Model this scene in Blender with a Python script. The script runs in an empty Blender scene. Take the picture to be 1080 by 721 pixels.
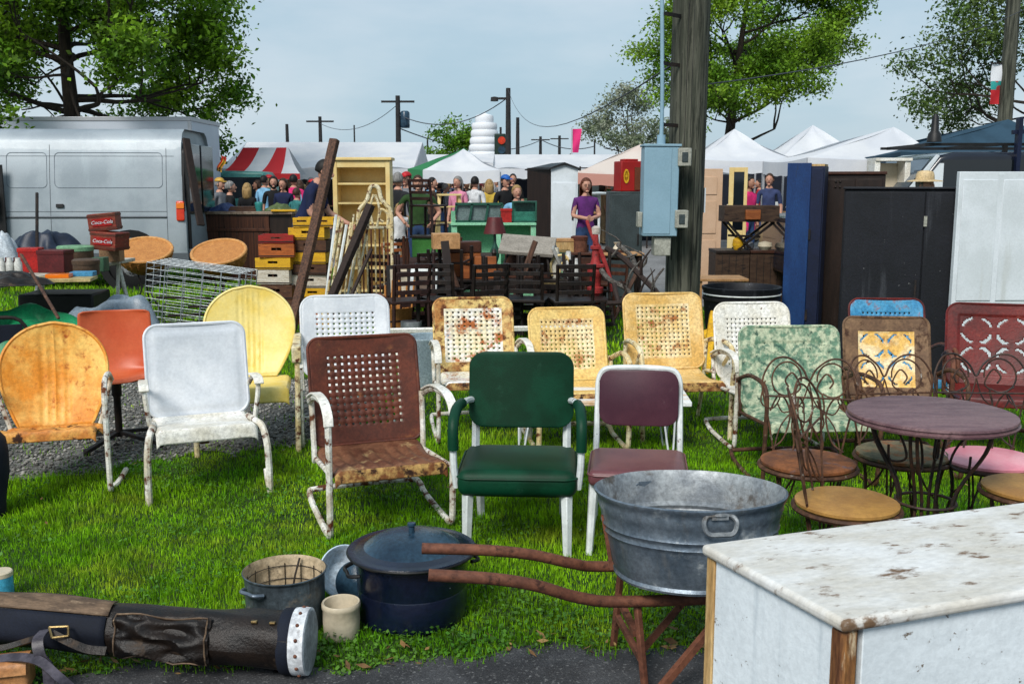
import bpy, math, random
import numpy as np
from mathutils import Vector, Matrix, Euler
random.seed(7)
rng = np.random.default_rng(7)
SC = bpy.context.scene
COL = SC.collection
R = math.radians
F, CX, CY, HC = 1060.0, 540.0, 360.5, 1.6
PITCH = math.atan((CY - 195.0) / F)

def ray(px, py):
    u, v = (px - CX) / F, -(py - CY) / F
    cp, sp = math.cos(PITCH), math.sin(PITCH)
    return Vector((u, cp + v * sp, -sp + v * cp))
def at(px, py, z=0.0):
    d = ray(px, py); t = (z - HC) / d.z
    return Vector((d.x * t, d.y * t, z))
def atY(px, py, Y):
    d = ray(px, py); t = Y / d.y
    return Vector((d.x * t, Y, HC + d.z * t))

# ------------------------------------------------------------------ mesh builder
class MB:
    def __init__(s):
        s.v = []; s.f = []; s.m = []; s.sm = []; s.mi = 0
    def add(s, vs, fs, smooth=False):
        n = len(s.v); s.v.extend([tuple(p) for p in vs])
        for f in fs:
            s.f.append(tuple(i + n for i in f)); s.m.append(s.mi); s.sm.append(smooth)
        return s
    def box(s, c, d, rot=None):
        hx, hy, hz = d[0] / 2, d[1] / 2, d[2] / 2
        vs = [Vector((x, y, z)) for x in (-hx, hx) for y in (-hy, hy) for z in (-hz, hz)]
        if rot is not None:
            if not isinstance(rot, Matrix): rot = Euler(rot).to_matrix()
            vs = [rot @ p for p in vs]
        vs = [p + Vector(c) for p in vs]
        return s.add(vs, [(0, 1, 3, 2), (4, 6, 7, 5), (0, 4, 5, 1), (2, 3, 7, 6), (0, 2, 6, 4), (1, 5, 7, 3)])
    def bar(s, p, q, w, h=None, roll=0.0):
        p, q = Vector(p), Vector(q); h = h or w
        d = q - p; L = d.length
        rot = d.to_track_quat('X', 'Z').to_matrix() @ Matrix.Rotation(roll, 3, 'X')
        return s.box((p + q) / 2, (L, w, h), rot)
    def lathe(s, prof, seg=24, c=(0, 0, 0), rot=None, smooth=True, sx=1.0, sy=1.0, a0=0.0, a1=None, noise=None):
        full = a1 is None
        n = seg if full else seg + 1
        span = 2 * math.pi if full else (a1 - a0)
        vs = []; c = Vector(c)
        if rot is not None and not isinstance(rot, Matrix): rot = Euler(rot).to_matrix()
        for r, z in prof:
            for i in range(n):
                a = a0 + span * i / seg
                rr = r * (noise(a, z) if noise else 1.0)
                p = Vector((rr * math.cos(a) * sx, rr * math.sin(a) * sy, z))
                if rot is not None: p = rot @ p
                vs.append(p + c)
        fs = []
        for j in range(len(prof) - 1):
            for i in range(seg):
                k = (i + 1) % n
                fs.append((j * n + i, j * n + k, (j + 1) * n + k, (j + 1) * n + i))
        if full:
            if prof[0][0] > 1e-6: fs.append(tuple(range(n))[::-1])
            if prof[-1][0] > 1e-6: fs.append(tuple((len(prof) - 1) * n + i for i in range(n)))
        return s.add(vs, fs, smooth)
    def ball(s, c, r, seg=12, rings=8, rot=None, keep=None):
        if not hasattr(r, '__len__'): r = (r, r, r)
        vs = []; fs = []
        if rot is not None and not isinstance(rot, Matrix): rot = Euler(rot).to_matrix()
        for j in range(rings + 1):
            t = math.pi * j / rings
            for i in range(seg):
                a = 2 * math.pi * i / seg
                p = Vector((r[0] * math.sin(t) * math.cos(a), r[1] * math.sin(t) * math.sin(a), r[2] * math.cos(t)))
                if rot is not None: p = rot @ p
                vs.append(p + Vector(c))
        for j in range(rings):
            for i in range(seg):
                k = (i + 1) % seg
                q = (j * seg + i, (j + 1) * seg + i, (j + 1) * seg + k, j * seg + k)
                if keep is None or keep((vs[q[0]] + vs[q[2]]) / 2 - Vector(c)): fs.append(q)
        return s.add(vs, fs, True)
    def tube(s, pts, r, seg=8, closed=False, sub=0, cap=True):
        P = [Vector(p) for p in pts]
        rr = list(r) if hasattr(r, '__len__') else [r] * len(P)
        if sub: P, rr = catmull(P, rr, sub, closed)
        n = len(P); vs = []; fs = []
        up = None
        for i in range(n):
            a = P[(i - 1) % n] if (closed or i > 0) else P[i]
            b = P[(i + 1) % n] if (closed or i < n - 1) else P[i]
            t = (b - a)
            t = t.normalized() if t.length > 1e-9 else Vector((0, 0, 1))
            if up is None:
                up = Vector((0, 0, 1)) if abs(t.z) < 0.9 else Vector((1, 0, 0))
            x = t.cross(up)
            if x.length < 1e-6: x = t.orthogonal()
            x.normalize(); up = x.cross(t).normalized()
            for k in range(seg):
                an = 2 * math.pi * k / seg
                vs.append(P[i] + (x * math.cos(an) + up * math.sin(an)) * rr[i])
        for i in range(n if closed else n - 1):
            j = (i + 1) % n
            for k in range(seg):
                l = (k + 1) % seg
                fs.append((i * seg + k, i * seg + l, j * seg + l, j * seg + k))
        if not closed and cap:
            fs.append(tuple(range(seg))[::-1]); fs.append(tuple((n - 1) * seg + k for k in range(seg)))
        return s.add(vs, fs, True)
    def ribbon(s, pts, w, th, side=(1, 0, 0), sub=4):
        """flat strap: width w along `side`, thickness th"""
        P = [Vector(p) for p in pts]
        if sub: P, _ = catmull(P, [0] * len(P), sub, False)
        sd = Vector(side).normalized(); n = len(P); vs = []; fs = []
        for i in range(n):
            t = (P[min(i + 1, n - 1)] - P[max(i - 1, 0)]).normalized()
            nn = t.cross(sd).normalized()
            for a, b in ((-1, -1), (1, -1), (1, 1), (-1, 1)):
                vs.append(P[i] + sd * (a * w / 2) + nn * (b * th / 2))
        for i in range(n - 1):
            for k in range(4):
                l = (k + 1) % 4
                fs.append((i * 4 + k, i * 4 + l, i * 4 + 4 + l, i * 4 + 4 + k))
        fs.append((3, 2, 1, 0)); fs.append(tuple((n - 1) * 4 + k for k in range(4)))
        return s.add(vs, fs, True)
    def grid(s, fn, nu, nv, keep=None, smooth=True):
        vs = [fn(i / nu, j / nv) for j in range(nv + 1) for i in range(nu + 1)]
        fs = [(j * (nu + 1) + i, j * (nu + 1) + i + 1, (j + 1) * (nu + 1) + i + 1, (j + 1) * (nu + 1) + i)
              for j in range(nv) for i in range(nu) if keep is None or keep(i, j)]
        return s.add(vs, fs, smooth)
    def prism(s, poly, y0, y1, axis='y'):
        """polygon in xz extruded along y (axis y), or xy along z (axis z), or yz along x (axis x)"""
        def P(a, b, t):
            return (a, t, b) if axis == 'y' else ((a, b, t) if axis == 'z' else (t, a, b))
        n = len(poly)
        vs = [P(a, b, y0) for a, b in poly] + [P(a, b, y1) for a, b in poly]
        fs = [tuple(range(n)), tuple(range(2 * n - 1, n - 1, -1))]
        fs += [(i, i + n, (i + 1) % n + n, (i + 1) % n) for i in range(n)]
        return s.add(vs, fs)
    def build(s, name, mats, parent=None, bevel=0.0, solid=0.0, sharp=40, subsurf=0, seg=2):
        me = bpy.data.meshes.new(name)
        me.from_pydata(s.v, [], s.f)
        if not isinstance(mats, (list, tuple)): mats = [mats]
        for m in mats: me.materials.append(m)
        me.polygons.foreach_set('material_index', [min(i, len(mats) - 1) for i in s.m])
        me.polygons.foreach_set('use_smooth', [True] * len(s.f) if bevel or True in s.sm else s.sm)
        me.update()
        me.set_sharp_from_angle(angle=R(sharp))
        o = bpy.data.objects.new(name, me); COL.objects.link(o)
        if parent is not None: o.parent = parent
        if solid:
            md = o.modifiers.new('solid', 'SOLIDIFY'); md.thickness = solid; md.offset = 0
        if bevel:
            md = o.modifiers.new('bevel', 'BEVEL'); md.width = bevel; md.segments = seg
            md.limit_method = 'ANGLE'; md.angle_limit = R(40)
        if subsurf:
            md = o.modifiers.new('sub', 'SUBSURF'); md.levels = subsurf; md.render_levels = subsurf
        return o

def catmull(P, rr, sub, closed):
    n = len(P); out = []; ro = []
    rng_ = range(n) if closed else range(n - 1)
    for i in rng_:
        if closed: a, b, c, d = P[(i - 1) % n], P[i], P[(i + 1) % n], P[(i + 2) % n]
        else: a, b, c, d = P[max(i - 1, 0)], P[i], P[i + 1], P[min(i + 2, n - 1)]
        for k in range(sub):
            t = k / sub
            out.append(0.5 * ((2 * b) + (c - a) * t + (2 * a - 5 * b + 4 * c - d) * t * t + (3 * b - a - 3 * c + d) * t ** 3))
            ro.append(rr[i] + (rr[(i + 1) % n] - rr[i]) * t)
    if not closed: out.append(P[-1]); ro.append(rr[-1])
    return out, ro

def tag(o, label=None, cat=None, group=None, kind=None):
    if label: o['label'] = label
    if cat: o['category'] = cat
    if group: o['group'] = group
    if kind: o['kind'] = kind
    return o
def thing(name, label, cat, loc=(0, 0, 0), rz=0.0, group=None):
    o = bpy.data.objects.new(name, None); COL.objects.link(o)
    o.empty_display_size = 0.1
    o.location = loc; o.rotation_euler = (0, 0, R(rz))
    return tag(o, label, cat, group)
def put(o, loc, rz=0.0, rx=0.0, ry=0.0):
    o.location = loc; o.rotation_euler = (R(rx), R(ry), R(rz)); return o
def copy_tree(o, parent=None):
    c = o.copy(); COL.objects.link(c)
    if parent is not None: c.parent = parent
    for ch in list(o.children): copy_tree(ch, c)
    return c

# ------------------------------------------------------------------ materials
def M(name, c1, c2=None, c3=None, scale=6.0, pos=0.5, con=0.12, scale3=9.0, pos3=0.62, con3=0.06, rough=0.5, metal=0.0,
      bump=0.15, bscale=60.0, stretch=(1, 1, 1), fine=0.30, spec=0.32, trans=0.0, coat=0.0, rough3=None, fscale=None, rnd=0.0, streak=None):
    deep = lambda c: None if c is None else tuple(x ** 1.15 for x in c)
    c1, c2, c3 = deep(c1), deep(c2), deep(c3)
    m = bpy.data.materials.new(name); m.use_nodes = True
    nt = m.node_tree; N = nt.nodes; L = nt.links
    bs = N['Principled BSDF']
    tc = N.new('ShaderNodeTexCoord'); mp = N.new('ShaderNodeMapping')
    mp.inputs['Scale'].default_value = stretch
    L.new(tc.outputs['Object'], mp.inputs[0])
    oi = N.new('ShaderNodeObjectInfo')
    ml = N.new('ShaderNodeMath'); ml.operation = 'MULTIPLY'; ml.inputs[1].default_value = 37.0
    L.new(oi.outputs['Random'], ml.inputs[0])
    vadd = N.new('ShaderNodeVectorMath'); vadd.operation = 'ADD'
    L.new(mp.outputs[0], vadd.inputs[0]); L.new(ml.outputs[0], vadd.inputs[1])
    vec = vadd.outputs[0]
    def noise(sc, det=6.0, ro=0.6, off=0.0, v=None):
        n = N.new('ShaderNodeTexNoise'); n.inputs['Scale'].default_value = sc
        n.inputs['Detail'].default_value = det; n.inputs['Roughness'].default_value = ro
        L.new(v or vec, n.inputs['Vector']); return n
    def ramp(src, lo, hi):
        r = N.new('ShaderNodeMapRange'); r.inputs['From Min'].default_value = lo; r.inputs['From Max'].default_value = hi
        r.interpolation_type = 'SMOOTHSTEP'
        L.new(src, r.inputs['Value']); return r.outputs['Result']
    def mix(a, b, fac, blend='MIX'):
        x = N.new('ShaderNodeMix'); x.data_type = 'RGBA'; x.blend_type = blend
        for sock, val in ((x.inputs['A'], a), (x.inputs['B'], b), (x.inputs['Factor'], fac)):
            if isinstance(val, bpy.types.NodeSocket): L.new(val, sock)
            elif hasattr(val, '__len__'): sock.default_value = (*val[:3], 1)
            else: sock.default_value = val
        return x.outputs['Result']
    col = c1; f3 = None
    if c2 is not None:
        col = mix(c1, c2, ramp(noise(scale).outputs['Fac'], pos - con, pos + con))
    if streak is not None:   # (colour, x/y scale, threshold): vertical runs
        mp2 = N.new('ShaderNodeMapping'); mp2.inputs['Scale'].default_value = (streak[1], streak[1], streak[1] * 0.08)
        L.new(tc.outputs['Object'], mp2.inputs[0])
        f = ramp(noise(1.0, 5.0, 0.6, v=mp2.outputs[0]).outputs['Fac'], streak[2], streak[2] + 0.16)
        col = mix(col, streak[0], f)
    if c3 is not None:
        f3 = ramp(noise(scale3, 8.0, 0.68).outputs['Fac'], pos3 - con3, pos3 + con3)
        col = mix(col, c3, f3)
    if fine:
        ff = ramp(noise(fscale or bscale, 4.0, 0.7).outputs['Fac'], 0.25, 0.75)
        g = mix((1 - fine,) * 3, (1 + fine,) * 3, ff)
        col = mix(col, g, 1.0, 'MULTIPLY')
    if rnd:
        g = N.new('ShaderNodeNewGeometry'); r2 = N.new('ShaderNodeMapRange')
        r2.inputs['To Min'].default_value = 1 - rnd; r2.inputs['To Max'].default_value = 1 + rnd
        L.new(g.outputs['Random Per Island'], r2.inputs['Value'])
        col = mix(col, r2.outputs[0], 1.0, 'MULTIPLY')
    if isinstance(col, bpy.types.NodeSocket): L.new(col, bs.inputs['Base Color'])
    else: bs.inputs['Base Color'].default_value = (*col[:3], 1)
    bs.inputs['Roughness'].default_value = rough; bs.inputs['Metallic'].default_value = metal
    bs.inputs['Specular IOR Level'].default_value = spec
    if coat: bs.inputs['Coat Weight'].default_value = coat
    if f3 is not None:
        x = N.new('ShaderNodeMapRange'); L.new(f3, x.inputs['Value'])
        x.inputs['To Min'].default_value = rough; x.inputs['To Max'].default_value = rough3 or 0.85
        L.new(x.outputs[0], bs.inputs['Roughness'])
        if metal:
            y = N.new('ShaderNodeMapRange'); L.new(f3, y.inputs['Value'])
            y.inputs['To Min'].default_value = metal; y.inputs['To Max'].default_value = 0.0
            L.new(y.outputs[0], bs.inputs['Metallic'])
    if bump:
        bp = N.new('ShaderNodeBump'); bp.inputs['Strength'].default_value = bump; bp.inputs['Distance'].default_value = 0.01
        L.new(noise(bscale, 5.0, 0.65).outputs['Fac'], bp.inputs['Height']); L.new(bp.outputs[0], bs.inputs['Normal'])
    if trans:
        tr = N.new('ShaderNodeBsdfTranslucent'); ms = N.new('ShaderNodeMixShader'); ms.inputs[0].default_value = trans
        if isinstance(col, bpy.types.NodeSocket): L.new(col, tr.inputs[0])
        else: tr.inputs[0].default_value = (*col[:3], 1)
        L.new(bs.outputs[0], ms.inputs[1]); L.new(tr.outputs[0], ms.inputs[2]); L.new(ms.outputs[0], N['Material Output'].inputs[0])
    return m

RUST = (0.13, 0.045, 0.018); RUSTD = (0.055, 0.022, 0.013); RUSTL = (0.30, 0.12, 0.04)
m_white_rust = M('white_paint_chipped', (0.78, 0.77, 0.73), (0.66, 0.63, 0.55), RUST, scale=5, scale3=16, pos3=0.66, con3=0.04, rough=0.42)
m_white_clean = M('white_enamel_paint', (0.70, 0.72, 0.745), (0.54, 0.57, 0.61), RUSTD, scale=3.2, con=.2, scale3=13, pos3=0.74, con3=0.03, rough=0.35, fine=0.08)
m_white_tube = M('white_tube_rusting', (0.76, 0.75, 0.70), (0.55, 0.50, 0.40), RUST, scale=9, scale3=15, pos3=0.56, con3=0.05, rough=0.45)
m_cream_tube = M('cream_tube_rusting', (0.62, 0.50, 0.27), (0.72, 0.66, 0.48), RUST, scale=10, scale3=18, pos3=0.56, con3=0.06, rough=0.5)
m_orange = M('orange_yellow_paint', (0.70, 0.29, 0.035), (0.84, 0.55, 0.17), (0.42, 0.12, 0.025), scale=4.5, pos=0.52, con=0.14, scale3=16, pos3=0.62, con3=0.08, rough=0.5, fine=0.18)
m_orange_seat = M('orange_seat_paint', (0.55, 0.22, 0.05), (0.75, 0.42, 0.12), RUSTD, scale=9, scale3=14, pos3=0.58, con3=0.06, rough=0.55)
m_red_plastic = M('faded_red_orange_shell', (0.50, 0.10, 0.035), (0.60, 0.19, 0.09), None, scale=2.5, con=0.25, rough=0.38, fine=0.06, bump=0.03)
m_yellow_shell = M('butter_yellow_paint', (0.74, 0.57, 0.15), (0.78, 0.66, 0.28), (0.40, 0.19, 0.04), scale=4, scale3=14, pos3=0.75, con3=0.03, rough=0.4, fine=0.08)
m_brown_rust = M('brown_rust_paint', (0.15, 0.043, 0.023), (0.095, 0.030, 0.018), (0.24, 0.10, 0.045), scale=7, scale3=12, pos3=0.64, con3=0.08, rough=0.62, fine=0.25)
m_brown_seat = M('brown_rust_seat', (0.22, 0.105, 0.058), (0.14, 0.055, 0.03), (0.38, 0.26, 0.13), scale=9, scale3=11, pos3=0.62, con3=0.06, rough=0.6, fine=0.25)
m_seat_lip = M('scuffed_seat_lip', (0.52, 0.34, 0.13), (0.22, 0.09, 0.035), (0.05, 0.022, 0.013), scale=20, scale3=26, pos3=0.56, rough=0.6)
m_cream_rust = M('cream_paint_heavy_rust', (0.68, 0.50, 0.22), (0.76, 0.65, 0.42), (0.36, 0.15, 0.05), scale=6, scale3=14, pos3=0.58, con3=0.07, rough=0.5)
m_rust_edge = M('cream_rim_rusted_brown', (0.68, 0.52, 0.22), (0.42, 0.20, 0.06), RUST, scale=10, pos=0.5, scale3=13, pos3=0.56, con3=0.06, rough=0.55)
m_cream_pale = M('pale_panel_rust_blotches', (0.78, 0.78, 0.76), (0.74, 0.66, 0.45), (0.42, 0.15, 0.05), scale=5, scale3=7, pos3=0.56, con3=0.05, rough=0.5)
m_cream = M('cream_yellow_paint', (0.72, 0.54, 0.22), (0.66, 0.44, 0.15), (0.45, 0.22, 0.07), scale=5, scale3=12, pos3=0.70, con3=0.05, rough=0.48)
m_tan_yellow = M('tan_yellow_paint', (0.62, 0.40, 0.13), (0.72, 0.53, 0.25), (0.42, 0.20, 0.06), scale=6, scale3=11, pos3=0.67, con3=0.05, rough=0.5)
m_green_patina = M('green_patina_over_cream', (0.15, 0.26, 0.18), (0.50, 0.54, 0.39), (0.05, 0.11, 0.08), scale=22, pos=0.50, con=0.10, scale3=24, pos3=0.60, con3=0.05, rough=0.6)
m_blue_chip = M('chipped_blue_paint', (0.05, 0.24, 0.42), (0.10, 0.34, 0.52), (0.33, 0.10, 0.07), scale=9, scale3=9, pos3=0.62, rough=0.5)
m_brown_frame = M('weathered_brown_rim', (0.16, 0.095, 0.055), (0.24, 0.15, 0.085), (0.07, 0.035, 0.022), scale=7, scale3=10, pos3=0.58, rough=0.62)
m_amber_panel = M('amber_panel_worn', (0.72, 0.46, 0.14), (0.80, 0.68, 0.45), (0.36, 0.16, 0.045), scale=9, scale3=10, pos3=0.63, rough=0.55)
m_dark_red = M('oxblood_paint', (0.17, 0.022, 0.018), (0.10, 0.018, 0.016), (0.30, 0.075, 0.05), scale=5, scale3=9, pos3=0.66, rough=0.42)
m_green_vinyl = M('bottle_green_vinyl', (0.002, 0.038, 0.017), (0.004, 0.060, 0.030), (0.02, 0.075, 0.045), scale=5, scale3=9, pos3=0.66, rough=0.5, fine=0.2, bump=0.12, bscale=220, spec=0.18)
m_green_dark = M('green_arm_vinyl', (0.003, 0.055, 0.028), None, None, rough=0.5, fine=0.2, bump=0.1, bscale=200, spec=0.2)
m_purple_vinyl = M('mauve_brown_vinyl', (0.070, 0.024, 0.040), (0.095, 0.036, 0.052), (0.15, 0.09, 0.10), scale3=11, pos3=0.70, scale=4, spec=0.25, rough=0.42, fine=0.1, bump=0.06, bscale=160)
m_purple_seat = M('mauve_seat_vinyl', (0.15, 0.058, 0.068), (0.19, 0.08, 0.085), None, scale=5, rough=0.4, fine=0.12, bump=0.06, bscale=160)
m_frame_white = M('white_painted_steel', (0.74, 0.78, 0.78), (0.58, 0.61, 0.60), RUST, scale=8, scale3=24, pos3=0.67, con3=0.03, rough=0.4, fine=0.08)
m_wire = M('rusted_wire', (0.065, 0.032, 0.019), (0.13, 0.066, 0.036), (0.50, 0.47, 0.42), scale=22, scale3=14, pos3=0.66, con3=0.05, rough=0.7)
m_wire_dark = M('black_wire', (0.030, 0.024, 0.022), (0.075, 0.038, 0.024), None, scale=25, rough=0.55)
m_seat_tan = M('tan_seat_board', (0.46, 0.27, 0.085), (0.36, 0.20, 0.065), None, scale=5, rough=0.5, fine=0.15)
m_seat_rust = M('rusted_pan', (0.26, 0.105, 0.04), (0.14, 0.06, 0.03), (0.10, 0.12, 0.16), scale=9, scale3=8, pos3=0.62, rough=0.75)
m_seat_pink = M('pink_vinyl', (0.72, 0.28, 0.34), (0.76, 0.38, 0.42), None, scale=5, rough=0.35, fine=0.06)
m_seat_grime = M('grimy_seat_pan', (0.20, 0.17, 0.10), (0.10, 0.10, 0.06), (0.26, 0.11, 0.04), scale=11, scale3=9, pos3=0.57, rough=0.75)
m_table_mauve = M('mauve_table_paint', (0.15, 0.085, 0.095), (0.21, 0.13, 0.135), (0.085, 0.045, 0.05), scale=6, scale3=13, pos3=0.66, rough=0.42, stretch=(1, 4, 1))
m_galv = M('galvanised_zinc', (0.25, 0.29, 0.33), (0.12, 0.155, 0.195), (0.46, 0.48, 0.48), scale=6, con=0.2, scale3=9, pos3=0.63, con3=0.08, rough=0.42, metal=0.55, rough3=0.5, fine=0.25, streak=((0.17, 0.18, 0.19), 18.0, 0.52))
m_galv_in = M('zinc_inside', (0.36, 0.38, 0.39), (0.22, 0.24, 0.26), (0.12, 0.11, 0.10), scale=7, scale3=6, pos3=0.60, rough=0.5, metal=0.4)
m_pipe = M('rusted_pipe', (0.14, 0.058, 0.036), (0.20, 0.085, 0.05), (0.07, 0.03, 0.02), scale=14, scale3=22, pos3=0.60, rough=0.7, fine=0.3)
m_navy_enamel = M('speckled_navy_enamel', (0.006, 0.010, 0.026), (0.010, 0.016, 0.040), (0.35, 0.38, 0.42), scale=6, scale3=60, pos3=0.70, con3=0.015, rough=0.18, spec=0.6, fine=0.2)
m_lid_blue = M('blue_grey_enamel', (0.045, 0.095, 0.14), (0.012, 0.028, 0.05), (0.008, 0.012, 0.022), scale=3, con=0.2, scale3=5, pos3=0.64, rough=0.25, rough3=0.3)
m_pot_grey = M('stained_grey_enamel', (0.12, 0.15, 0.17), (0.06, 0.075, 0.085), (0.20, 0.17, 0.13), scale=8, scale3=9, pos3=0.62, rough=0.4, metal=0.3, streak=((0.03, 0.035, 0.04), 16.0, 0.5))
m_pot_in = M('tan_pot_inside', (0.47, 0.38, 0.26), (0.32, 0.25, 0.16), (0.12, 0.09, 0.06), scale=9, scale3=12, pos3=0.62, rough=0.6)
m_stoneware = M('cream_stoneware', (0.56, 0.49, 0.37), (0.62, 0.55, 0.43), (0.35, 0.25, 0.13), scale=6, scale3=9, pos3=0.70, rough=0.35, fine=0.08)
m_enamel_wb = M('blue_white_enamel', (0.66, 0.72, 0.78), (0.50, 0.60, 0.68), (0.10, 0.14, 0.18), scale=4, scale3=10, pos3=0.68, rough=0.3)
m_leather = M('dark_brown_leather', (0.010, 0.007, 0.006), (0.022, 0.014, 0.010), (0.10, 0.068, 0.045), scale=9, scale3=6, pos3=0.64, con3=0.07, rough=0.42, fine=0.3, bump=0.35, bscale=90)
m_leather_tan = M('tan_saddle_leather', (0.40, 0.19, 0.075), (0.52, 0.28, 0.13), (0.16, 0.07, 0.03), scale=6, scale3=11, pos3=0.66, rough=0.45)
m_strap = M('black_violet_strap', (0.045, 0.040, 0.052), (0.10, 0.09, 0.11), None, scale=14, rough=0.4, fine=0.25)
m_canvas_tan = M('worn_tan_edge', (0.19, 0.13, 0.085), (0.11, 0.075, 0.05), (0.30, 0.22, 0.15), scale=9, scale3=11, pos3=0.62, rough=0.7, stretch=(1, 4, 4))
m_navy_cloth = M('navy_canvas', (0.006, 0.010, 0.022), (0.010, 0.015, 0.030), None, scale=6, rough=0.8, fine=0.35, bscale=200)
m_ring = M('white_bag_rim', (0.70, 0.72, 0.74), (0.45, 0.46, 0.48), (0.18, 0.12, 0.09), scale=12, scale3=16, pos3=0.66, rough=0.55)
m_brass = M('aged_brass', (0.36, 0.27, 0.13), (0.24, 0.17, 0.08), None, scale=20, rough=0.4, metal=0.8)
m_black = M('black_paint', (0.010, 0.010, 0.011), (0.02, 0.02, 0.021), None, scale=6, rough=0.5, fine=0.3)
m_black_wood = M('black_stained_wood', (0.012, 0.008, 0.007), (0.022, 0.013, 0.010), (0.05, 0.03, 0.02), scale=8, scale3=10, pos3=0.64, rough=0.5, stretch=(3, 3, 0.6))
m_maroon_wood = M('maroon_stained_wood', (0.028, 0.011, 0.010), (0.045, 0.018, 0.015), None, scale=8, rough=0.5)
m_cab_top = M('stained_white_board', (0.70, 0.70, 0.69), (0.56, 0.53, 0.47), (0.20, 0.13, 0.08), scale=3.0, con=0.16, scale3=8.0, pos3=0.605, con3=0.05, rough=0.42, fine=0.12, bscale=40, stretch=(1.0, 2.2, 1.0), rough3=0.6)
m_cab_side = M('cold_white_paint', (0.74, 0.79, 0.82), (0.66, 0.71, 0.74), (0.16, 0.12, 0.08), scale=3, scale3=24, pos3=0.645, con3=0.02, rough=0.4, fine=0.08, streak=((0.52, 0.58, 0.62), 14.0, 0.60))
m_cab_post = M('rusted_corner_post', (0.34, 0.17, 0.06), (0.13, 0.055, 0.025), (0.62, 0.52, 0.36), scale=9, scale3=10, pos3=0.62, rough=0.7, stretch=(3, 3, 0.5), fine=0.35)
m_wood_pale = M('bare_pine_edge', (0.56, 0.40, 0.20), (0.44, 0.28, 0.12), (0.16, 0.09, 0.05), scale=12, scale3=9, pos3=0.66, rough=0.6, stretch=(3, 3, 0.4))
m_pole = M('weathered_pole_wood', (0.135, 0.135, 0.105), (0.065, 0.070, 0.052), (0.025, 0.028, 0.02), scale=5, scale3=4.5, pos3=0.55, con3=0.06, rough=0.85, stretch=(6, 6, 0.35), fine=0.35, bump=0.6, bscale=9)
m_box_blue = M('powder_blue_steel', (0.27, 0.40, 0.48), (0.24, 0.365, 0.44), (0.33, 0.35, 0.35), scale=2.5, scale3=9, pos3=0.72, rough=0.45, fine=0.06)
m_plug_grey = M('grey_beige_plastic', (0.38, 0.38, 0.33), (0.30, 0.30, 0.26), None, scale=9, rough=0.5)
m_door_blue = M('royal_blue_board', (0.010, 0.045, 0.145), (0.014, 0.060, 0.18), (0.03, 0.04, 0.06), scale=3, scale3=8, pos3=0.68, rough=0.5, stretch=(3, 3, 0.7))
m_door_navy = M('navy_board', (0.007, 0.013, 0.040), (0.010, 0.018, 0.055), (0.05, 0.05, 0.05), scale=4, scale3=12, pos3=0.72, rough=0.5)
m_dark_brown = M('espresso_wood', (0.022, 0.013, 0.010), (0.034, 0.020, 0.015), (0.05, 0.035, 0.028), scale=4, scale3=10, pos3=0.66, rough=0.45, stretch=(4, 4, 0.5))
m_black_metal = M('blue_black_steel', (0.005, 0.007, 0.012), (0.010, 0.012, 0.019), (0.30, 0.30, 0.30), scale=3, scale3=22, pos3=0.70, con3=0.02, rough=0.6, streak=((0.030, 0.033, 0.040), 10.0, 0.56))
m_white_panel = M('white_door_panel', (0.66, 0.70, 0.73), (0.58, 0.62, 0.64), (0.30, 0.24, 0.19), scale=2.2, scale3=30, pos3=0.76, con3=0.02, rough=0.45, fine=0.06, streak=((0.50, 0.53, 0.53), 8.0, 0.56))
m_van = M('silver_van_paint', (0.36, 0.40, 0.43), (0.29, 0.33, 0.36), None, scale=1.4, rough=0.5, metal=0.2, fine=0.05, bump=0.0, coat=0.12, streak=((0.30, 0.35, 0.38), 2.5, 0.55))
m_van_low = M('grey_van_cladding', (0.10, 0.115, 0.13), None, None, rough=0.55, fine=0.15)
m_truck = M('white_truck_panel', (0.56, 0.60, 0.66), (0.52, 0.56, 0.62), None, scale=0.6, rough=0.5, fine=0.04, bump=0.0)
m_rubber = M('tyre_rubber', (0.012, 0.012, 0.013), None, None, rough=0.8, fine=0.3)
m_glass_dark = M('dark_glass', (0.008, 0.012, 0.016), None, None, rough=0.06, fine=0.0, bump=0.0, spec=0.7)
m_lamp_red = M('red_lamp_lens', (0.45, 0.02, 0.012), (0.60, 0.06, 0.02), None, scale=5, rough=0.15, fine=0.05, bump=0)
m_lamp_amber = M('amber_lamp_lens', (0.70, 0.20, 0.02), None, None, rough=0.15, fine=0.05, bump=0)
m_wicker = M('honey_wicker', (0.50, 0.24, 0.075), (0.44, 0.20, 0.06), None, scale=14, rough=0.5, fine=0.25, bump=0.3, bscale=60)
m_wicker_rim = M('wicker_rim', (0.62, 0.34, 0.13), (0.48, 0.24, 0.08), None, scale=30, rough=0.5, fine=0.3)
m_iron = M('black_iron', (0.012, 0.011, 0.011), (0.035, 0.022, 0.017), None, scale=20, rough=0.6)
m_steelwire = M('zinc_wire', (0.46, 0.50, 0.52), (0.30, 0.33, 0.35), None, scale=20, rough=0.4, metal=0.5)
m_counter = M('walnut_boards', (0.105, 0.040, 0.020), (0.060, 0.022, 0.012), (0.022, 0.010, 0.007), scale=3, scale3=4, pos3=0.60, con3=0.05, rough=0.45, stretch=(9, 9, 0.4), fine=0.25)
m_counter_top = M('cluttered_top_board', (0.30, 0.24, 0.19), (0.16, 0.11, 0.08), None, scale=8, rough=0.6)
m_crate_y = M('yellow_crate_wood', (0.68, 0.42, 0.022), (0.58, 0.33, 0.02), (0.28, 0.16, 0.05), scale=9, scale3=12, pos3=0.64, rough=0.6, stretch=(1, 1, 5))
m_crate_w = M('whitewashed_crate_wood', (0.62, 0.58, 0.50), (0.50, 0.45, 0.36), (0.24, 0.17, 0.10), scale=9, scale3=11, pos3=0.63, rough=0.65, stretch=(1, 1, 5))
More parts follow.
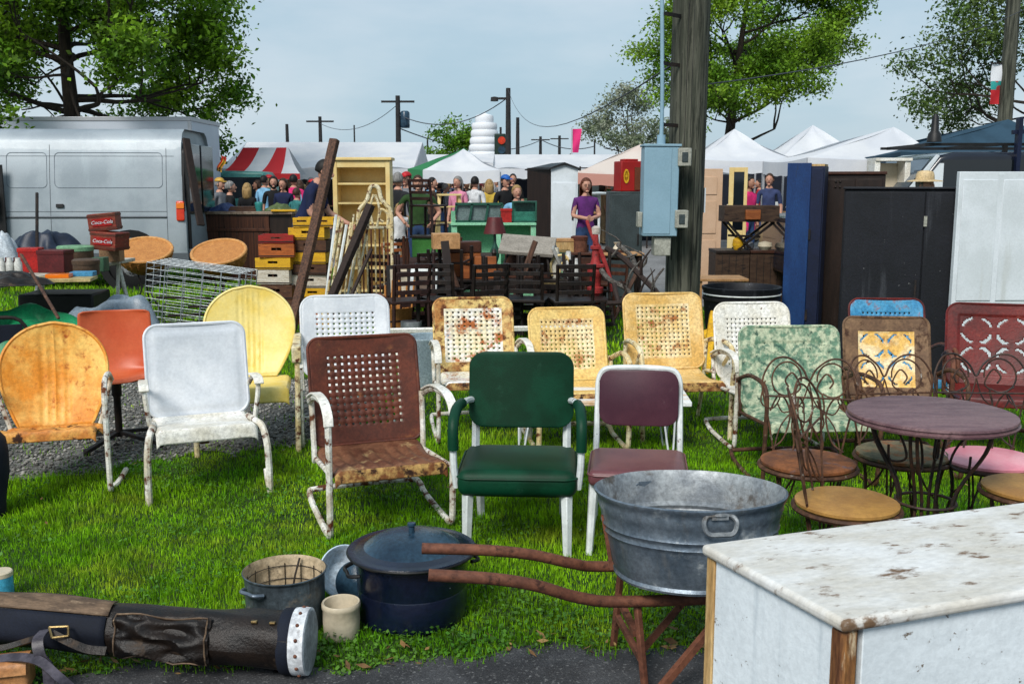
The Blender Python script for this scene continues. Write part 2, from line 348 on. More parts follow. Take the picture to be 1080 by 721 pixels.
m_crate_o = M('orange_crate_wood', (0.46, 0.14, 0.03), (0.34, 0.10, 0.025), (0.15, 0.06, 0.03), scale=9, scale3=11, pos3=0.62, rough=0.6, stretch=(1, 1, 5))
m_crate_b = M('brown_crate_wood', (0.12, 0.055, 0.028), (0.075, 0.035, 0.02), (0.22, 0.13, 0.07), scale=9, scale3=11, pos3=0.64, rough=0.65, stretch=(1, 1, 5))
m_crate_r = M('red_crate_wood', (0.36, 0.022, 0.02), (0.27, 0.03, 0.02), (0.18, 0.07, 0.04), scale=9, scale3=11, pos3=0.64, rough=0.55, stretch=(1, 1, 5))
m_beam = M('old_beam_wood', (0.16, 0.085, 0.055), (0.085, 0.048, 0.035), (0.035, 0.022, 0.017), scale=9, scale3=8, pos3=0.60, rough=0.75, stretch=(5, 5, 0.6), fine=0.3, bump=0.4, bscale=30)
m_beam_dark = M('dark_beam_wood', (0.050, 0.032, 0.026), (0.030, 0.019, 0.016), (0.11, 0.075, 0.055), scale=9, scale3=9, pos3=0.64, rough=0.75, stretch=(5, 5, 0.6))
m_bookcase = M('cream_bookcase_paint', (0.74, 0.60, 0.30), (0.70, 0.53, 0.24), None, scale=4, rough=0.5, fine=0.06)
m_mint = M('mint_green_paint', (0.24, 0.50, 0.32), (0.28, 0.56, 0.38), (0.12, 0.20, 0.14), scale=4, scale3=14, pos3=0.70, rough=0.5)
m_green_tbl = M('grass_green_paint', (0.045, 0.17, 0.035), (0.06, 0.21, 0.05), (0.04, 0.06, 0.03), scale=6, scale3=12, pos3=0.66, rough=0.5)
m_dkgreen = M('bottle_green_frame', (0.02, 0.085, 0.06), (0.03, 0.11, 0.08), None, scale=6, rough=0.4)
m_oak = M('orange_oak', (0.34, 0.12, 0.035), (0.26, 0.085, 0.025), (0.12, 0.045, 0.02), scale=5, scale3=7, pos3=0.64, rough=0.5, stretch=(1, 1, 6))
m_brown_box = M('brown_box_wood', (0.085, 0.032, 0.018), (0.055, 0.022, 0.013), None, scale=6, rough=0.5)
m_grey_lid = M('grey_canvas_lid', (0.33, 0.30, 0.26), (0.26, 0.235, 0.20), (0.14, 0.12, 0.10), scale=6, scale3=10, pos3=0.64, rough=0.7)
m_grey_slate = M('slate_green_steel', (0.055, 0.072, 0.075), (0.042, 0.056, 0.058), (0.10, 0.11, 0.10), scale=4, scale3=10, pos3=0.68, rough=0.5)
m_red_gloss = M('gloss_red_paint', (0.38, 0.018, 0.014), (0.30, 0.014, 0.012), None, scale=4, rough=0.35, fine=0.1)
m_pump_red = M('dull_red_cast_iron', (0.38, 0.045, 0.045), (0.27, 0.035, 0.035), (0.06, 0.03, 0.025), scale=9, scale3=14, pos3=0.63, rough=0.6)
m_branch = M('grey_driftwood', (0.16, 0.15, 0.135), (0.075, 0.062, 0.053), (0.03, 0.024, 0.02), scale=10, scale3=12, pos3=0.60, rough=0.8, stretch=(3, 3, 3))
m_door_cream = M('peach_cream_door', (0.62, 0.44, 0.31), (0.58, 0.40, 0.27), None, scale=3, rough=0.55, fine=0.08)
m_cart = M('dark_cart_wood', (0.055, 0.030, 0.018), (0.085, 0.05, 0.03), (0.022, 0.013, 0.010), scale=6, scale3=7, pos3=0.6, rough=0.6, stretch=(1, 4, 4))
m_tanwood = M('tan_plank', (0.50, 0.30, 0.15), (0.42, 0.24, 0.11), None, scale=7, rough=0.6)
m_tent_w = M('white_tent_fabric', (0.80, 0.81, 0.83), (0.72, 0.74, 0.78), None, scale=1.2, rough=0.8, fine=0.04, bump=0.0, trans=0.30)
m_tent_r = M('red_tent_fabric', (0.62, 0.045, 0.055), None, None, rough=0.8, fine=0.05, bump=0, trans=0.3)
m_tent_g = M('green_tent_fabric', (0.06, 0.26, 0.12), None, None, rough=0.8, fine=0.06, bump=0, trans=0.25)
m_tent_t = M('teal_tent_fabric', (0.045, 0.10, 0.15), (0.035, 0.08, 0.12), None, scale=2, rough=0.8, fine=0.06, bump=0, trans=0.2)
m_tent_s = M('salmon_tent_fabric', (0.66, 0.36, 0.30), None, None, rough=0.8, fine=0.05, bump=0, trans=0.3)
m_tent_pole = M('tent_leg_metal', (0.45, 0.46, 0.48), None, None, rough=0.45, metal=0.4, fine=0.1)
m_swirl = M('white_swirl_plaster', (0.74, 0.76, 0.79), (0.70, 0.72, 0.75), None, scale=1.0, rough=0.6, fine=0.04, bump=0)
m_farpole = M('far_pole_wood', (0.030, 0.030, 0.032), (0.045, 0.043, 0.043), None, scale=4, rough=0.9)
m_cable = M('black_cable', (0.09, 0.10, 0.115), None, None, rough=0.8, fine=0, bump=0)
m_pinkflag = M('pink_flag', (0.75, 0.05, 0.22), None, None, rough=0.7, fine=0.08, bump=0, trans=0.3)
m_bark = M('tree_bark', (0.060, 0.046, 0.034), (0.035, 0.028, 0.022), (0.09, 0.08, 0.06), scale=5, scale3=6, pos3=0.63, rough=0.9, stretch=(5, 5, 0.7), bump=0.5, bscale=14)
m_leaf_dark = M('deep_green_leaves', (0.085, 0.20, 0.016), (0.22, 0.36, 0.026), None, scale=0.55, con=0.16, rough=0.55, fine=0.3, fscale=2.2, rnd=0.7, bump=0, trans=0.45, spec=0.3)
m_leaf_mid = M('spring_green_leaves', (0.11, 0.24, 0.018), (0.23, 0.36, 0.03), None, scale=0.5, con=0.16, rough=0.55, fine=0.3, fscale=3.0, rnd=0.5, bump=0, trans=0.30, spec=0.3)
m_leaf_dull = M('budding_leaves', (0.08, 0.15, 0.03), (0.15, 0.22, 0.06), None, scale=0.6, rough=0.6, fine=0.3, fscale=3.0, rnd=0.5, bump=0, trans=0.3, spec=0.3)
m_blossom = M('pale_blossom_leaves', (0.17, 0.22, 0.12), (0.34, 0.36, 0.28), None, scale=0.5, rough=0.6, fine=0.3, fscale=3.0, rnd=0.4, bump=0, trans=0.3)
# ================================================================== camera, light, sky
cam = bpy.data.cameras.new('camera'); camo = bpy.data.objects.new('camera', cam); COL.objects.link(camo)
cam.sensor_width = 36.0; cam.lens = 36.0 * F / 1080.0; cam.clip_end = 3000; cam.clip_start = 0.05
camo.location = (0, 0, HC); camo.rotation_euler = (R(90) - PITCH, 0, 0)
cam.dof.use_dof = True; cam.dof.focus_distance = 5.2; cam.dof.aperture_fstop = 18.0
SC.camera = camo
SC.view_settings.view_transform = 'Standard'; SC.view_settings.look = 'None'
SC.view_settings.exposure = 1.25; SC.view_settings.gamma = 1.0; SC.view_settings.use_curve_mapping = False
SUN_EL, SUN_AZ = 44.0, 203.0          # azimuth clockwise from +Y
W = bpy.data.worlds.new('World'); SC.world = W; W.use_nodes = True
nt = W.node_tree; N = nt.nodes; L = nt.links
bg = N['Background']; bg.inputs['Strength'].default_value = 0.1
sky = N.new('ShaderNodeTexSky'); sky.sky_type = 'NISHITA'; sky.sun_disc = False
sky.sun_elevation = R(SUN_EL); sky.sun_rotation = R(SUN_AZ); sky.air_density = 1.2; sky.dust_density = 1.5
tc = N.new('ShaderNodeTexCoord'); sep = N.new('ShaderNodeSeparateXYZ'); L.new(tc.outputs['Generated'], sep.inputs[0])
mp = N.new('ShaderNodeMapping'); mp.inputs['Scale'].default_value = (1.0, 1.0, 3.2); L.new(tc.outputs['Generated'], mp.inputs[0])
nz = N.new('ShaderNodeTexNoise'); nz.inputs['Scale'].default_value = 2.6; nz.inputs['Detail'].default_value = 7; nz.inputs['Roughness'].default_value = 0.52
L.new(mp.outputs[0], nz.inputs['Vector'])
r1 = N.new('ShaderNodeMapRange'); r1.inputs['From Min'].default_value = 0.34; r1.inputs['From Max'].default_value = 0.66; r1.interpolation_type = 'SMOOTHSTEP'
L.new(nz.outputs['Fac'], r1.inputs['Value'])
cl = N.new('ShaderNodeMix'); cl.data_type = 'RGBA'
cl.inputs['A'].default_value = (1.66, 2.34, 2.84, 1); cl.inputs['B'].default_value = (2.40, 2.84, 3.22, 1)
L.new(r1.outputs[0], cl.inputs['Factor'])
mx = N.new('ShaderNodeMix'); mx.data_type = 'RGBA'; mx.inputs['Factor'].default_value = 0.93
L.new(sky.outputs[0], mx.inputs['A']); L.new(cl.outputs['Result'], mx.inputs['B'])
L.new(mx.outputs['Result'], bg.inputs['Color'])
sun = bpy.data.lights.new('sun', 'SUN'); sun.energy = 1.5; sun.angle = R(22); sun.color = (1.0, 0.96, 0.90)
suno = bpy.data.objects.new('sun', sun); COL.objects.link(suno)
az, el = R(SUN_AZ), R(SUN_EL)
sd = Vector((math.sin(az) * math.cos(el), math.cos(az) * math.cos(el), math.sin(el)))
suno.rotation_euler = (-sd).to_track_quat('-Z', 'Y').to_euler()

# ================================================================== ground
m_ground = M('lawn_soil', (0.020, 0.050, 0.008), (0.040, 0.075, 0.012), (0.06, 0.045, 0.022), scale=1.2, scale3=3.5, pos3=0.66, rough=0.9, fine=0.5, bscale=45, bump=0.6)
m_asphalt = M('old_asphalt', (0.085, 0.087, 0.093), (0.05, 0.051, 0.055), (0.20, 0.20, 0.20), scale=5, scale3=75, pos3=0.60, con3=0.05, rough=0.85, fine=0.55, bscale=170, bump=0.7)
m_gravel = M('grey_gravel', (0.26, 0.255, 0.235), (0.17, 0.165, 0.15), (0.05, 0.048, 0.04), scale=4, scale3=70, pos3=0.52, con3=0.06, rough=0.9, fine=0.5, bscale=120, bump=0.9)
m_lot = M('market_lot_stone', (0.24, 0.24, 0.24), (0.17, 0.17, 0.17), (0.09, 0.11, 0.05), scale=0.6, scale3=0.9, pos3=0.66, rough=0.9, fine=0.3, bscale=20)
g = MB(); g.grid(lambda u, v: (-400 + 800 * u, -20 + 1020 * v, 0), 8, 8, smooth=False)
tag(g.build('ground', m_ground), kind='structure')

def wob(t, s=1.0): return 0.045 * math.sin(t * 5.1 * s + 1) + 0.03 * math.sin(t * 13.7 * s) + 0.018 * math.sin(t * 31 * s + 2)
eA, eB = at(60, 713), at(745, 680)
def asph_edge(x): return eA.y + (x - eA.x) * (eB.y - eA.y) / (eB.x - eA.x) + wob(x)
xs = np.arange(-8, 8.01, 0.08)
g = MB(); g.add([(x, asph_edge(x), 0.006) for x in xs] + [(x, -8, 0.006) for x in xs],
                [(i, i + len(xs), i + len(xs) + 1, i + 1) for i in range(len(xs) - 1)])
tag(g.build('road', m_asphalt), kind='structure')
gl0, gl1 = at(30, 505), at(345, 462)
def in_gravel(x, y):
    lo = gl0.y + (x - gl0.x) * (gl1.y - gl0.y) / (gl1.x - gl0.x) + 1.6 * wob(x + 3, 1.3)
    return (y > lo) & (y < 8.3 + wob(x)) & (x < -0.92 + 2 * wob(y)) if not hasattr(x, '__len__') else None
def grav_lo(x): return gl0.y + (x - gl0.x) * (gl1.y - gl0.y) / (gl1.x - gl0.x) + 1.6 * (0.045 * np.sin((x + 3) * 6.6 + 1) + 0.03 * np.sin((x + 3) * 17.8) + 0.018 * np.sin((x + 3) * 40 + 2))
xs = np.arange(-9, -0.95, 0.1)
g = MB(); g.add([(x, float(grav_lo(x)), 0.004) for x in xs] + [(x, 8.2, 0.004) for x in xs],
                [(i, i + 1, i + len(xs) + 1, i + len(xs)) for i in range(len(xs) - 1)])
tag(g.build('gravel_path', m_gravel), kind='structure')
g = MB(); g.add([(-2.6, 13.2, 0.008), (60, 13.2, 0.008), (60, 90, 0.008), (-60, 90, 0.008), (-60, 21, 0.008), (-2.6, 18.5, 0.008)], [(0, 1, 2, 3, 4, 5)])
tag(g.build('market_lot', m_lot), kind='structure')

def mesh_np(name, V, F_, mat, ng=3):
    me = bpy.data.meshes.new(name); nv, nf = len(V), len(F_)
    me.vertices.add(nv); me.vertices.foreach_set('co', V.astype(np.float32).ravel())
    me.loops.add(nf * ng); me.loops.foreach_set('vertex_index', F_.astype(np.int32).ravel())
    me.polygons.add(nf); me.polygons.foreach_set('loop_start', np.arange(nf, dtype=np.int32) * ng)
    me.polygons.foreach_set('loop_total', np.full(nf, ng, dtype=np.int32))
    me.materials.append(mat); me.update(calc_edges=True); me.validate()
    o = bpy.data.objects.new(name, me); COL.objects.link(o); return o

# gravel stones
n = 9000
gx = rng.uniform(-5.2, -0.95, n); gy = rng.uniform(5.4, 8.2, n)
k = gy > grav_lo(gx) - rng.uniform(-0.05, 0.12, n); gx, gy = gx[k], gy[k]; n = len(gx)
octa = np.array([(1, 0, 0), (0, 1, 0), (-1, 0, 0), (0, -1, 0), (0, 0, 1), (0, 0, -1.0)])
of = np.array([(0, 1, 4), (1, 2, 4), (2, 3, 4), (3, 0, 4), (1, 0, 5), (2, 1, 5), (3, 2, 5), (0, 3, 5)])
sz = rng.uniform(0.007, 0.019, n); an = rng.uniform(0, 6.28, n)
V = octa[None] * (rng.uniform(0.6, 1.3, (n, 6, 3))) * sz[:, None, None] * np.array([1, 1, 0.7])
V = np.stack([V[..., 0] * np.cos(an)[:, None] - V[..., 1] * np.sin(an)[:, None], V[..., 0] * np.sin(an)[:, None] + V[..., 1] * np.cos(an)[:, None], V[..., 2]], -1)
V += np.stack([gx, gy, np.full(n, 0.01)], -1)[:, None]
Fc = (of[None] + (np.arange(n) * 6)[:, None, None]).reshape(-1, 3)
m_stone = M('gravel_stone', (0.30, 0.29, 0.27), (0.17, 0.165, 0.15), None, scale=3, rough=0.9, fine=0.2, rnd=0.6, bump=0)
tag(mesh_np('gravel', V.reshape(-1, 3), Fc, m_stone), 'loose grey gravel stones between the lawn chairs and the junk table', 'gravel', kind='stuff')

# grass blades (short lawn, thinning out towards the road and the gravel)
m_grass = M('grass_blades', (0.125, 0.32, 0.008), (0.28, 0.50, 0.012), (0.36, 0.47, 0.030), scale=1.3, con=0.14, scale3=2.1, pos3=0.60, con3=0.12, rough=0.5, fine=0.38, fscale=5.0, rnd=0.6, bump=0, trans=0.35, spec=0.3)
BX = []; 
def band(y0, y1, dens, hmin, hmax, w):
    xl = 0.54 * y1 + 1.6
    n = int((y1 - y0) * 2 * xl * dens)
    x = rng.uniform(-xl, xl, n); y = rng.uniform(y0, y1, n)
    out = np.abs(x) - 0.54 * y - 0.25
    ok = (out < 0) | ((out < 1.6) & (rng.random(n) < .5))
    patch = np.sin(x * 2.3 + 1.1 * np.sin(y * 1.7)) * np.sin(y * 2.9 + 0.8 * np.sin(x * 3.1)) + 0.6 * np.sin(x * 7.1 + 2) * np.sin(y * 6.3 + 1)
    h = rng.uniform(hmin, hmax, n) * (1.0 + 0.28 * patch)
    ed = eA.y + (x - eA.x) * (eB.y - eA.y) / (eB.x - eA.x) + 0.045 * np.sin(x * 5.1 + 1) + 0.03 * np.sin(x * 13.7) + 0.018 * np.sin(x * 31 + 2)
    ok &= y > ed + rng.uniform(-0.08, 0.05, n)
    ing = (y > grav_lo(x) + rng.normal(0, 0.07, n)) & (y < 8.25) & (x < -0.95 + rng.normal(0, 0.06, n))
    ok &= ~ing | (rng.random(n) < 0.035)
    ok &= ~((y > 13.2) & (x > -2.6))
    ok &= rng.random(n) < 0.88 + 0.12 * patch
    BX.append((x[ok], y[ok], h[ok], np.full(ok.sum(), w)))
band(3.1, 4.6, 15500, 0.010, 0.036, 0.0038)
band(4.6, 6.2, 9500, 0.012, 0.038, 0.0050)
band(6.2, 9.0, 3200, 0.015, 0.042, 0.0078)
band(9.0, 19.0, 420, 0.035, 0.075, 0.019)
x, y, h, w = [np.concatenate(c) for c in zip(*BX)]
n = len(x); a = rng.uniform(0, 2 * np.pi, n); b = rng.uniform(0, 2 * np.pi, n); lean = np.abs(rng.normal(0, 0.5, n)).clip(0, 1.3)
P = np.stack([x, y, np.zeros(n)], -1); S = np.stack([np.cos(a), np.sin(a), np.zeros(n)], -1) * (w / 2)[:, None]
D = np.stack([np.cos(b) * np.sin(lean), np.sin(b) * np.sin(lean), np.cos(lean)], -1)
D0 = np.stack([np.cos(b) * np.sin(lean * .4), np.sin(b) * np.sin(lean * .4), np.cos(lean * .4)], -1)
mid = P + D0 * (h * 0.55)[:, None]; tip = mid + D * (h * 0.55)[:, None]
V = np.stack([P - S, P + S, mid + S * 0.8, mid - S * 0.8, tip], 1)
T = np.array([(0, 1, 2), (0, 2, 3), (3, 2, 4)])
Fc = (T[None] + (np.arange(n) * 5)[:, None, None]).reshape(-1, 3)
tag(mesh_np('grass', V.reshape(-1, 3), Fc, m_grass), 'short bright green lawn grass under the chairs', 'grass', kind='stuff')
print('blades', n)
# clover and weed leaves along the road edge
n = 15000
x = rng.uniform(-2.6, 1.4, n); ed = np.array([asph_edge(float(t)) for t in x]); y = ed + np.abs(rng.normal(0.0, 0.20, n)) - 0.03
kk = np.arange(n) > 5000; y[kk] = rng.uniform(3.5, 5.6, kk.sum()); kk &= (np.sin(x * 3.1 + 2 * np.sin(y * 2.2)) * np.sin(y * 4.1 + 1.3 * np.sin(x * 2.7)) < .05); x[kk] = 99
a = rng.uniform(0, 6.28, n); s = rng.uniform(0.005, 0.010, n); z = rng.uniform(0.012, 0.05, n) * np.clip((y - ed) * 6 + .45, 0.3, .85)
tl = rng.normal(0, 0.4, (n, 2))
q = np.array([(-1, 0), (0, -.8), (1, 0), (0, .8)])
cx = np.cos(a)[:, None] * q[:, 0] - np.sin(a)[:, None] * q[:, 1]; cy = np.sin(a)[:, None] * q[:, 0] + np.cos(a)[:, None] * q[:, 1]
V = np.stack([x[:, None] + cx * s[:, None], y[:, None] + cy * s[:, None], z[:, None] + s[:, None] * (cx * tl[:, :1] + cy * tl[:, 1:])], -1)
m_clover = M('clover_leaf', (0.075, 0.20, 0.022), (0.12, 0.25, 0.035), (0.22, 0.20, 0.04), scale=4, scale3=7, pos3=0.68, rough=0.5, fine=0.2, rnd=0.5, bump=0, trans=0.3)
tag(mesh_np('clover', V.reshape(-1, 3), np.arange(n * 4).reshape(-1, 4), m_clover, 4), 'clover and weeds along the ragged asphalt edge', 'clover', kind='stuff')
# dead leaves and straw at the edge and on the lawn
n = 130
x = rng.uniform(-2.0, 1.3, n); ed = np.array([asph_edge(float(t)) for t in x]); y = ed + rng.normal(0.02, 0.07, n)
k = rng.random(n) < 0.25; y[k] = rng.uniform(3.6, 7.0, k.sum()); x[k] = rng.uniform(-2.5, 2.5, k.sum())
a = rng.uniform(0, 6.28, n); s = rng.uniform(0.006, 0.016, n); z = np.where(k, 0.045, 0.014) + rng.uniform(0, 0.012, n)
cx = (np.cos(a)[:, None] * q[:, 0] * 1.8 - np.sin(a)[:, None] * q[:, 1] * .8); cy = (np.sin(a)[:, None] * q[:, 0] * 1.8 + np.cos(a)[:, None] * q[:, 1] * .8)
tl = rng.normal(0, 0.4, (n, 2))
V = np.stack([x[:, None] + cx * s[:, None], y[:, None] + cy * s[:, None], z[:, None] + s[:, None] * np.clip(cx * tl[:, :1] + cy * tl[:, 1:], -.6, 1)], -1)
m_dead = M('dead_leaf', (0.30, 0.20, 0.08), (0.18, 0.10, 0.045), None, scale=6, rough=0.7, rnd=0.4, bump=0)
tag(mesh_np('leaf_litter', V.reshape(-1, 3), np.arange(n * 4).reshape(-1, 4), m_dead, 4), 'dry brown leaf bits scattered along the asphalt edge', 'leaf litter', kind='stuff')
# ================================================================== chairs
def rsq(x, z, W, H, r):
    """square grid point -> rounded-rectangle point"""
    hx = W / 2
    def corner(u, v): return u * math.sqrt(1 - v * v / 2), v * math.sqrt(1 - u * u / 2)
    sx = 1 if x > 0 else -1
    ax = abs(x)
    top = z > H - r; bot = z < r
    if ax > hx - r and (top or bot):
        u = (ax - (hx - r)) / r
        v = (z - (H - r)) / r if top else (r - z) / r
        u, v = corner(min(u, 1), min(v, 1))
        ax = hx - r + u * r
        z = H - r + v * r if top else r - v * r
    return sx * ax, z
def steps(*segs):
    out = [segs[0][0]]
    for a, b, n in segs:
        out += [a + (b - a) * (i + 1) / n for i in range(n)]
    return out
def back_xf(zb, yb, rec):
    c, s = math.cos(R(rec)), math.sin(R(rec))
    return lambda x, t, d=0.0: (x, yb + t * s - d * c, zb + t * c + d * s)
def rim_path(W, H, r, n=6):
    pts = []
    for cx, cz, a0 in ((W / 2 - r, H - r, 0), (-W / 2 + r, H - r, 90), (-W / 2 + r, r, 180), (W / 2 - r, r, 270)):
        for i in range(n + 1):
            a = R(a0 + 90 * i / n); pts.append((cx + r * math.cos(a), cz + r * math.sin(a)))
    return pts
def bowl(x, t, W, H, dep): return -dep * (1 - (2 * x / W) ** 2) * (0.4 + 0.6 * math.sin(math.pi * min(max(t / H, 0), 1)))

def pierced_back(root, W, H, xf, mat, rim_mat, panel_mat, nx=10, nz=10, mx=0.085, mz=0.09, hole=0.42, cr=0.07, dep=0.03, label=None):
    """sheet steel back with a square field of punched holes and a rolled rim"""
    px, pz = (W - 2 * mx) / nx, (H - 2 * mz) / nz
    xs = steps((-W / 2, -W / 2 + cr, 4), (-W / 2 + cr, -W / 2 + mx + 1e-4, 1))
    zs = steps((0, cr, 4), (cr, mz + 1e-4, 1))
    xh, zh = set(), set()
    for i in range(nx):
        a = -W / 2 + mx + i * px; xs.append(a + px * (1 - hole) / 2); xh.add(len(xs) - 1); xs.append(a + px * (1 + hole) / 2)
    xs += steps((W / 2 - mx, W / 2 - cr, 1), (W / 2 - cr, W / 2, 4))
    for j in range(nz):
        a = mz + j * pz; zs.append(a + pz * (1 - hole) / 2); zh.add(len(zs) - 1); zs.append(a + pz * (1 + hole) / 2)
    zs += steps((H - mz, H - cr, 1), (H - cr, H, 4))
    nu, nv = len(xs) - 1, len(zs) - 1
    b = MB()
    def P(i, j):
        x, t = rsq(xs[i], zs[j], W, H, cr); return xf(x, t, bowl(x, t, W, H, dep))
    vs = [P(i, j) for j in range(nv + 1) for i in range(nu + 1)]
    for j in range(nv):
        for i in range(nu):
            if i in xh and j in zh: continue
            inside = (xs[i] >= -W / 2 + mx - .012 and xs[i + 1] <= W / 2 - mx + .012 and zs[j] >= mz - .012 and zs[j + 1] <= H - mz + .012)
            b.f.append((j * (nu + 1) + i, j * (nu + 1) + i + 1, (j + 1) * (nu + 1) + i + 1, (j + 1) * (nu + 1) + i))
            b.m.append(1 if inside else 0); b.sm.append(True)
    b.v = vs
    o = b.build('backrest', [mat, panel_mat], root, solid=0.004, sharp=60)
    if label: o['label'] = label
    rp = MB(); rp.tube([xf(x, t, bowl(x, t, W, H, dep) - 0.004) for x, t in rim_path(W, H, cr)], 0.009, 6, True)
    rp.build('rim', rim_mat, o)
    return o
m_flower = M('dark_green_stencil', (0.07, 0.15, 0.11), (0.24, 0.33, 0.24), None, scale=22, rough=0.6)
def lace_back(root, W, H, xf, mat, rim_mat, panel_mat, panel=0.07, kind='diamond', cr=0.06, dep=0.02, res=0.0075, cut=True):
    nu, nv = int(W / res), int(H / res)
    pw, ph = W - 2 * panel, H - 2 * panel
    def hole(x, t):
        u = (x + pw / 2) / pw * 3.0; v = (t - panel) / ph * 3.0
        if not (0.04 < u < 2.96 and 0.04 < v < 2.96): return False
        arcs = 0
        for cu, cv in ((0.75, 0.75), (2.25, 0.75), (0.75, 2.25), (2.25, 2.25), (1.5, 1.5)):
            du, dv = u - cu, v - cv; rr = math.hypot(du, dv); th = math.degrees(math.atan2(dv, du)) % 90
            if kind == 'flower': arcs |= abs(rr - 0.62) < 0.07 and 10 < th < 80
            else: arcs |= abs(rr - (0.64 if cu != 1.5 else 0.40)) < 0.052 and 16 < th < 74
        if kind == 'flower':
            rr = math.hypot(u - 1.5, v - 1.9); th = math.atan2(v - 1.9, u - 1.5)
            arcs |= 0.12 < rr < 0.55 and abs(math.sin(4 * th)) < 0.35
        return arcs
    b = MB()
    vs = []
    for j in range(nv + 1):
        for i in range(nu + 1):
            x, t = rsq(-W / 2 + W * i / nu, H * j / nv, W, H, cr)
            e = 0.006 if (abs(x) < pw / 2 and panel < t < H - panel) else 0.0
            vs.append(xf(x, t, bowl(x, t, W, H, dep) - e))
    b.v = vs
    for j in range(nv):
        for i in range(nu):
            x, t = -W / 2 + W * (i + .5) / nu, H * (j + .5) / nv
            hh_ = hole(x, t)
            if cut and hh_: continue
            b.f.append((j * (nu + 1) + i, j * (nu + 1) + i + 1, (j + 1) * (nu + 1) + i + 1, (j + 1) * (nu + 1) + i))
            b.m.append(2 if hh_ else 1 if (abs(x) < pw / 2 and panel < t < H - panel) else 0); b.sm.append(True)
    o = b.build('backrest', [mat, panel_mat, m_flower], root, solid=0.004, sharp=60)
    rp = MB(); rp.tube([xf(x, t, bowl(x, t, W, H, dep) - 0.004) for x, t in rim_path(W, H, cr)], 0.009, 6, True)
    rp.build('rim', rim_mat, o)
    return o
def plain_back(root, W, H, xf, mat, cr=0.06, dep=0.03, ribs=False):
    b = MB()
    def fn(u, v):
        x, t = rsq(-W / 2 + W * u, H * v, W, H, cr)
        d = bowl(x, t, W, H, dep)
        ins = min(W / 2 - abs(x), t, H - t)
        d += 0.010 * min(1, max(0, (ins - 0.03) / 0.02))
        return xf(x, t, d)
    b.grid(fn, 36, 36)
    o = b.build('backrest', mat, root, solid=0.005)
    rp = MB(); rp.tube([xf(x, t, bowl(x, t, W, H, dep) - 0.003) for x, t in rim_path(W, H, cr)], 0.010, 6, True)
    rp.build('rim', mat, o)
    return o
def shell_back(root, W, H, xf, mat, dep=0.06, flutes=4, base=0.62):
    """scallop shell back: broad rounded top narrowing to the seat, pressed flutes in the middle"""
    b = MB()
    def hw(v):   # half width by height 0..1
        if v < 0.55: return W / 2 * (base + (1 - base) * math.sin(v / 0.55 * math.pi / 2))
        return W / 2 * math.sqrt(max(0, 1 - ((v - 0.55) / 0.45) ** 2.15)) 
    def fn(u, v):
        v = v ** 0.85 if v < 1 else 1
        w = max(hw(v), 0.012); x = (2 * u - 1) * w; t = v * H
        d = -dep * (1 - (2 * x / W) ** 2) * math.sin(math.pi * min(v * 0.9 + 0.08, 1))
        if flutes and abs(x) < 0.085:
            fl = abs(math.sin(math.pi * (x + 0.085) / 0.17 * flutes)) ** 0.5
            d -= 0.007 * fl * min(1, v / 0.12) * min(1, max(0, (1 - v) / 0.12)) * min(1, (0.085 - abs(x)) / 0.01)
        return xf(x, t, d)
    b.grid(fn, 72, 40)
    o = b.build('backrest', mat, root, solid=0.005)
    pts = [fn(1, i / 30) for i in range(31)] + [fn(0, 1 - i / 30) for i in range(31)]
    rp = MB(); rp.tube(pts, 0.009, 6, True); rp.build('rim', mat, o)
    return o
def pan_seat(root, W, D, zf, zr, mat, lip_mat=None, yf=-0.27, sag=0.02, ribs=0, lip=0.05, name='seat'):
    """pressed seat pan with a rolled front lip"""
    prof = [(yf + D, zr + 0.015), (yf + D * 0.8, zr - 0.004), (yf + D * 0.55, (zf + zr) / 2 - sag), (yf + D * 0.25, zf - 0.012), (yf + 0.02, zf), (yf, zf - 0.008), (yf - 0.006, zf - lip)]
    P, _ = catmull([Vector((0, y, z)) for y, z in prof], [0] * len(prof), 5, False)
    n = len(P) - 1; b = MB(); nl = n - 6
    def fn(u, v):
        i = min(int(round(v * n)), n); p = P[i]
        x = (2 * u - 1) * W / 2
        e = abs(2 * u - 1)
        z = p.z - (0.022 * max(0, (e - 0.92) / 0.08))
        if ribs and 0.1 < v < 0.75 and e < 0.85: z += 0.005 * math.sin(u * math.pi * 2 * ribs)
        return (x, p.y, z)
    b.grid(fn, 60 if ribs else 28, n)
    if lip_mat:
        nu = 60 if ribs else 28
        b.m = [1 if (k // nu) >= nl else 0 for k in range(len(b.f))]
    return b.build(name, [mat, lip_mat or mat], root, solid=0.005)

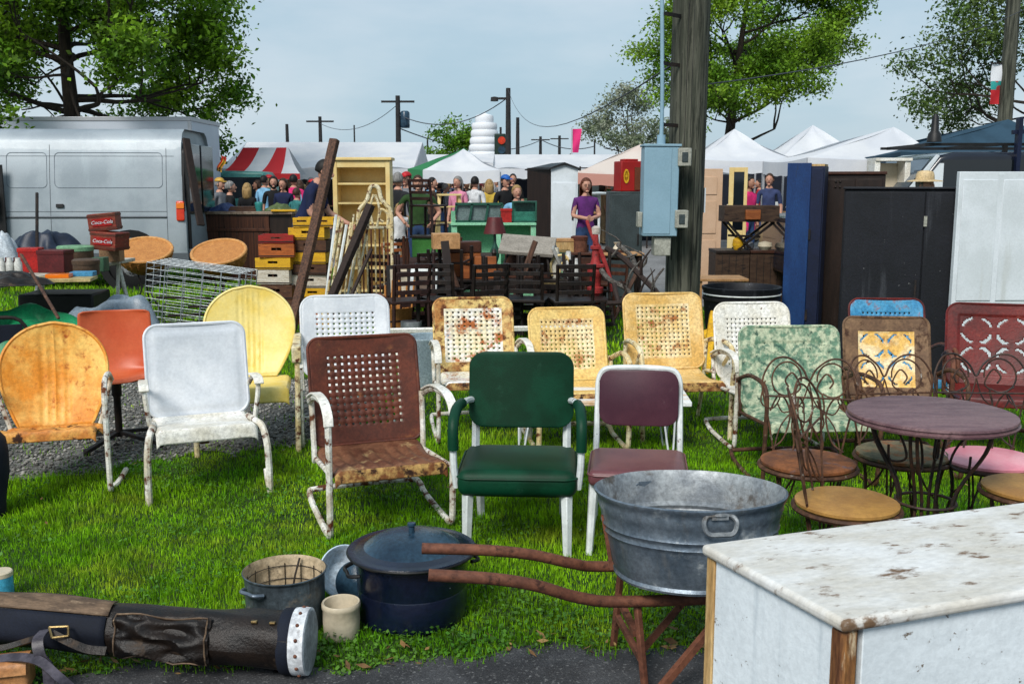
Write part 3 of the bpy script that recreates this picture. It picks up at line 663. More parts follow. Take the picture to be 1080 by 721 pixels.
def spring_frame(root, W, arm_z, arm_mat, tube_mat, yf=-0.30, yr=0.34, r=0.013, flat=True, arm_back=0.22, seat_z=0.36, runner=True, foot=0.0, rear=True):
    """each side: arm, front upright and runner bent from one tube; a bar joins the runners behind"""
    hw = W / 2
    for s in (-1, 1):
        x = s * hw
        pts = [(x, arm_back, arm_z - 0.06), (x, 0.02, arm_z), (x, yf + 0.10, arm_z + 0.005), (x, yf + 0.02, arm_z - 0.03), (x, yf, arm_z - 0.10),
               (x, yf + 0.01, 0.3), (x, yf + 0.02, 0.09), (x, yf + 0.045, 0.025), (x, yf + 0.12, 0.016)]
        if runner: pts += [(x, 0.0, 0.018), (x, yr * .6, 0.028), (x, yr - 0.05, 0.052), (x * 0.97, yr, 0.062)]
        elif foot: pts += [(x + .03, yf + foot * .6, 0.03), (x + .06, yf + foot, 0.06)]
        b = MB(); b.tube(pts, r, 8, sub=5); b.build('side_frame', tube_mat, root)
        if rear:
            b = MB(); b.tube([(x * 0.97, arm_back + 0.01, arm_z - 0.05), (x * 0.96, arm_back - 0.02, seat_z), (x * 0.95, arm_back - 0.0, seat_z - 0.06)], r * 0.9, 8, sub=5)
            b.tube([(x * 0.95, arm_back, seat_z - 0.04), (x * 0.95, yf + 0.03, seat_z - 0.0)], r * 0.85, 8)
            b.build('seat_rail', tube_mat, root)
        if flat:
            b = MB()
            b.ribbon([(x, arm_back - 0.02, arm_z - 0.035), (x, 0.02, arm_z + 0.018), (x, yf + 0.11, arm_z + 0.022), (x, yf + 0.01, arm_z - 0.02), (x, yf - 0.012, arm_z - 0.07)], 0.044, 0.011, sub=6)
            b.build('armrest', arm_mat, root, bevel=0.003)
    if runner:
        b = MB(); b.tube([(-hw * 0.97, yr, 0.062), (-hw * 0.5, yr + 0.012, 0.066), (hw * 0.5, yr + 0.012, 0.066), (hw * 0.97, yr, 0.062)], r, 8, sub=4); b.build('rear_bar', tube_mat, root)

def chair_at(name, label, px, py, rz, group='old lawn chairs on the grass', cat='chair', yf=-0.30):
    """place so that the middle of the front feet stands at pixel (px, py)"""
    p = at(px, py); f = Vector((math.sin(R(rz)), -math.cos(R(rz)), 0))
    return thing(name, label, cat, p + f * yf, rz, group)   # yf negative: origin lies behind the feet

G_MET = 'vintage metal lawn chairs'
# -- orange shell chair, far end
c = thing('shell_chair', 'orange yellow shell-back metal chair with fluted back and white tube legs', 'chair', (-2.45, 5.20, 0), 17, G_MET)
shell_back(c, 0.55, 0.58, back_xf(0.285, 0.19, 15), m_orange, base=0.66)
pan_seat(c, 0.50, 0.46, 0.37, 0.28, m_orange_seat, m_orange_seat, sag=0.015, ribs=4, lip=0.05)
spring_frame(c, 0.60, 0.60, m_white_tube, m_white_tube, runner=False, foot=0.30, flat=False, arm_back=0.18, seat_z=0.35, rear=False, yf=-0.26, r=0.0145)
for s in (-1, 1):
    b = MB(); b.tube([(s * 0.30, 0.18, 0.545), (s * 0.28, 0.20, 0.48), (s * 0.22, 0.18, 0.27), (s * 0.20, -0.05, 0.29)], 0.012, 8, sub=4); b.build('seat_brace', m_white_tube, c)
# -- red swivel shell chair on a four-star base
c = chair_at('swivel_chair', 'faded red-orange moulded shell chair on a dark four-star pedestal', 126, 470, 18, 'moulded shell chairs', yf=-0.05)
b = MB()
prof = [(-0.24, 0.425), (-0.22, 0.44), (-0.10, 0.425), (0.05, 0.41), (0.15, 0.425), (0.20, 0.50), (0.225, 0.62), (0.245, 0.74), (0.25, 0.815)]
P, _ = catmull([Vector((0, y, z)) for y, z in prof], [0] * len(prof), 5, False)
def fn(u, v):
    p = P[int(round(v * (len(P) - 1)))]; e = 2 * u - 1
    w = 0.215 - 0.02 * max(0, abs(v - 0.55) - 0.3)
    edge = min(v / 0.06, (1 - v) / 0.06, 1.0); w *= 0.86 + 0.14 * math.sqrt(max(0, 1 - (1 - edge) ** 2))
    back = min(1, max(0, (v - 0.45) / 0.15))
    return (e * w, p.y - 0.07 * e * e * back, p.z + 0.045 * e * e * (1 - back) * (1 if v > 0.1 else 0.5))
b.grid(fn, 24, len(P) - 1); b.build('shell', m_red_plastic, c, solid=0.008)
b = MB(); b.lathe([(0.022, 0.05), (0.022, 0.3), (0.03, 0.31), (0.03, 0.38), (0.10, 0.40)], 14); b.build('pedestal', m_iron, c)
for k in range(4):
    b = MB(); a = R(45 + 90 * k + 10)
    b.bar((0.02 * math.cos(a), 0.02 * math.sin(a), 0.075), (0.31 * math.cos(a), 0.31 * math.sin(a), 0.025), 0.032, 0.024)
    b.lathe([(0.018, 0), (0.018, 0.03)], 8, (0.30 * math.cos(a), 0.30 * math.sin(a), 0)); b.build('leg', m_iron, c, bevel=0.003)
# -- white chair with plain pressed back
c = chair_at('lawn_chair', 'white plain-backed metal lawn chair with chipped rusty seat edge', 222, 524, 22, G_MET, yf=-0.25)
plain_back(c, 0.53, 0.505, back_xf(0.35, 0.16, 14), m_white_clean, cr=0.07)
pan_seat(c, 0.50, 0.47, 0.375, 0.345, m_white_rust, m_white_rust, lip=0.07)
for s in (-1, 1):
    b = MB(); b.tube([(s * .272, .20, .50), (s * .285, .10, .555), (s * .288, -.05, .56), (s * .285, -.075, .50), (s * .27, -.04, .36)], .013, 8, sub=4); b.build('arm_tube', m_white_tube, c)
    b = MB(); b.ribbon([(s * .285, .12, .568), (s * .29, .02, .576), (s * .29, -.07, .572), (s * .29, -.10, .55)], .05, .012, sub=5); b.build('armrest', m_white_rust, c, bevel=.003)
    b = MB(); b.tube([(s * .25, .12, .33), (s * .262, -.12, .355), (s * .28, -.23, .345), (s * .295, -.275, .26), (s * .30, -.28, .12), (s * .30, -.28, .0)], .0185, 8, sub=5); b.tube([(s * .30, -.27, .012), (s * .30, -.20, .05), (s * .30, -.17, .10)], .014, 8, sub=2); b.build('leg', m_white_tube, c)
b = MB(); b.box((0, 0.0, 0.27), (0.05, 0.10, 0.07)); b.build('spring_block', m_pipe, c, bevel=0.006)
# -- yellow shell chair
c = chair_at('shell_chair', 'butter yellow shell-back metal chair behind the plain white one', 262, 480, 11, G_MET)
shell_back(c, 0.56, 0.58, back_xf(0.40, 0.16, 17), m_yellow_shell, base=0.58, flutes=5)
pan_seat(c, 0.50, 0.46, 0.40, 0.375, m_yellow_shell, m_yellow_shell, sag=0.01, lip=0.09)
for s in (-1, 1):
    b = MB(); b.tube([(s * 0.30, -0.26, 0.62), (s * 0.305, -0.275, 0.55), (s * 0.30, -0.28, 0.3), (s * 0.295, -0.28, 0.0)], 0.017, 8, sub=4); b.build('leg', m_cream_tube, c)
    b = MB(); b.tube([(s * 0.29, 0.30, 0.0), (s * 0.29, 0.24, 0.3), (s * 0.29, 0.26, 0.60)], 0.015, 8, sub=4); b.build('leg', m_cream_tube, c)
    b = MB(); b.box((s * 0.30, 0.0, 0.635), (0.05, 0.58, 0.03)); b.box((s * 0.30, -0.275, 0.60), (0.055, 0.05, 0.10)); b.build('armrest', m_cream_tube, c, bevel=0.008)
# -- white pierced chair behind the brown rocker
c = chair_at('lawn_chair', 'tall white lawn chair with punched back peeping out behind the brown rocker', 372, 474, 12, G_MET)
pierced_back(c, 0.57, 0.53, back_xf(0.37, 0.19, 16), m_white_clean, m_white_clean, m_white_clean, nx=11, nz=10, hole=0.36, mz=0.10, cr=0.09)
pan_seat(c, 0.50, 0.46, 0.40, 0.365, m_white_rust, m_white_rust)
spring_frame(c, 0.60, 0.585, m_white_rust, m_white_tube, r=0.014, yf=-0.28)
# -- brown rocker
c = chair_at('lawn_chair', 'rusty brown lawn chair with punched back and flat white arms', 414, 564, 20, G_MET, yf=-0.27)
pierced_back(c, 0.55, 0.535, back_xf(0.325, 0.205, 14), m_brown_rust, m_brown_rust, m_brown_rust, nx=11, nz=11, hole=0.34, mx=0.082, mz=0.082, cr=0.055)
pan_seat(c, 0.525, 0.50, 0.335, 0.305, m_brown_seat, m_seat_lip, ribs=9, lip=0.06, yf=-0.29)
spring_frame(c, 0.575, 0.615, m_white_rust, m_white_tube, yf=-0.30, yr=0.36, r=0.0155, seat_z=0.31)
# -- pierced chair with rusty rim and white arms
c = chair_at('lawn_chair', 'pierced lawn chair with rust-browned rim, blotched pale panel and white arms', 512, 470, 9, G_MET)
pierced_back(c, 0.53, 0.50, back_xf(0.375, 0.20, 17), m_rust_edge, m_rust_edge, m_cream_pale, nx=10, nz=11, hole=0.38, mx=0.075, mz=0.08)
pan_seat(c, 0.48, 0.46, 0.40, 0.365, m_cream_pale, m_seat_lip)
spring_frame(c, 0.575, 0.60, m_white_rust, m_white_tube, r=0.0135)
# -- cream pierced chair
c = chair_at('lawn_chair', 'cream pierced lawn chair behind the low white table', 620, 484, 9, G_MET)
pierced_back(c, 0.49, 0.47, back_xf(0.38, 0.20, 20), m_cream, m_cream, m_cream_rust, nx=12, nz=11, hole=0.36, mx=0.07, mz=0.075)
pan_seat(c, 0.46, 0.46, 0.39, 0.36, m_cream, m_seat_lip)
spring_frame(c, 0.55, 0.575, m_cream_tube, m_cream_tube, flat=False, r=0.016, yf=-0.22, yr=0.30)
# -- tan yellow pierced chair
c = chair_at('lawn_chair', 'tan yellow pierced lawn chair with looped tube arms beside the utility pole', 725, 466, 8, G_MET)
pierced_back(c, 0.54, 0.51, back_xf(0.385, 0.19, 17), m_tan_yellow, m_tan_yellow, m_cream_rust, nx=12, nz=12, hole=0.36, mx=0.085, mz=0.08)
pan_seat(c, 0.50, 0.48, 0.375, 0.36, m_tan_yellow, m_seat_lip, lip=0.06)
for s in (-1, 1):
    b = MB(); b.tube([(s * 0.28, 0.22, 0.56), (s * 0.29, 0.10, 0.59), (s * 0.30, -0.10, 0.60), (s * 0.30, -0.24, 0.57), (s * 0.295, -0.29, 0.46), (s * 0.29, -0.28, 0.35), (s * 0.285, -0.28, 0.0)], 0.016, 8, sub=5)
    b.tube([(s * 0.28, 0.20, 0.36), (s * 0.285, -0.02, 0.40), (s * 0.292, -0.16, 0.50), (s * 0.295, -0.22, 0.57)], 0.013, 8, sub=5)
    b.build('side_frame', m_cream_tube, c)
    b = MB(); b.tube([(s * 0.27, 0.32, 0.0), (s * 0.275, 0.24, 0.28), (s * 0.28, 0.21, 0.56)], 0.014, 8, sub=4); b.build('leg', m_cream_tube, c)
# -- white pierced chair behind
c = chair_at('lawn_chair', 'white pierced lawn chair under the black barrel, half hidden by the green one', 822, 477, 6, G_MET)
pierced_back(c, 0.50, 0.50, back_xf(0.36, 0.17, 15), m_white_rust, m_white_rust, m_white_rust, nx=12, nz=11, hole=0.34, mx=0.075, mz=0.09, cr=0.08)
pan_seat(c, 0.46, 0.46, 0.38, 0.36, m_white_rust, m_white_rust)
spring_frame(c, 0.55, 0.57, m_white_rust, m_white_tube, r=0.014)
# -- green lace chair
c = chair_at('lawn_chair', 'worn green and cream lawn chair with flower pattern pressed in its back', 866, 519, 4, G_MET)
lace_back(c, 0.58, 0.47, back_xf(0.345, 0.18, 15), m_green_patina, m_green_patina, m_green_patina, kind='flower', panel=0.09, cut=False)
pan_seat(c, 0.56, 0.50, 0.37, 0.35, m_green_patina, m_green_patina)
spring_frame(c, 0.62, 0.57, m_wire, m_wire, flat=False, r=0.012)
# -- blue chair
c = chair_at('lawn_chair', 'chipped blue lawn chair with red rim, mostly hidden behind a brown-rimmed chair', 958, 464, -4, G_MET)
pierced_back(c, 0.50, 0.48, back_xf(0.37, 0.20, 16), m_blue_chip, m_dark_red, m_blue_chip, nx=11, nz=10, hole=0.4, mx=0.08, mz=0.08)
pan_seat(c, 0.46, 0.46, 0.38, 0.36, m_blue_chip, m_blue_chip)
spring_frame(c, 0.55, 0.57, m_blue_chip, m_pipe, flat=False, r=0.013)
# -- brown rimmed amber chair
c = chair_at('lawn_chair', 'lawn chair with weathered brown rim and amber cut-out panel', 958, 509, -6, G_MET)
lace_back(c, 0.49, 0.50, back_xf(0.345, 0.20, 17), m_brown_frame, m_brown_frame, m_amber_panel, panel=0.085, cr=0.05)
pan_seat(c, 0.48, 0.46, 0.37, 0.35, m_seat_grime, m_seat_lip)
spring_frame(c, 0.56, 0.57, m_wire, m_wire, flat=False, r=0.013)
# -- dark red chair
c = chair_at('lawn_chair', 'dark red lawn chair with white showing through its cut-out back', 1058, 490, -17, G_MET)
lace_back(c, 0.56, 0.52, back_xf(0.36, 0.22, 16), m_dark_red, m_dark_red, m_dark_red, panel=0.075, cr=0.07)
pan_seat(c, 0.52, 0.48, 0.38, 0.36, m_dark_red, m_dark_red)
spring_frame(c, 0.60, 0.60, m_white_rust, m_pipe, flat=False, r=0.014)

# -- green upholstered armchair
def cushion(root, name, W, D, H, c, mat, rot=None, r=0.035, puff=0.012):
    b = MB(); b.box((0, 0, 0), (W, D, H)); o = b.build(name, mat, root, bevel=r, seg=5)
    o.location = c
    if rot: o.rotation_euler = rot
    md = o.modifiers.new('sub', 'SUBSURF'); md.levels = 1; md.render_levels = 1
    b = MB(); b.tube([(x, y, H * .22) for x, y in [(p - 0, q_ - D / 2) for p, q_ in rim_path(W + .002, D + .002, r + .01)]], .005, 6, True); b.build('piping', mat, o)
    return o
c = chair_at('armchair', 'bottle green vinyl office armchair with white legs', 545, 587, -3, 'upholstered steel chairs', yf=-0.24)
cushion(c, 'seat', 0.525, 0.50, 0.125, (0, -0.01, 0.325), m_green_vinyl, r=0.05)
bk = MB()
def fn(u, v):
    x, t = rsq(-0.24 + 0.48 * u, 0.35 * v, 0.48, 0.35, 0.07); return back_xf(0.475, 0.20, 9)(x, t, 0.02 + 0.012 * (1 - (2 * x / .48) ** 2) - 0.02 * (2 * x / .48) ** 2)
bk.grid(fn, 28, 24); o = bk.build('backrest', m_green_vinyl, c, solid=0.055)
b = MB(); b.tube([Vector(back_xf(0.475, 0.20, 9)(x, t, -0.005 - 0.02 * (2 * x / .48) ** 2)) for x, t in rim_path(0.478, 0.348, 0.07)], 0.0055, 6, True); b.build('piping', m_green_dark, o)
md = o.modifiers.new('bevel', 'BEVEL'); md.width = 0.018; md.segments = 3; md.limit_method = 'ANGLE'
for s in (-1, 1):
    b = MB(); b.tube([(s * 0.215, -0.215, 0.27), (s * 0.22, -0.24, 0.0)], [0.027, 0.02], 4); b.build('leg', m_frame_white, c, bevel=0.004)
    b = MB(); b.tube([(s * 0.205, 0.22, 0.34), (s * 0.20, 0.30, 0.0)], [0.024, 0.02], 4); b.build('leg', m_frame_white, c, bevel=0.004)
    b = MB(); b.tube([(s * 0.215, 0.17, 0.30), (s * 0.215, 0.215, 0.50), (s * 0.215, 0.25, 0.72)], 0.02, 4, sub=3); b.build('back_post', m_frame_white, c, bevel=0.003)
    b = MB(); b.tube([(s * 0.265, -0.20, 0.30), (s * 0.275, -0.22, 0.42), (s * 0.275, -0.20, 0.585), (s * 0.27, -0.10, 0.62), (s * 0.25, 0.12, 0.615), (s * 0.225, 0.21, 0.60)], 0.015, 8, sub=4)
    o = b.build('arm_tube', m_frame_white, c)
    b = MB(); b.tube([(s * 0.276, -0.222, 0.47), (s * 0.277, -0.206, 0.58), (s * 0.272, -0.10, 0.626), (s * 0.262, 0.02, 0.624)], 0.024, 10, sub=4); b.build('armrest', m_green_dark, c)
# -- mauve side chair
c = chair_at('side_chair', 'mauve vinyl kitchen chair with white steel frame beside the green armchair', 671, 587, -7, 'upholstered steel chairs', yf=-0.22)
cushion(c, 'seat', 0.43, 0.43, 0.075, (0, -0.02, 0.345), m_purple_seat, r=0.03)
bk = MB()
def fn(u, v):
    x, t = rsq(-0.18 + 0.36 * u, 0.255 * v, 0.36, 0.255, 0.06); return back_xf(0.49, 0.19, 10)(x, t, 0.012 - 0.02 * (2 * x / .4) ** 2 + 0.012 * (1 - (2 * x / .4) ** 2) * math.sin(math.pi * v))
bk.grid(fn, 28, 24); o = bk.build('backrest', m_purple_vinyl, c, solid=0.035)
b = MB(); b.tube([Vector(back_xf(0.49, 0.19, 10)(x, t, -0.004 - 0.02 * (2 * x / .4) ** 2)) for x, t in rim_path(0.357, 0.252, 0.06)], 0.0045, 6, True); b.build('piping', m_purple_seat, o)
md = o.modifiers.new('bevel', 'BEVEL'); md.width = 0.012; md.segments = 3; md.limit_method = 'ANGLE'
xf = back_xf(0.485, 0.21, 10)
pts = [(-0.20, 0.235, 0.0), (-0.195, 0.17, 0.34), (-0.193, 0.20, 0.49)] + [xf(x, t, -0.01) for x, t in ((-0.192, 0.12), (-0.190, 0.20), (-0.172, 0.248), (-0.13, 0.265), (0, 0.27), (0.13, 0.265), (0.172, 0.248), (0.190, 0.20), (0.192, 0.12))] + [(0.193, 0.20, 0.49), (0.195, 0.17, 0.34), (0.20, 0.235, 0.0)]
b = MB(); b.tube(pts, 0.014, 8, sub=4); b.build('back_frame', m_frame_white, c)
for s in (-1, 1):
    b = MB(); b.tube([(s * 0.19, -0.17, 0.32), (s * 0.205, -0.22, 0.0)], [0.021, 0.015], 8); b.build('leg', m_frame_white, c)

# -- low white table with hairpin legs
p = at(617, 474); c = thing('hairpin_table', 'low white board table on thin white hairpin legs between green and mauve chairs', 'table', (0.50, 5.92, 0), -2)
b = MB(); b.box((0, 0, 0.345), (1.10, 0.42, 0.028)); b.build('tabletop', M('plank_top_worn', (0.74, 0.76, 0.76), (0.60, 0.40, 0.22), None, scale=3, pos=0.55, rough=0.5, stretch=(1, 4, 4)), c, bevel=0.004)
for sx in (-1, 1):
    for sy in (-1, 1):
        b = MB(); x, y = sx * 0.42, sy * 0.15
        b.tube([(x - 0.035, y, 0.33), (x + sx * 0.02 - 0.012, y + sy * 0.02, 0.03), (x + sx * 0.02, y + sy * 0.02, 0.008), (x + sx * 0.02 + 0.012, y + sy * 0.02, 0.03), (x + 0.045, y, 0.33)], 0.006, 6, sub=3)
        b.build('leg', m_white_clean, c)

# ------------------------------------------------------------------ ice cream parlour chairs and table
def heart_chair(name, label, loc, rz, seat_mat, wire_mat, sr=0.19, seat_z=0.45, top=0.86, tilt=0.0):
    c = thing(name, label, 'chair', loc, rz, 'wire ice cream parlour chairs')
    b = MB(); b.lathe([(0, seat_z - 0.012), (sr * 0.96, seat_z - 0.012), (sr, seat_z - 0.004), (sr, seat_z + 0.006), (sr * 0.93, seat_z + 0.012), (0, seat_z + 0.008)], 30); b.build('seat', seat_mat, c)
    b = MB(); b.tube([((sr + 0.004) * math.cos(a), (sr + 0.004) * math.sin(a), seat_z - 0.018) for a in np.linspace(0, 2 * math.pi, 28, endpoint=False)], 0.010, 6, True); b.build('seat_ring', wire_mat, c)
    for k in range(4):
        a = R(45 + 90 * k); ca, sa = math.cos(a), math.sin(a)
        b = MB()
        for off in (-0.008, 0.008):
            b.tube([(ca * sr * 0.9 - sa * off, sa * sr * 0.9 + ca * off, seat_z - 0.02), (ca * sr * 0.78 - sa * off, sa * sr * 0.78 + ca * off, seat_z - 0.15),
                    (ca * sr * 0.85 - sa * off * .6, sa * sr * 0.85 + ca * off * .6, 0.20), (ca * (sr + 0.03), sa * (sr + 0.03), 0.0)], 0.0044, 6, sub=4)
        b.tube([(ca * sr * 0.80, sa * sr * 0.80, 0.26), (ca * sr * 0.5, sa * sr * 0.5, 0.33), (ca * sr * 0.35, sa * sr * 0.35, 0.41), (ca * sr * 0.55, sa * sr * 0.55, seat_z - 0.02)], 0.0045, 5, sub=4)
        b.build('leg', wire_mat, c)
    # back: outer hoop with two twisted uprights and two curled loops
    hw = 0.19; yb = sr * 0.75; rec = 0.10
    def Q(x, z): return (x, yb + (z - seat_z) * rec * 2 - 0.25 * (x / hw) ** 2 * 0.2, z)
    b = MB()
    b.tube([Q(-0.135, seat_z - 0.02), Q(-0.165, seat_z + 0.14), Q(-0.195, top - 0.14), Q(-0.19, top - 0.07), Q(-0.15, top - 0.012), Q(-0.09, top - 0.006), Q(-0.03, top - 0.05), Q(0, top - 0.10), Q(0.03, top - 0.05), Q(0.09, top - 0.006), Q(0.15, top - 0.012), Q(0.19, top - 0.07), Q(0.195, top - 0.14), Q(0.165, seat_z + 0.14), Q(0.135, seat_z - 0.02)], 0.0046, 6, sub=5)
    for s in (-1, 1):
        tw = [Vector(Q(s * 0.06 + 0.006 * math.sin(t * 40), seat_z + t)) for t in np.linspace(-0.02, top - seat_z - 0.16, 26)]
        b.tube(tw, 0.0044, 6)
        lp = [Q(s * 0.095 + s * 0.062 * math.cos(a), top - 0.095 + 0.072 * math.sin(a)) for a in np.linspace(-2.2, 3.3, 16)]
        b.tube(lp, 0.0038, 6, sub=2)
        b.tube([Q(s * 0.06, top - 0.16), Q(s * 0.035, top - 0.13), Q(s * 0.07, top - 0.07), Q(s * 0.10, top - 0.10), Q(s * 0.085, top - 0.13)], 0.004, 6, sub=4)
        b.tube([Q(s * 0.16, seat_z + 0.18), Q(s * 0.12, seat_z + 0.25), Q(s * 0.075, seat_z + 0.17), Q(s * 0.10, seat_z + 0.06), Q(s * 0.15, seat_z + 0.02)], 0.004, 6, sub=4)
        b.tube([Q(s * 0.185, top - 0.10), Q(s * 0.20, top - 0.19), Q(s * 0.15, top - 0.22), Q(s * 0.12, top - 0.17), Q(s * 0.15, top - 0.14)], 0.0034, 5, sub=4)
        b.tube([Q(s * 0.14, seat_z), Q(s * 0.11, seat_z + 0.12), Q(s * 0.03, seat_z + 0.20), Q(s * 0.015, seat_z + 0.12), Q(s * 0.04, seat_z + 0.09)], 0.0034, 5, sub=4)
        b.tube([Q(s * 0.0, top - 0.11), Q(s * 0.03, top - 0.20), Q(s * 0.10, top - 0.24), Q(s * 0.13, top - 0.20)], 0.0034, 5, sub=4)
    b.tube([Q(-0.185, top - 0.165), Q(0.185, top - 0.165)], 0.0045, 6)
    b.build('wire_back', wire_mat, c)
    return c
def gp(px, py, z): p = at(px, py, z); return (p.x, p.y, 0)
heart_chair('parlour_chair', 'rusty wire parlour chair with orange rusted seat pan in front of the green chair', gp(852, 487, 0.45), -14, m_seat_rust, m_wire, sr=0.195)
heart_chair('parlour_chair', 'wire parlour chair with tan round seat nearest the white cabinet', gp(893, 530, 0.45), 62, m_seat_tan, m_wire, sr=0.185, top=0.88)
heart_chair('parlour_chair', 'wire parlour chair with grimy seat pushed behind the round table', gp(952, 478, 0.45), 6, m_seat_grime, m_wire, sr=0.195, top=0.85)
heart_chair('parlour_chair', 'black wire parlour chair with pink vinyl seat', gp(1044, 484, 0.45), -4, m_seat_pink, m_wire_dark, sr=0.195, top=0.87)
heart_chair('parlour_chair', 'wire parlour chair with tan seat cut by the picture edge', gp(1090, 515, 0.45), -95, m_seat_tan, m_wire, sr=0.185, top=0.87)
tp = at(982, 437, 0.74)
c = thing('round_table', 'small round mauve cafe table on scrolled black wire legs', 'table', (tp.x, tp.y, 0))
b = MB(); b.lathe([(0, 0.715), (0.29, 0.715), (0.305, 0.72), (0.308, 0.728), (0.300, 0.731), (0.300, 0.736), (0.305, 0.741), (0.303, 0.749), (0.29, 0.753), (0, 0.753)], 56); b.build('tabletop', m_table_mauve, c)
for k in range(4):
    a = R(45 + 90 * k + 8); ca, sa = math.cos(a), math.sin(a); b = MB()
    for off in (-0.012, 0.012):
        b.tube([(ca * 0.22 - sa * off, sa * 0.22 + ca * off, 0.715), (ca * 0.20 - sa * off, sa * 0.20 + ca * off, 0.62), (ca * 0.10 - sa * off, sa * 0.10 + ca * off, 0.42), (ca * 0.13 - sa * off, sa * 0.13 + ca * off, 0.22), (ca * 0.25, sa * 0.25, 0.0)], 0.0065, 6, sub=5)
    b.tube([(ca * 0.20, sa * 0.20, 0.70), (ca * 0.12, sa * 0.12, 0.66), (ca * 0.08, sa * 0.08, 0.56), (ca * 0.14, sa * 0.14, 0.54), (ca * 0.15, sa * 0.15, 0.60)], 0.005, 6, sub=5)
    b.build('leg', m_wire_dark, c)
b = MB(); b.tube([(0.11 * math.cos(t), 0.11 * math.sin(t), 0.40) for t in np.linspace(0, 2 * math.pi, 20, endpoint=False)], 0.006, 6, True); b.build('leg_ring', m_wire_dark, c)
# ================================================================== foreground props
def cyl_wall(b, prof_out, prof_in, seg=48, c=(0, 0, 0), rot=None, noise=None):
    b.lathe(prof_out, seg, c, rot, noise=noise)
# -- galvanised tub on a rusty pipe barrow
tc_ = at(729, 528, 0.60)
TX, TY = tc_.x, tc_.y
c = thing('wash_tub', 'galvanised metal wash tub resting on a rusty pipe barrow', 'tub', (TX, TY + .01, 0.352), 0); c.rotation_euler[0] = R(-4.7)
rt = 0.302; H = 0.275
dent = lambda a, z: 1 + 0.008 * math.sin(3 * a + 1) + 0.005 * math.sin(7 * a)
def rz_(z): return rt * (0.80 + 0.20 * z / H)
prof = [(0.0, 0.0), (rz_(0) - 0.02, 0.0), (rz_(0), 0.004), (rz_(0) + .004, 0.012), (rz_(0) - .001, 0.022)]
for z in (0.05, 0.10, 0.135): prof.append((rz_(z), z))
for zc in (0.15, 0.175): prof += [(rz_(zc - .01), zc - .01), (rz_(zc) + .006, zc), (rz_(zc + .01), zc + .01)]
prof += [(rz_(0.215), 0.215), (rz_(0.235) + .004, 0.235), (rz_(0.245), 0.245), (rz_(0.262), 0.262), (rt + 0.006, H - 0.004), (rt + 0.007, H + 0.003), (rt, H + 0.006)]
b = MB(); b.lathe(prof, 64, noise=dent); b.f.pop(); b.m.pop(); b.sm.pop()   # open top
o = b.build('shell', m_galv, c)
b = MB(); pi_ = [(rt, H + 0.006), (rt - 0.005, H - 0.002), (rz_(0.24) - .006, 0.24), (rz_(0.175) - .002, 0.175), (rz_(0.165) - .014, 0.163), (rz_(0.15) - .002, 0.15), (rz_(0.13) - .016, 0.125), (rz_(.1) - .004, .1), (rz_(.07) - .014, .065), (rz_(0.02) - .006, 0.02), (0.22, 0.012), (0.18, 0.018), (0.14, 0.010), (0, 0.012)]
b.lathe(pi_[::-1], 64, noise=dent); b.f.pop(); b.m.pop(); b.sm.pop()
b.build('inside', m_galv_in, c)
def loop_handle(parent, ang, r, z, mat, w=0.05, drop=0.05, tr=0.006):
    a = R(ang); ca, sa = math.cos(a), math.sin(a)
    def P(t, o, zz): return (ca * (r + o) - sa * t, sa * (r + o) + ca * t, zz)
    b = MB(); b.tube([P(-w * .7, 0.002, z), P(-w, 0.012, z - drop * .4), P(-w * .75, 0.016, z - drop), P(0, 0.018, z - drop * 1.05), P(w * .75, 0.016, z - drop), P(w, 0.012, z - drop * .4), P(w * .7, 0.002, z), P(0, 0.010, z + 0.004)], tr, 6, closed=True, sub=4)
    b.box(P(0, 0.004, z), (0.012, 0.05, 0.022), (0, 0, a)); b.build('handle', mat, parent)
loop_handle(c, -83, rz_(0.25), 0.264, m_galv_in, drop=0.05, tr=.0075)
loop_handle(c, 112, rz_(0.225), 0.235, m_galv, drop=0.045)
b = MB(); b.bar((-rt * 0.835, -0.022, 0.02), (-rt * 0.935, -0.022, 0.20), 0.006, 0.012); b.build('seam', m_pipe, c)
c = thing('pipe_barrow', 'rusty bent-pipe barrow frame with two long handles under the wash tub', 'barrow', (TX, TY, 0), 0)
def W2(px, py, z): p = at(px, py, z); return (p.x - TX, p.y - TY, p.z)
b = MB(); n0 = W2(452, 606, 0.455); n1 = W2(520, 610, 0.435); n2 = W2(565, 617, 0.40); n3 = W2(612, 630, 0.335); n4 = W2(662, 634, 0.305)
b.tube([n0, n1, n2, n3, n4, (n4[0] + 0.5, n4[1] + 0.06, 0.30)], 0.0185, 10, sub=5); b.build('handle', m_pipe, c)
b = MB(); q0 = W2(445, 578, 0.42); q1 = W2(515, 580, 0.41); q2 = W2(563, 585, 0.38); q3 = W2(605, 594, 0.335); q4 = W2(640, 597, 0.308)
b.tube([q0, q1, q2, q3, q4, (q4[0] + 0.55, q4[1] + 0.05, 0.30)], 0.0185, 10, sub=5); b.build('handle', m_pipe, c)
for x, y, x2, y2 in ((n4[0] + 0.03, n4[1] + .02, n4[0] + 0.06, n4[1] - 0.02), (q4[0] + 0.05, q4[1], q4[0] + 0.03, q4[1] + 0.03)):
    b = MB(); b.bar((x, y, 0.31), (x2, y2, 0.0), 0.020, 0.020); b.build('leg', m_pipe, c, bevel=0.003)
b = MB(); b.bar((n4[0] + 0.045, n4[1], 0.115), (q4[0] + 0.04, q4[1], 0.125), 0.018, 0.018); b.bar((n4[0] + .03, n4[1] + .015, 0.19), (q4[0] + .04, q4[1], 0.2), 0.02, 0.02); b.build('cross_bar', m_pipe, c)
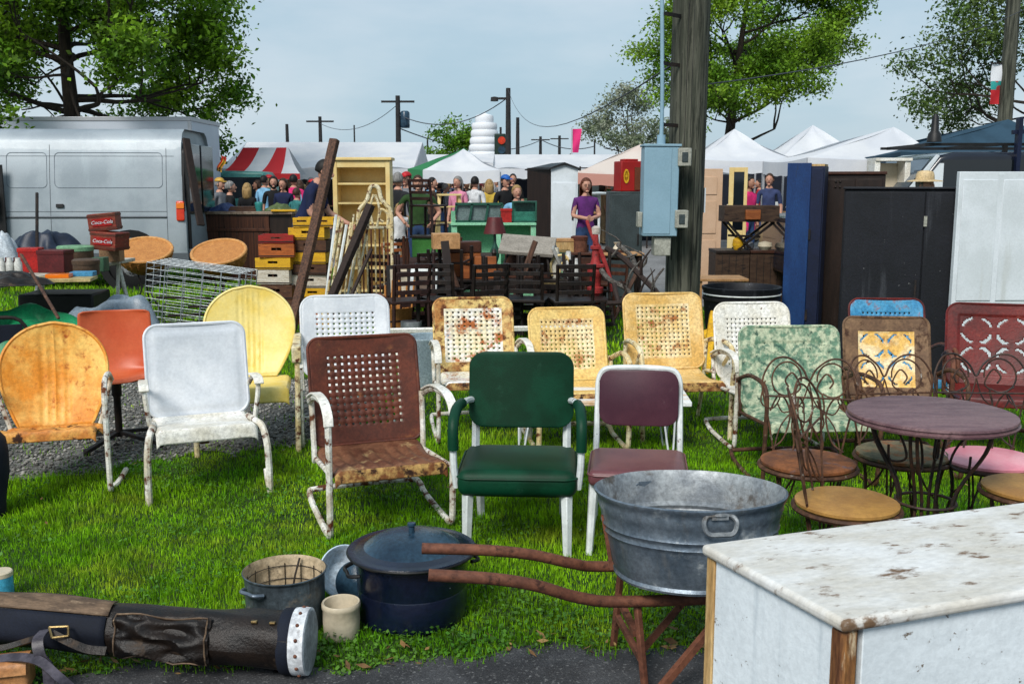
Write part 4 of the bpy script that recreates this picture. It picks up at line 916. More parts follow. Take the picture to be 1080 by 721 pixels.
b = MB(); b.bar((n4[0] + 0.08, n4[1] + 0.2, 0.05), (n4[0] + 0.25, n4[1] + 0.15, 0.30), 0.022, 0.022); b.bar((n4[0] + 0.07, n4[1] - 0.06, 0.005), (n4[0] + 0.34, n4[1] + 0.02, 0.30), 0.022, 0.022); b.build('brace', m_pipe, c)
b = MB(); b.lathe([(0.02, -0.02), (0.17, -0.018), (0.18, 0), (0.17, 0.018), (0.02, 0.02)], 28, (0.62, 0.03, 0.18), (R(90), 0, 0)); b.build('wheel', m_iron, c)

# -- canner
p = at(435, 615, 0.125); PX, PY = p.x, p.y
c = thing('canning_pot', 'large speckled navy enamel canning pot with blue lid', 'pot', (PX, PY, 0), 0)
b = MB(); b.lathe([(0, 0.0), (0.188, 0.0), (0.200, 0.010), (0.203, 0.03), (0.205, 0.118), (0.2035, 0.122), (0.205, 0.126), (0.208, 0.225), (0.222, 0.232), (0.222, 0.238), (0.0, 0.236)], 56); b.build('body', m_navy_enamel, c)
b = MB(); b.lathe([(0.236, 0.236), (0.240, 0.242), (0.236, 0.250), (0.215, 0.249), (0.205, 0.252), (0.178, 0.258)], 56); b.f.pop(); b.f.pop(); b.m = b.m[:-2]; b.sm = b.sm[:-2]; b.mi = 1; b.lathe([(0.178, 0.258), (0.165, 0.268), (0.125, 0.289), (0.07, 0.301), (0, 0.305)], 56); o = b.build('lid', [m_navy_enamel, m_lid_blue], c)
b = MB(); b.lathe([(0.2405, 0.239), (0.2425, 0.243), (0.2405, 0.247)], 56); b.build('lid_rim', m_black, o)
b = MB(); b.lathe([(.012, .300), (.011, .325), (.016, .330), (.015, .338), (0, .340)], 12); b.build('knob', m_lid_blue, o)
c.scale = (1.0, 1.0, 1.07)
for a in (20, 200):
    ca, sa = math.cos(R(a)), math.sin(R(a)); b = MB()
    b.tube([(0.21 * ca + t * -sa, 0.21 * sa + t * ca, 0.195) if abs(t) > .05 else (0.245 * ca + t * -sa, 0.245 * sa + t * ca, 0.19) for t in (-0.07, -0.045, 0, 0.045, 0.07)], 0.007, 8, sub=4); b.build('handle', m_black, c)
# -- open pot
p = at(300, 600, 0.225); 
c = thing('stock_pot', 'stained grey open pot with tan inside and small side handles', 'pot', (p.x, p.y, 0.008), 0)
b = MB(); b.lathe([(0, 0), (0.130, 0), (0.139, 0.01), (0.141, 0.03), (0.143, 0.205), (0.150, 0.211), (0.151, 0.216), (0.147, 0.218)], 48); b.f.pop(); b.m.pop(); b.sm.pop(); b.build('body', m_pot_grey, c)
b = MB(); b.lathe([(0, 0.006), (0.125, 0.007), (0.136, 0.02), (0.139, 0.205), (0.147, 0.218)], 48); b.f.pop(); b.m.pop(); b.sm.pop(); b.build('inside', m_pot_in, c)
for a in (55, 235): 
    ca, sa = math.cos(R(a)), math.sin(R(a)); b = MB()
    b.tube([(0.143 * ca + t * -sa, 0.143 * sa + t * ca, 0.178) if abs(t) > .04 else (0.172 * ca + t * -sa, 0.172 * sa + t * ca, 0.182) for t in (-0.05, -0.033, 0, 0.033, 0.05)], 0.007, 8, sub=4); b.build('handle', m_galv, c)
b = MB()
for k in range(14):
    a = 2 * math.pi * k / 14; b.tube([(0.134 * math.cos(a), 0.134 * math.sin(a), 0.03), (0.135 * math.cos(a), 0.135 * math.sin(a), 0.19)], 0.0016, 4)
for z in (0.08, 0.13, 0.18): b.tube([(0.1345 * math.cos(t), 0.1345 * math.sin(t), z) for t in np.linspace(0, 2 * math.pi, 24, endpoint=False)], 0.0016, 4, True)
b.tube([(0.02, 0.10, 0.03), (0.01, 0.09, 0.12), (0.03, 0.12, 0.215)], 0.004, 5, sub=3); b.build('wire_rack', m_iron, c)
# -- white basin and blue lid leaning together behind
p = at(362, 632, 0.0); c = thing('enamel_basin', 'pale blue-white enamel basin tipped on its side between the two pots', 'basin', (p.x, p.y + 0.03, 0.085), 10)
b = MB(); rot = Euler((R(62), 0, R(20))).to_matrix()
b.lathe([(0, -0.05), (0.055, -0.05), (0.085, -0.02), (0.10, 0.02), (0.108, 0.024), (0.104, 0.027), (0.096, 0.02), (0.08, -0.014), (0.05, -0.042), (0, -0.043)], 36, (0, 0, 0.012), rot); b.build('bowl', m_enamel_wb, c)
p = at(371, 634, 0.0); o = MB().lathe([(0, 0.018), (0.05, 0.014), (0.075, 0.004), (0.082, 0), (0.083, -0.003), (0.078, -0.002), (0, 0.010)], 36, (0, 0, 0), (R(70), 0, R(-14))).build('pot_lid', m_lid_blue)
tag(put(o, (p.x + 0.015, p.y + 0.00, 0.079)), 'round blue-grey pot lid propped against the navy pot', 'lid')
# -- stoneware crock
p = at(352, 664, 0.03); c = thing('stoneware_crock', 'small cream stoneware crock standing at the edge of the grass', 'crock', (p.x + .025, p.y + 0.02, 0), 0)
b = MB(); b.lathe([(0, 0), (0.060, 0), (0.0635, 0.006), (0.066, 0.06), (0.0655, 0.105), (0.069, 0.110), (0.0695, 0.124), (0.066, 0.130), (0.060, 0.128), (0.057, 0.115), (0.055, 0.02), (0, 0.014)], 40); b.build('jar', m_stoneware, c)
# -- blue can at the edge
p = at(0, 634, 0.0); c = thing('paint_can', 'small sky blue can with cream lid in the grass', 'can', (p.x - 0.005, p.y + 0.03, 0), 0)
b = MB(); b.lathe([(0, 0), (0.042, 0), (0.043, 0.004), (0.043, 0.095)], 28); b.build('body', M('sky_blue_tin', (0.10, 0.42, 0.60), (0.08, 0.36, 0.52), None, rough=0.35), c)
b = MB(); b.lathe([(0.044, 0.094), (0.044, 0.110), (0.040, 0.114), (0, 0.114)], 28); b.build('lid', m_stoneware, c)
# -- padded navy stool end
p = at(-6, 546, 0.0); c = thing('duffel_bag', 'dark navy padded bag standing upright beside the orange chair', 'bag', (p.x - 0.035, p.y, 0), 0)
b = MB(); b.lathe([(0, 0), (0.07, 0.0), (0.085, 0.02), (0.09, 0.10), (0.115, 0.22), (0.120, 0.33), (0.112, 0.39), (0.085, 0.425), (0.04, 0.44), (0, 0.443)], 28, noise=lambda a, z: 1 + 0.03 * math.sin(3 * a + 9 * z)); b.build('body', m_navy_cloth, c)
b = MB(); b.tube([(-0.05, 0, 0.43), (-0.04, 0, 0.47), (0.0, 0, 0.475), (0.04, 0, 0.465), (0.05, 0, 0.43)], 0.008, 6, sub=4); b.build('handle', m_strap, c)

# -- golf bag lying on its side
pm = at(318, 713, 0.0); MX, MY = pm.x + 0.02, pm.y + 0.025
pe = at(-60, 713, 0.0)
dx = Vector((pe.x - MX, pe.y + 0.07 - MY, 0)); LB = dx.length; ang = math.degrees(math.atan2(dx.y, dx.x))
c = thing('golf_bag', 'old dark brown leather golf bag lying on its side with white riveted mouth rim', 'golf bag', (MX, MY, 0), ang)
# local x runs from the mouth to the base
from mathutils import noise as mnoise
def crease(a, x): return 1 + 0.035 * math.sin(2 * a + 6 * x) + 0.03 * math.sin(5 * a - 17 * x) * min(1, x * 4) + 0.02 * math.sin(9 * x + 3 * a) + .05 * mnoise.noise((6 * x, 2 * math.cos(a), 2 * math.sin(a)))
b = MB()
def axis_z(x): return 0.112 - 0.010 * min(1, x / 0.5) + 0.085 * max(0, x) / LB
NA = 44
def fn(u, v):
    x = 0.02 + v * (LB - 0.02); a = 2 * math.pi * u
    r = (0.104 - 0.020 * min(1, x / 0.45)) * crease(a, x)
    rz2 = r * (1.0 if x < 0.2 else 1.0)
    return (x, r * math.cos(a), axis_z(x) + rz2 * math.sin(a) - 0.004)
b.grid(fn, NA, 60)
b.add([(LB, 0.086 * math.cos(2 * math.pi * k / 20), axis_z(LB) + 0.086 * math.sin(2 * math.pi * k / 20)) for k in range(20)], [tuple(range(20))])
o = b.build('body', m_leather, c)
b = MB(); b.lathe([(0.1, 0.0), (0.1085, 0.004), (0.110, 0.03), (0.108, 0.052), (0.100, 0.055), (0.097, 0.03), (0.097, 0.004), (0.1, 0.0)], 40, (-0.01, 0, 0.112), (0, R(90), 0)); ring = b.build('mouth_rim', m_ring, c)
b = MB()
for k in range(14): a = 2 * math.pi * k / 14; b.ball((0.016, 0.1095 * math.cos(a), 0.112 + 0.1095 * math.sin(a)), 0.0065, 8, 5)
b.build('rivet', m_pipe, ring)
b = MB(); b.lathe([(0.103, 0.0), (0.1075, 0.006), (0.107, 0.035), (0.103, 0.042)], 40, (0.04, 0, 0.112), (0, R(90), 0)); b.build('mouth_band', m_navy_cloth, c)
b = MB(); b.lathe([(0, 0.05), (0.098, 0.05)], 30, (-0.005, 0, 0.112), (0, R(90), 0)); b.build('lining', m_black, c)
# pocket facing the viewer: viewer side is local +y or -y
sgn = 1 if abs(ang) > 90 else -1
b = MB()
def fn(u, v):
    x = 0.30 + 0.32 * (1 - u); a = R(-40 + 100 * v)
    e = min(u, 1 - u, v, 1 - v); puff = 0.016 * min(1, e / 0.12) + 0.016 * mnoise.noise((9 * x + 3 * v, 5 * v - 4 * x, 1.7)) + 0.012 * (1 - 3 * abs(mnoise.noise((7 * x - 2 * v, 4.5 * v + 3 * x, 5.2))))
    r = (0.104 - 0.020 * min(1, x / 0.45)) * crease(a if sgn > 0 else math.pi - a, x) + 0.002 + puff
    return (x, sgn * r * math.cos(a), axis_z(x) + r * math.sin(a))
b.grid(fn, 60, 36); pk = b.build('pocket', m_leather, c)
b = MB(); b.tube([Vector(fn(u, v)) + Vector((0, sgn * 0.004, 0.002)) for u, v in [(t, 0.05) for t in np.linspace(0.03, 0.97, 12)] + [(0.97, t) for t in np.linspace(0.1, 0.9, 8)] + [(t, 0.95) for t in np.linspace(0.97, 0.03, 12)] + [(0.03, t) for t in np.linspace(0.9, 0.1, 8)]], 0.0028, 5, True); b.build('piping', m_canvas_tan, pk)
# tan worn top strip and navy panel on the far half
b = MB()
def fn(u, v):
    x = 0.64 + (LB - 0.64) * u; a = R(50 + 55 * v); r = (0.084) * crease(a if sgn > 0 else math.pi - a, x) + 0.004
    return (x, sgn * r * math.cos(a), axis_z(x) + r * math.sin(a))
b.grid(fn, 24, 8); b.build('top_strip', m_canvas_tan, c, solid=0.004)
b = MB()
def fn(u, v):
    x = 0.645 + (LB - 0.645) * u; a = R(-50 + 98 * v); r = 0.084 * crease(a if sgn > 0 else math.pi - a, x) + 0.003
    return (x, sgn * r * math.cos(a), axis_z(x) + r * math.sin(a))
b.grid(fn, 24, 12); b.build('side_panel', m_navy_cloth, c, solid=0.003)
b = MB()
for x in (0.035, 0.10, 0.16): b.box((x, sgn * 0.055, axis_z(x) + 0.082), (0.02, 0.014, 0.008))
b.build('buckle', m_brass, c, bevel=0.002)
b = MB(); b.box((0.10, 0.0, 0.006), (0.03, 0.05, 0.012)); b.build('skid', m_black, c)
# -- strap harness with buckle and tan leather bag, lower corner
p = at(26, 700, 0.06)
c = thing('leather_harness', 'tangled dark leather straps with square brass buckle beside the golf bag', 'harness', (p.x, p.y, 0), 0)
def LW(px, py, z): q_ = at(px, py, z); return (q_.x - p.x, q_.y - p.y, q_.z)
b = MB(); b.ribbon([LW(-30, 700, 0.10), LW(10, 693, 0.12), LW(40, 696, 0.13), LW(60, 712, 0.10), LW(78, 728, 0.05), LW(95, 745, 0.02)], 0.030, 0.006, side=(0.2, 0.8, 0.5)); b.build('strap', m_strap, c)
b = MB(); b.ribbon([LW(48, 664, 0.19), LW(40, 674, 0.18), LW(42, 690, 0.14), LW(50, 702, 0.10), LW(52, 722, 0.04)], 0.034, 0.006, side=(0.9, 0.2, 0.1)); b.build('strap', m_strap, c)
b = MB(); b.ribbon([LW(56, 668, 0.18), LW(72, 676, 0.16), LW(92, 684, 0.15), LW(112, 686, 0.15)], 0.026, 0.006, side=(0.1, 0.5, 0.8)); b.build('strap', m_leather, c)
b = MB(); bu = [LW(52, 661, 0.20), LW(72, 660, 0.20), LW(72, 670, 0.18), LW(55, 672, 0.18)]
for i in range(4): b.tube([bu[i], bu[(i + 1) % 4]], 0.004, 6)
b.build('buckle', m_brass, c)
b = MB(); b.ribbon([LW(-30, 684, 0.13), LW(0, 683, 0.13), LW(20, 678, 0.14), LW(36, 673, 0.16)], 0.02, 0.006, side=(0.1, 0.6, 0.7)); b.build('strap', m_leather, c)
p2 = at(8, 735, 0.0); c = thing('leather_satchel', 'tan saddle leather satchel half out of view under dark straps', 'satchel', (p2.x - 0.06, p2.y + 0.05, 0), 14)
b = MB(); b.box((0, 0, 0.05), (0.22, 0.11, 0.10)); b.build('body', m_leather_tan, c, bevel=0.02, seg=4)
b = MB(); b.ribbon([(0.03, 0.06, 0.09), (0.03, 0.02, 0.108), (0.03, -0.05, 0.106), (0.03, -0.064, 0.07)], 0.15, 0.005, side=(1, 0, 0)); b.build('flap', m_leather_tan, c)

# -- white cabinet
h = 0.75
Nn, Ll, Rr = at(890, 655, h), at(739, 573, h), at(1200, 620, h)
sd_ = (Nn - Ll); DEP = sd_.length; LM, UM = Ll.copy(), sd_.normalized()
ya = math.degrees(math.atan2(-(sd_.x), sd_.y))            # side runs along local y
c = thing('white_cabinet', 'low white painted cabinet with stained top and rusted corner post', 'cabinet', (Ll.x, Ll.y, 0), 0)
ux = (Nn - Ll).normalized(); ex = at(1080, 634, h) - Nn; ey = ex.normalized()
if True:   # keep the box square: average the two measured edge directions
    perp = Vector((-ux.y, ux.x, 0)); perp = perp if perp.x > 0 else -perp
    d = (perp + ey).normalized(); ey = d; up = Vector((-d.y, d.x, 0)); ux = up if up.dot(ux) > 0 else -up
    DEP = -sd_.dot(-ux)
    SK = sd_.dot(ey) / DEP
rzc = math.atan2(ey.y, ey.x); c.rotation_euler = (0, 0, rzc)
LEN = 1.25                                                  # local x = length, local -y = towards viewer (near side)
b = MB(); b.box((LEN / 2, -DEP / 2, h - 0.014), (LEN, DEP, 0.028)); b.build('top', m_cab_top, c, bevel=0.011, seg=4)
b = MB(); b.box((0.022, -DEP / 2, (h - 0.03) / 2 + 0.02), (0.016, DEP - 0.085, h - 0.07)); b.build('side_panel', m_cab_side, c, bevel=0.002)
b = MB(); b.box((LEN / 2 + 0.02, -DEP + 0.026, (h - 0.03) / 2 + 0.02), (LEN - 0.09, 0.016, h - 0.07)); b.build('front_panel', m_cab_side, c, bevel=0.002)
b = MB(); b.box((LEN / 2, -0.02, h / 2), (LEN - 0.06, 0.014, h - 0.07)); b.build('back_panel', m_cab_side, c)
b = MB(); b.box((LEN - 0.02, -DEP / 2, h / 2), (0.014, DEP - 0.06, h - 0.07)); b.build('side_panel', m_cab_side, c)
b = MB(); b.box((0.030, -DEP + 0.030, (h - 0.028) / 2), (0.038, 0.038, h - 0.030)); b.build('corner_post', m_cab_post, c, bevel=0.008, seg=3)
b = MB(); b.box((0.022, -0.026, (h - 0.028) / 2), (0.024, 0.030, h - 0.030)); b.build('corner_post', m_wood_pale, c, bevel=0.003)
b = MB(); b.box((LEN - 0.03, -DEP + 0.03, (h - 0.028) / 2), (0.03, 0.03, h - 0.03)); b.build('corner_post', m_cab_post, c)
shear = Matrix(((1, -SK, 0, 0), (0, 1, 0, 0), (0, 0, 1, 0), (0, 0, 0, 1)))     # the old carcass has gone out of square
for ch in c.children: ch.data.transform(shear)
# ================================================================== middle ground: the junk between the chairs and the market
CP, SP = math.cos(PITCH), math.sin(PITCH)
def wx(px, Y, z=1.0): return (px - CX) / F * (Y * CP - (z - HC) * SP)
def zt(py, Y): return atY(CX, py, Y).z
def bx(b, x0, x1, y0, y1, z0, z1): return b.box(((x0 + x1) / 2, (y0 + y1) / 2, (z0 + z1) / 2), (x1 - x0, y1 - y0, z1 - z0))

# ---- soda crates
def crate(label, x, Y, z, mat, w=0.40, h=0.165, d=0.30, rz=0, worn=None):
    c = thing('wooden_crate', label, 'crate', (x, Y, z), rz, 'stacked wooden bottle crates')
    t = 0.014
    b = MB(); bx(b, -w/2, w/2, -d/2, d/2, 0, t); b.build('base', mat, c, bevel=0.002)
    # front and back with a hand hole: built round the hole
    for s in (-1, 1):
        b = MB(); y0, y1 = (-d/2, -d/2 + t) if s < 0 else (d/2 - t, d/2)
        hx, hz0, hz1 = 0.055, h * 0.50, h * 0.70
        bx(b, -w/2, w/2, y0, y1, t + .001, hz0); bx(b, -w/2, -hx, y0, y1, hz0, hz1); bx(b, hx, w/2, y0, y1, hz0, hz1); bx(b, -w/2, w/2, y0, y1, hz1, h - .006)
        b.build('end_board', mat, c)
        b = MB(); y0, y1 = -d/2 + t + .001, d/2 - t - .001
        bx(b, s*w/2 - (t if s > 0 else 0), s*w/2 + (t if s < 0 else 0), y0, y1, t + .001, h - .012); b.build('side_board', mat, c)
        b = MB(); bx(b, -w/2 - 0.002, w/2 + 0.002, s*d/2 - .003, s*d/2 + .003, 0.01, 0.022); b.build('metal_band', m_iron, c)
    b = MB(); bx(b, -w/2 + t, w/2 - t, -.006, .006, t, h * 0.7); bx(b, -.006, .006, -d/2 + t, d/2 - t, t, h * 0.68); b.build('divider', m_crate_b, c)
    return c
Yc = 11.4; xl = wx(293, Yc, 0.6); z = 0.0
for i, (m, nm, hh, dx) in enumerate([(m_crate_b, 'brown crate at the bottom of the short stack', .165, .02), (m_crate_b, 'dark brown crate second from the bottom of the short stack', .165, 0),
                       (m_crate_b, 'scuffed brown crate under the whitewashed one in the short stack', .165, .01), (m_crate_w, 'whitewashed crate in the short crate stack by the counter', .165, -.015), (m_crate_y, 'yellow crate in the short crate stack by the counter', .135, -.01),
                       (m_crate_o, 'orange crate under the red one in the short stack', .155, .02), (m_crate_r, 'glossy red crate topmost of the short crate stack', .10, .015)]):
    crate(nm, xl + dx, Yc + random.uniform(-.02, .02), z, m, w=.385 + random.uniform(-.015, .02), h=hh, rz=random.uniform(-4, 4)); z += hh + .001
xr = wx(328, Yc + .1, 0.7); z = 0.0
for m, nm, hh, dx in [(m_crate_o, 'orange crate at the bottom of the tall crate stack', .165, .03), (m_crate_y, 'dusty yellow crate second from the bottom of the tall stack', .155, 0.02), (m_crate_y, 'bright yellow crate under the whitewashed one in the tall stack', .125, .03),
                      (m_crate_w, 'whitewashed crate in the middle of the tall crate stack', .15, 0), (m_crate_b, 'brown crate above the whitewashed one in the tall stack', .12, .02), (m_crate_y, 'yellow crate between two brown crates in the tall stack', .13, 0.0),
                      (m_crate_b, 'dark brown crate near the top of the tall stack', .14, .01), (m_crate_y, 'yellow crate with black hand hole below the top pair', .14, -.01)]:
    crate(nm, xr + dx, Yc + .1 + random.uniform(-.02, .02), z, m, w=.40 + random.uniform(-.02, .02), h=hh, rz=random.uniform(-4, 4)); z += hh + .001
crate('pale yellow crate topmost of the tall stack, beside its twin', xr - .06, Yc + .1, z, m_crate_y, w=.20, h=.11)
crate('yellow crate topmost of the tall stack, behind the leaning beam', xr + .17, Yc + .12, z, m_crate_y, w=.24, h=.11)
b = MB(); bx(b, -.06, .06, -.02, .02, 0, 0.42); tag(put(b.build('yellow_board', m_crate_y, bevel=.003), (wx(343, 11.2, .3), 11.2, 0), 4, -6), 'short yellow board standing against the tall crate stack', 'board')

# ---- leaning timbers
def leaning(name, label, p0, p1, Y0, Y1, w, h, mat, cat='timber', group=None, roll=0.3):
    a = atY(*p0, Y0); q_ = atY(*p1, Y1); a.z = max(a.z, 0.02)
    b = MB(); L_ = (q_ - a).length; b.box((L_ / 2, 0, 0), (L_, w, h)); o = b.build(name, mat, bevel=0.008)
    d = q_ - a; o.location = a; o.rotation_euler = (d.to_track_quat('X', 'Z').to_matrix() @ Matrix.Rotation(roll, 3, 'X')).to_euler()
    return tag(o, label, cat, group)
leaning('wooden_beam', 'long weathered wooden beam leaning on the crate stack', (306, 352), (353, 147), 10.55, 11.1, .095, .075, m_beam)
leaning('wooden_beam', 'dark brown beam leaning against the cream iron gate', (345, 325), (391, 216), 10.6, 10.95, .085, .07, m_beam_dark)
leaning('wooden_beam', 'short dark stick leaning in front of the cream iron gate', (366, 322), (392, 262), 10.5, 10.8, .035, .03, m_beam_dark)
leaning('wooden_plank', 'thin dark plank leaning against the van rear', (212, 238), (196, 146), 14.6, 14.9, .12, .04, m_beam_dark)

# ---- bundle of white rods and the cream iron gate
def rods(px0, px1, n, ytop, ybot, Y, mat, name, label, lean=.02, wob_=3):
    c = thing(name, label, 'rods', (wx((px0 + px1) / 2, Y, .5), Y, 0)); ox = wx((px0 + px1) / 2, Y, .5)
    for i in range(n):
        px = px0 + (px1 - px0) * i / (n - 1)
        top = atY(px + random.uniform(-wob_, wob_) + 9, ytop + random.uniform(-12, 12), Y + .12); bot = atY(px + random.uniform(-wob_, wob_) - 6, ybot, Y - .1)
        bot.z = max(bot.z, .01)
        b = MB(); b.tube([(bot.x - ox, bot.y - Y, bot.z), (top.x - ox, top.y - Y, top.z)], random.choice((.010, .013, .017)), 6)
        b.build('rod', mat if i % 3 else m_frame_white, c)
rods(345, 377, 9, 226, 336, 10.9, m_cream_tube, 'metal_rods', 'bundle of white and cream metal rods leaning beside the crates')
Yg = 11.15; gx0, gx1 = wx(378, Yg), wx(413, Yg); gm = (gx0 + gx1) / 2; gw = (gx1 - gx0) / 2
c = thing('iron_gate', 'narrow cream iron gate with ornate arched top and vertical bars', 'gate', (gm, Yg, 0))
for s in (-1, 1):
    b = MB(); b.tube([(s * gw, 0, 0), (s * gw, 0.03, zt(240, Yg))], .019, 8); b.build('post', m_cream_tube, c)
b = MB(); ztop = zt(196, Yg); zs = zt(240, Yg)
b.tube([(-gw, 0.03, zs), (-gw * .95, .03, zs + .18), (-gw * .45, .03, zs + .30), (-gw * .25, .03, ztop - .03), (0, .03, ztop), (gw * .25, .03, ztop - .03), (gw * .45, .03, zs + .30), (gw * .95, .03, zs + .18), (gw, .03, zs)], .024, 8, sub=4)
for s in (-1, 1):
    b.tube([(s * gw * .75, .03, zs + .02), (s * gw * .8, .03, zs + .14), (s * gw * .4, .03, zs + .2), (s * gw * .25, .03, zs + .1), (s * gw * .5, .03, zs + .06)], .016, 6, sub=4)
    b.tube([(s * gw * .1, .03, zs), (s * gw * .28, .03, zs + .2), (s * gw * .05, .03, zs + .36)], .014, 6, sub=4)
b.build('arch', m_cream_tube, c)
b = MB(); b.bar((-gw, 0.028, zs), (gw, .028, zs), .03, .03); b.bar((-gw, .01, .38), (gw, .01, .38), .028, .028); b.build('rail', m_cream_tube, c, bevel=.004)
for i in range(7):
    x = -gw + 2 * gw * (i + 1) / 8; b = MB(); b.tube([(x, .01, .16), (x, .028, zs)], .010, 6); b.build('bar', m_cream_tube if i % 2 else m_pipe, c)
p = atY(398, 315, 10.6); b = MB(); b.lathe([(0, .12), (.06, .115), (.10, .08), (.12, 0), (.115, 0), (.09, .07), (0, .10)], 20); tag(put(b.build('iron_bowl', m_pipe), (p.x, p.y, p.z - .06), 0, 75), 'rusty round iron bowl hanging at the foot of the cream gate', 'bowl')
# ---- cream bookcase
Yb = 14.2; x0, x1 = wx(352, Yb, 1.2), wx(412, Yb, 1.2); H = zt(166, Yb); w = x1 - x0
c = thing('bookcase', 'tall cream open bookcase standing behind the iron gate', 'bookcase', ((x0 + x1) / 2, Yb, 0))
for s in (-1, 1): b = MB(); bx(b, s * w/2 - (.06 if s > 0 else 0), s * w/2 + (.06 if s < 0 else 0), -.02, .34, 0, H - .04); b.build('side_panel', m_bookcase, c, bevel=.004)
b = MB(); bx(b, -w/2 - .03, w/2 + .03, -.05, .36, H - .04, H); bx(b, -w/2 + .06, w/2 - .06, -.015, .0, H - .14, H - .04); b.build('top', m_bookcase, c, bevel=.006)
for z in (.1, .42, .74, 1.05, 1.33, 1.60): b = MB(); bx(b, -w/2 + .06, w/2 - .06, 0, .33, z, z + .028); b.build('shelf', m_bookcase, c, bevel=.003)
b = MB(); bx(b, -w/2 + .06, w/2 - .06, .325, .335, .05, H - .05); b.build('back_panel', m_bookcase, c)

# ---- walnut bar counter with clutter on it
Yk = 16.9; x0, x1 = wx(211, Yk), wx(309, Yk); w = x1 - x0; H = zt(223, Yk)
c = thing('bar_counter', 'brown walnut bar counter with panelled front', 'counter', ((x0 + x1) / 2, Yk, 0))
b = MB(); bx(b, -w/2, w/2, -.04, .7, H - .05, H); b.build('top', m_counter_top, c, bevel=.006)
b = MB(); bx(b, -w/2 + .03, w/2 - .4, 0, .64, .04, H - .051); b.build('front_panel', m_counter, c, bevel=.004)
b = MB(); bx(b, w/2 - .395, w/2 - .03, .02, .64, .04, H - .051); b.build('door', m_dark_brown, c, bevel=.004)
b = MB()
for i in range(12): bx(b, -w/2 + .03 + i * .095, -w/2 + .035 + i * .095, -.004, .0, .06, H - .25)
b.build('groove', m_black, c)
b = MB(); bx(b, -w/2 + .02, w/2 - .39, -.02, -.004, H - .33, H - .28); bx(b, -w/2, w/2, -.03, -.001, 0, .07); b.build('moulding', m_counter, c, bevel=.004)
kx, kz = (x0 + x1) / 2, H
from mathutils import noise as mnoise
def blanket(name, label, cat, loc, sx, sy, h, mat, seed=0, n=44, rz=0):
    r_ = random.Random(seed); ph = [r_.uniform(0, 6) for _ in range(8)]
    def fn(u, v):
        x, y = 2 * u - 1, 2 * v - 1
        d = min(1, math.hypot(x, y) ** 3.0)
        wx_ = .5 * mnoise.noise((1.3 * x, 1.3 * y, ph[3])); wy_ = .5 * mnoise.noise((1.3 * x, 1.3 * y, ph[4]))
        k = .62 + .26 * mnoise.noise((1.4 * x + ph[0], 1.4 * y + ph[1], ph[2])) + .22 * (1 - 3 * abs(mnoise.noise((1.5 * x + wx_ + ph[3], 1.5 * y + wy_, ph[1])))) + .07 * (1 - 3 * abs(mnoise.noise((3.2 * x + 2 * wx_, 3.2 * y + 2 * wy_ + ph[4], ph[2]))))
        rr = 1 + .12 * math.sin(5 * math.atan2(y, x) + ph[5])
        return (x * sx / 2 * rr, y * sy / 2 * rr, max(.004, h * k * (1 - d)))
    b = MB(); b.grid(fn, n, n); o = b.build(name, mat, solid=.008, subsurf=1); put(o, loc, rz); return tag(o, label, cat)
def mini(col, name=None, **k): return M(name or 'flat_%d%d%d' % tuple(int(c * 99) for c in col), col, tuple(c * .75 for c in col), None, scale=9, **k)
m_denim = mini((.03, .06, .16), 'blue_jeans'); m_tealtin = mini((.04, .25, .24), 'teal_tin')
blanket('folded_jeans', 'pile of folded dark blue cloth on the bar counter', 'cloth', (kx - .45, Yk + .2, kz + .001), .5, .3, .16, m_denim, 3)
b = MB(); b.lathe([(0, 0), (.06, 0), (.065, .1), (.07, .13), (.06, .15), (0, .16)], 16); tag(put(b.build('teal_jar', m_tealtin), (kx + .18, Yk + .15, kz)), 'round teal jar standing on the bar counter', 'jar')
b = MB(); bx(b, -.22, .22, -.14, .14, 0, .05); bx(b, -.2, .2, -.13, .13, .052, .08); tag(put(b.build('book_stack', mini((.10, .05, .03), 'old_books'), bevel=.003), (kx - .1, Yk + .2, kz), 8), 'two flat brown books stacked on the bar counter', 'books')
blanket('green_cloth', 'crumpled olive green cloth on the bar counter', 'cloth', (kx + .48, Yk + .3, kz), .5, .35, .15, mini((.10, .14, .05), 'olive_cloth'), 8)
b = MB(); bx(b, -.2, .2, -.12, .12, 0, .03); tag(put(b.build('yellow_tray', m_crate_y, bevel=.003), (kx + .62, Yk + .05, kz), 6), 'flat yellow tray at the end of the bar counter', 'tray')

# ---- wicker bowls on iron stands
def wicker(label, px, py, Y, rz):
    z = zt(py, Y); x = wx(px, Y, z); c = thing('wicker_bowl', label, 'basket', (x, Y, 0), rz, 'oval wicker bowls on iron stands')
    rot = Euler((R(29), 0, 0)).to_matrix()
    def wv(a, zz): return 1 + .030 * math.sin(a * 22 + (math.pi if int((zz + 5) * 45) % 2 else 0))
    b = MB(); b.lathe([(.34 * math.sin(t * 1.45) + .006 * (i_ % 2), .02 - .36 * (math.cos(t * 1.45) - .12)) for i_, t in enumerate(np.linspace(.02, 1, 26))], 66, (0, 0, z), rot, noise=wv, sy=.84); b.build('bowl', m_wicker, c, solid=.016)
    b = MB(); b.tube([rot @ Vector((.335 * math.cos(t), .335 * .84 * math.sin(t), .02)) + Vector((0, 0, z)) for t in np.linspace(0, 2 * math.pi, 36, endpoint=False)], .022, 8, True); b.build('rim', m_wicker_rim, c)
    for k in range(3):
        a = R(90 + 120 * k); b = MB(); b.tube([(.14 * math.cos(a), .06 + .10 * math.sin(a), z - .20), (.06 * math.cos(a), .06 * math.sin(a), .30), (.26 * math.cos(a), .26 * math.sin(a), 0.01)], .011, 6, sub=5); b.build('leg', m_iron, c)
wicker('honey wicker bowl on a stand beside the trestle table', 152, 265, 12.5, 8)
wicker('honey wicker bowl on a stand in front of the bar counter', 231, 267, 12.5, -6)

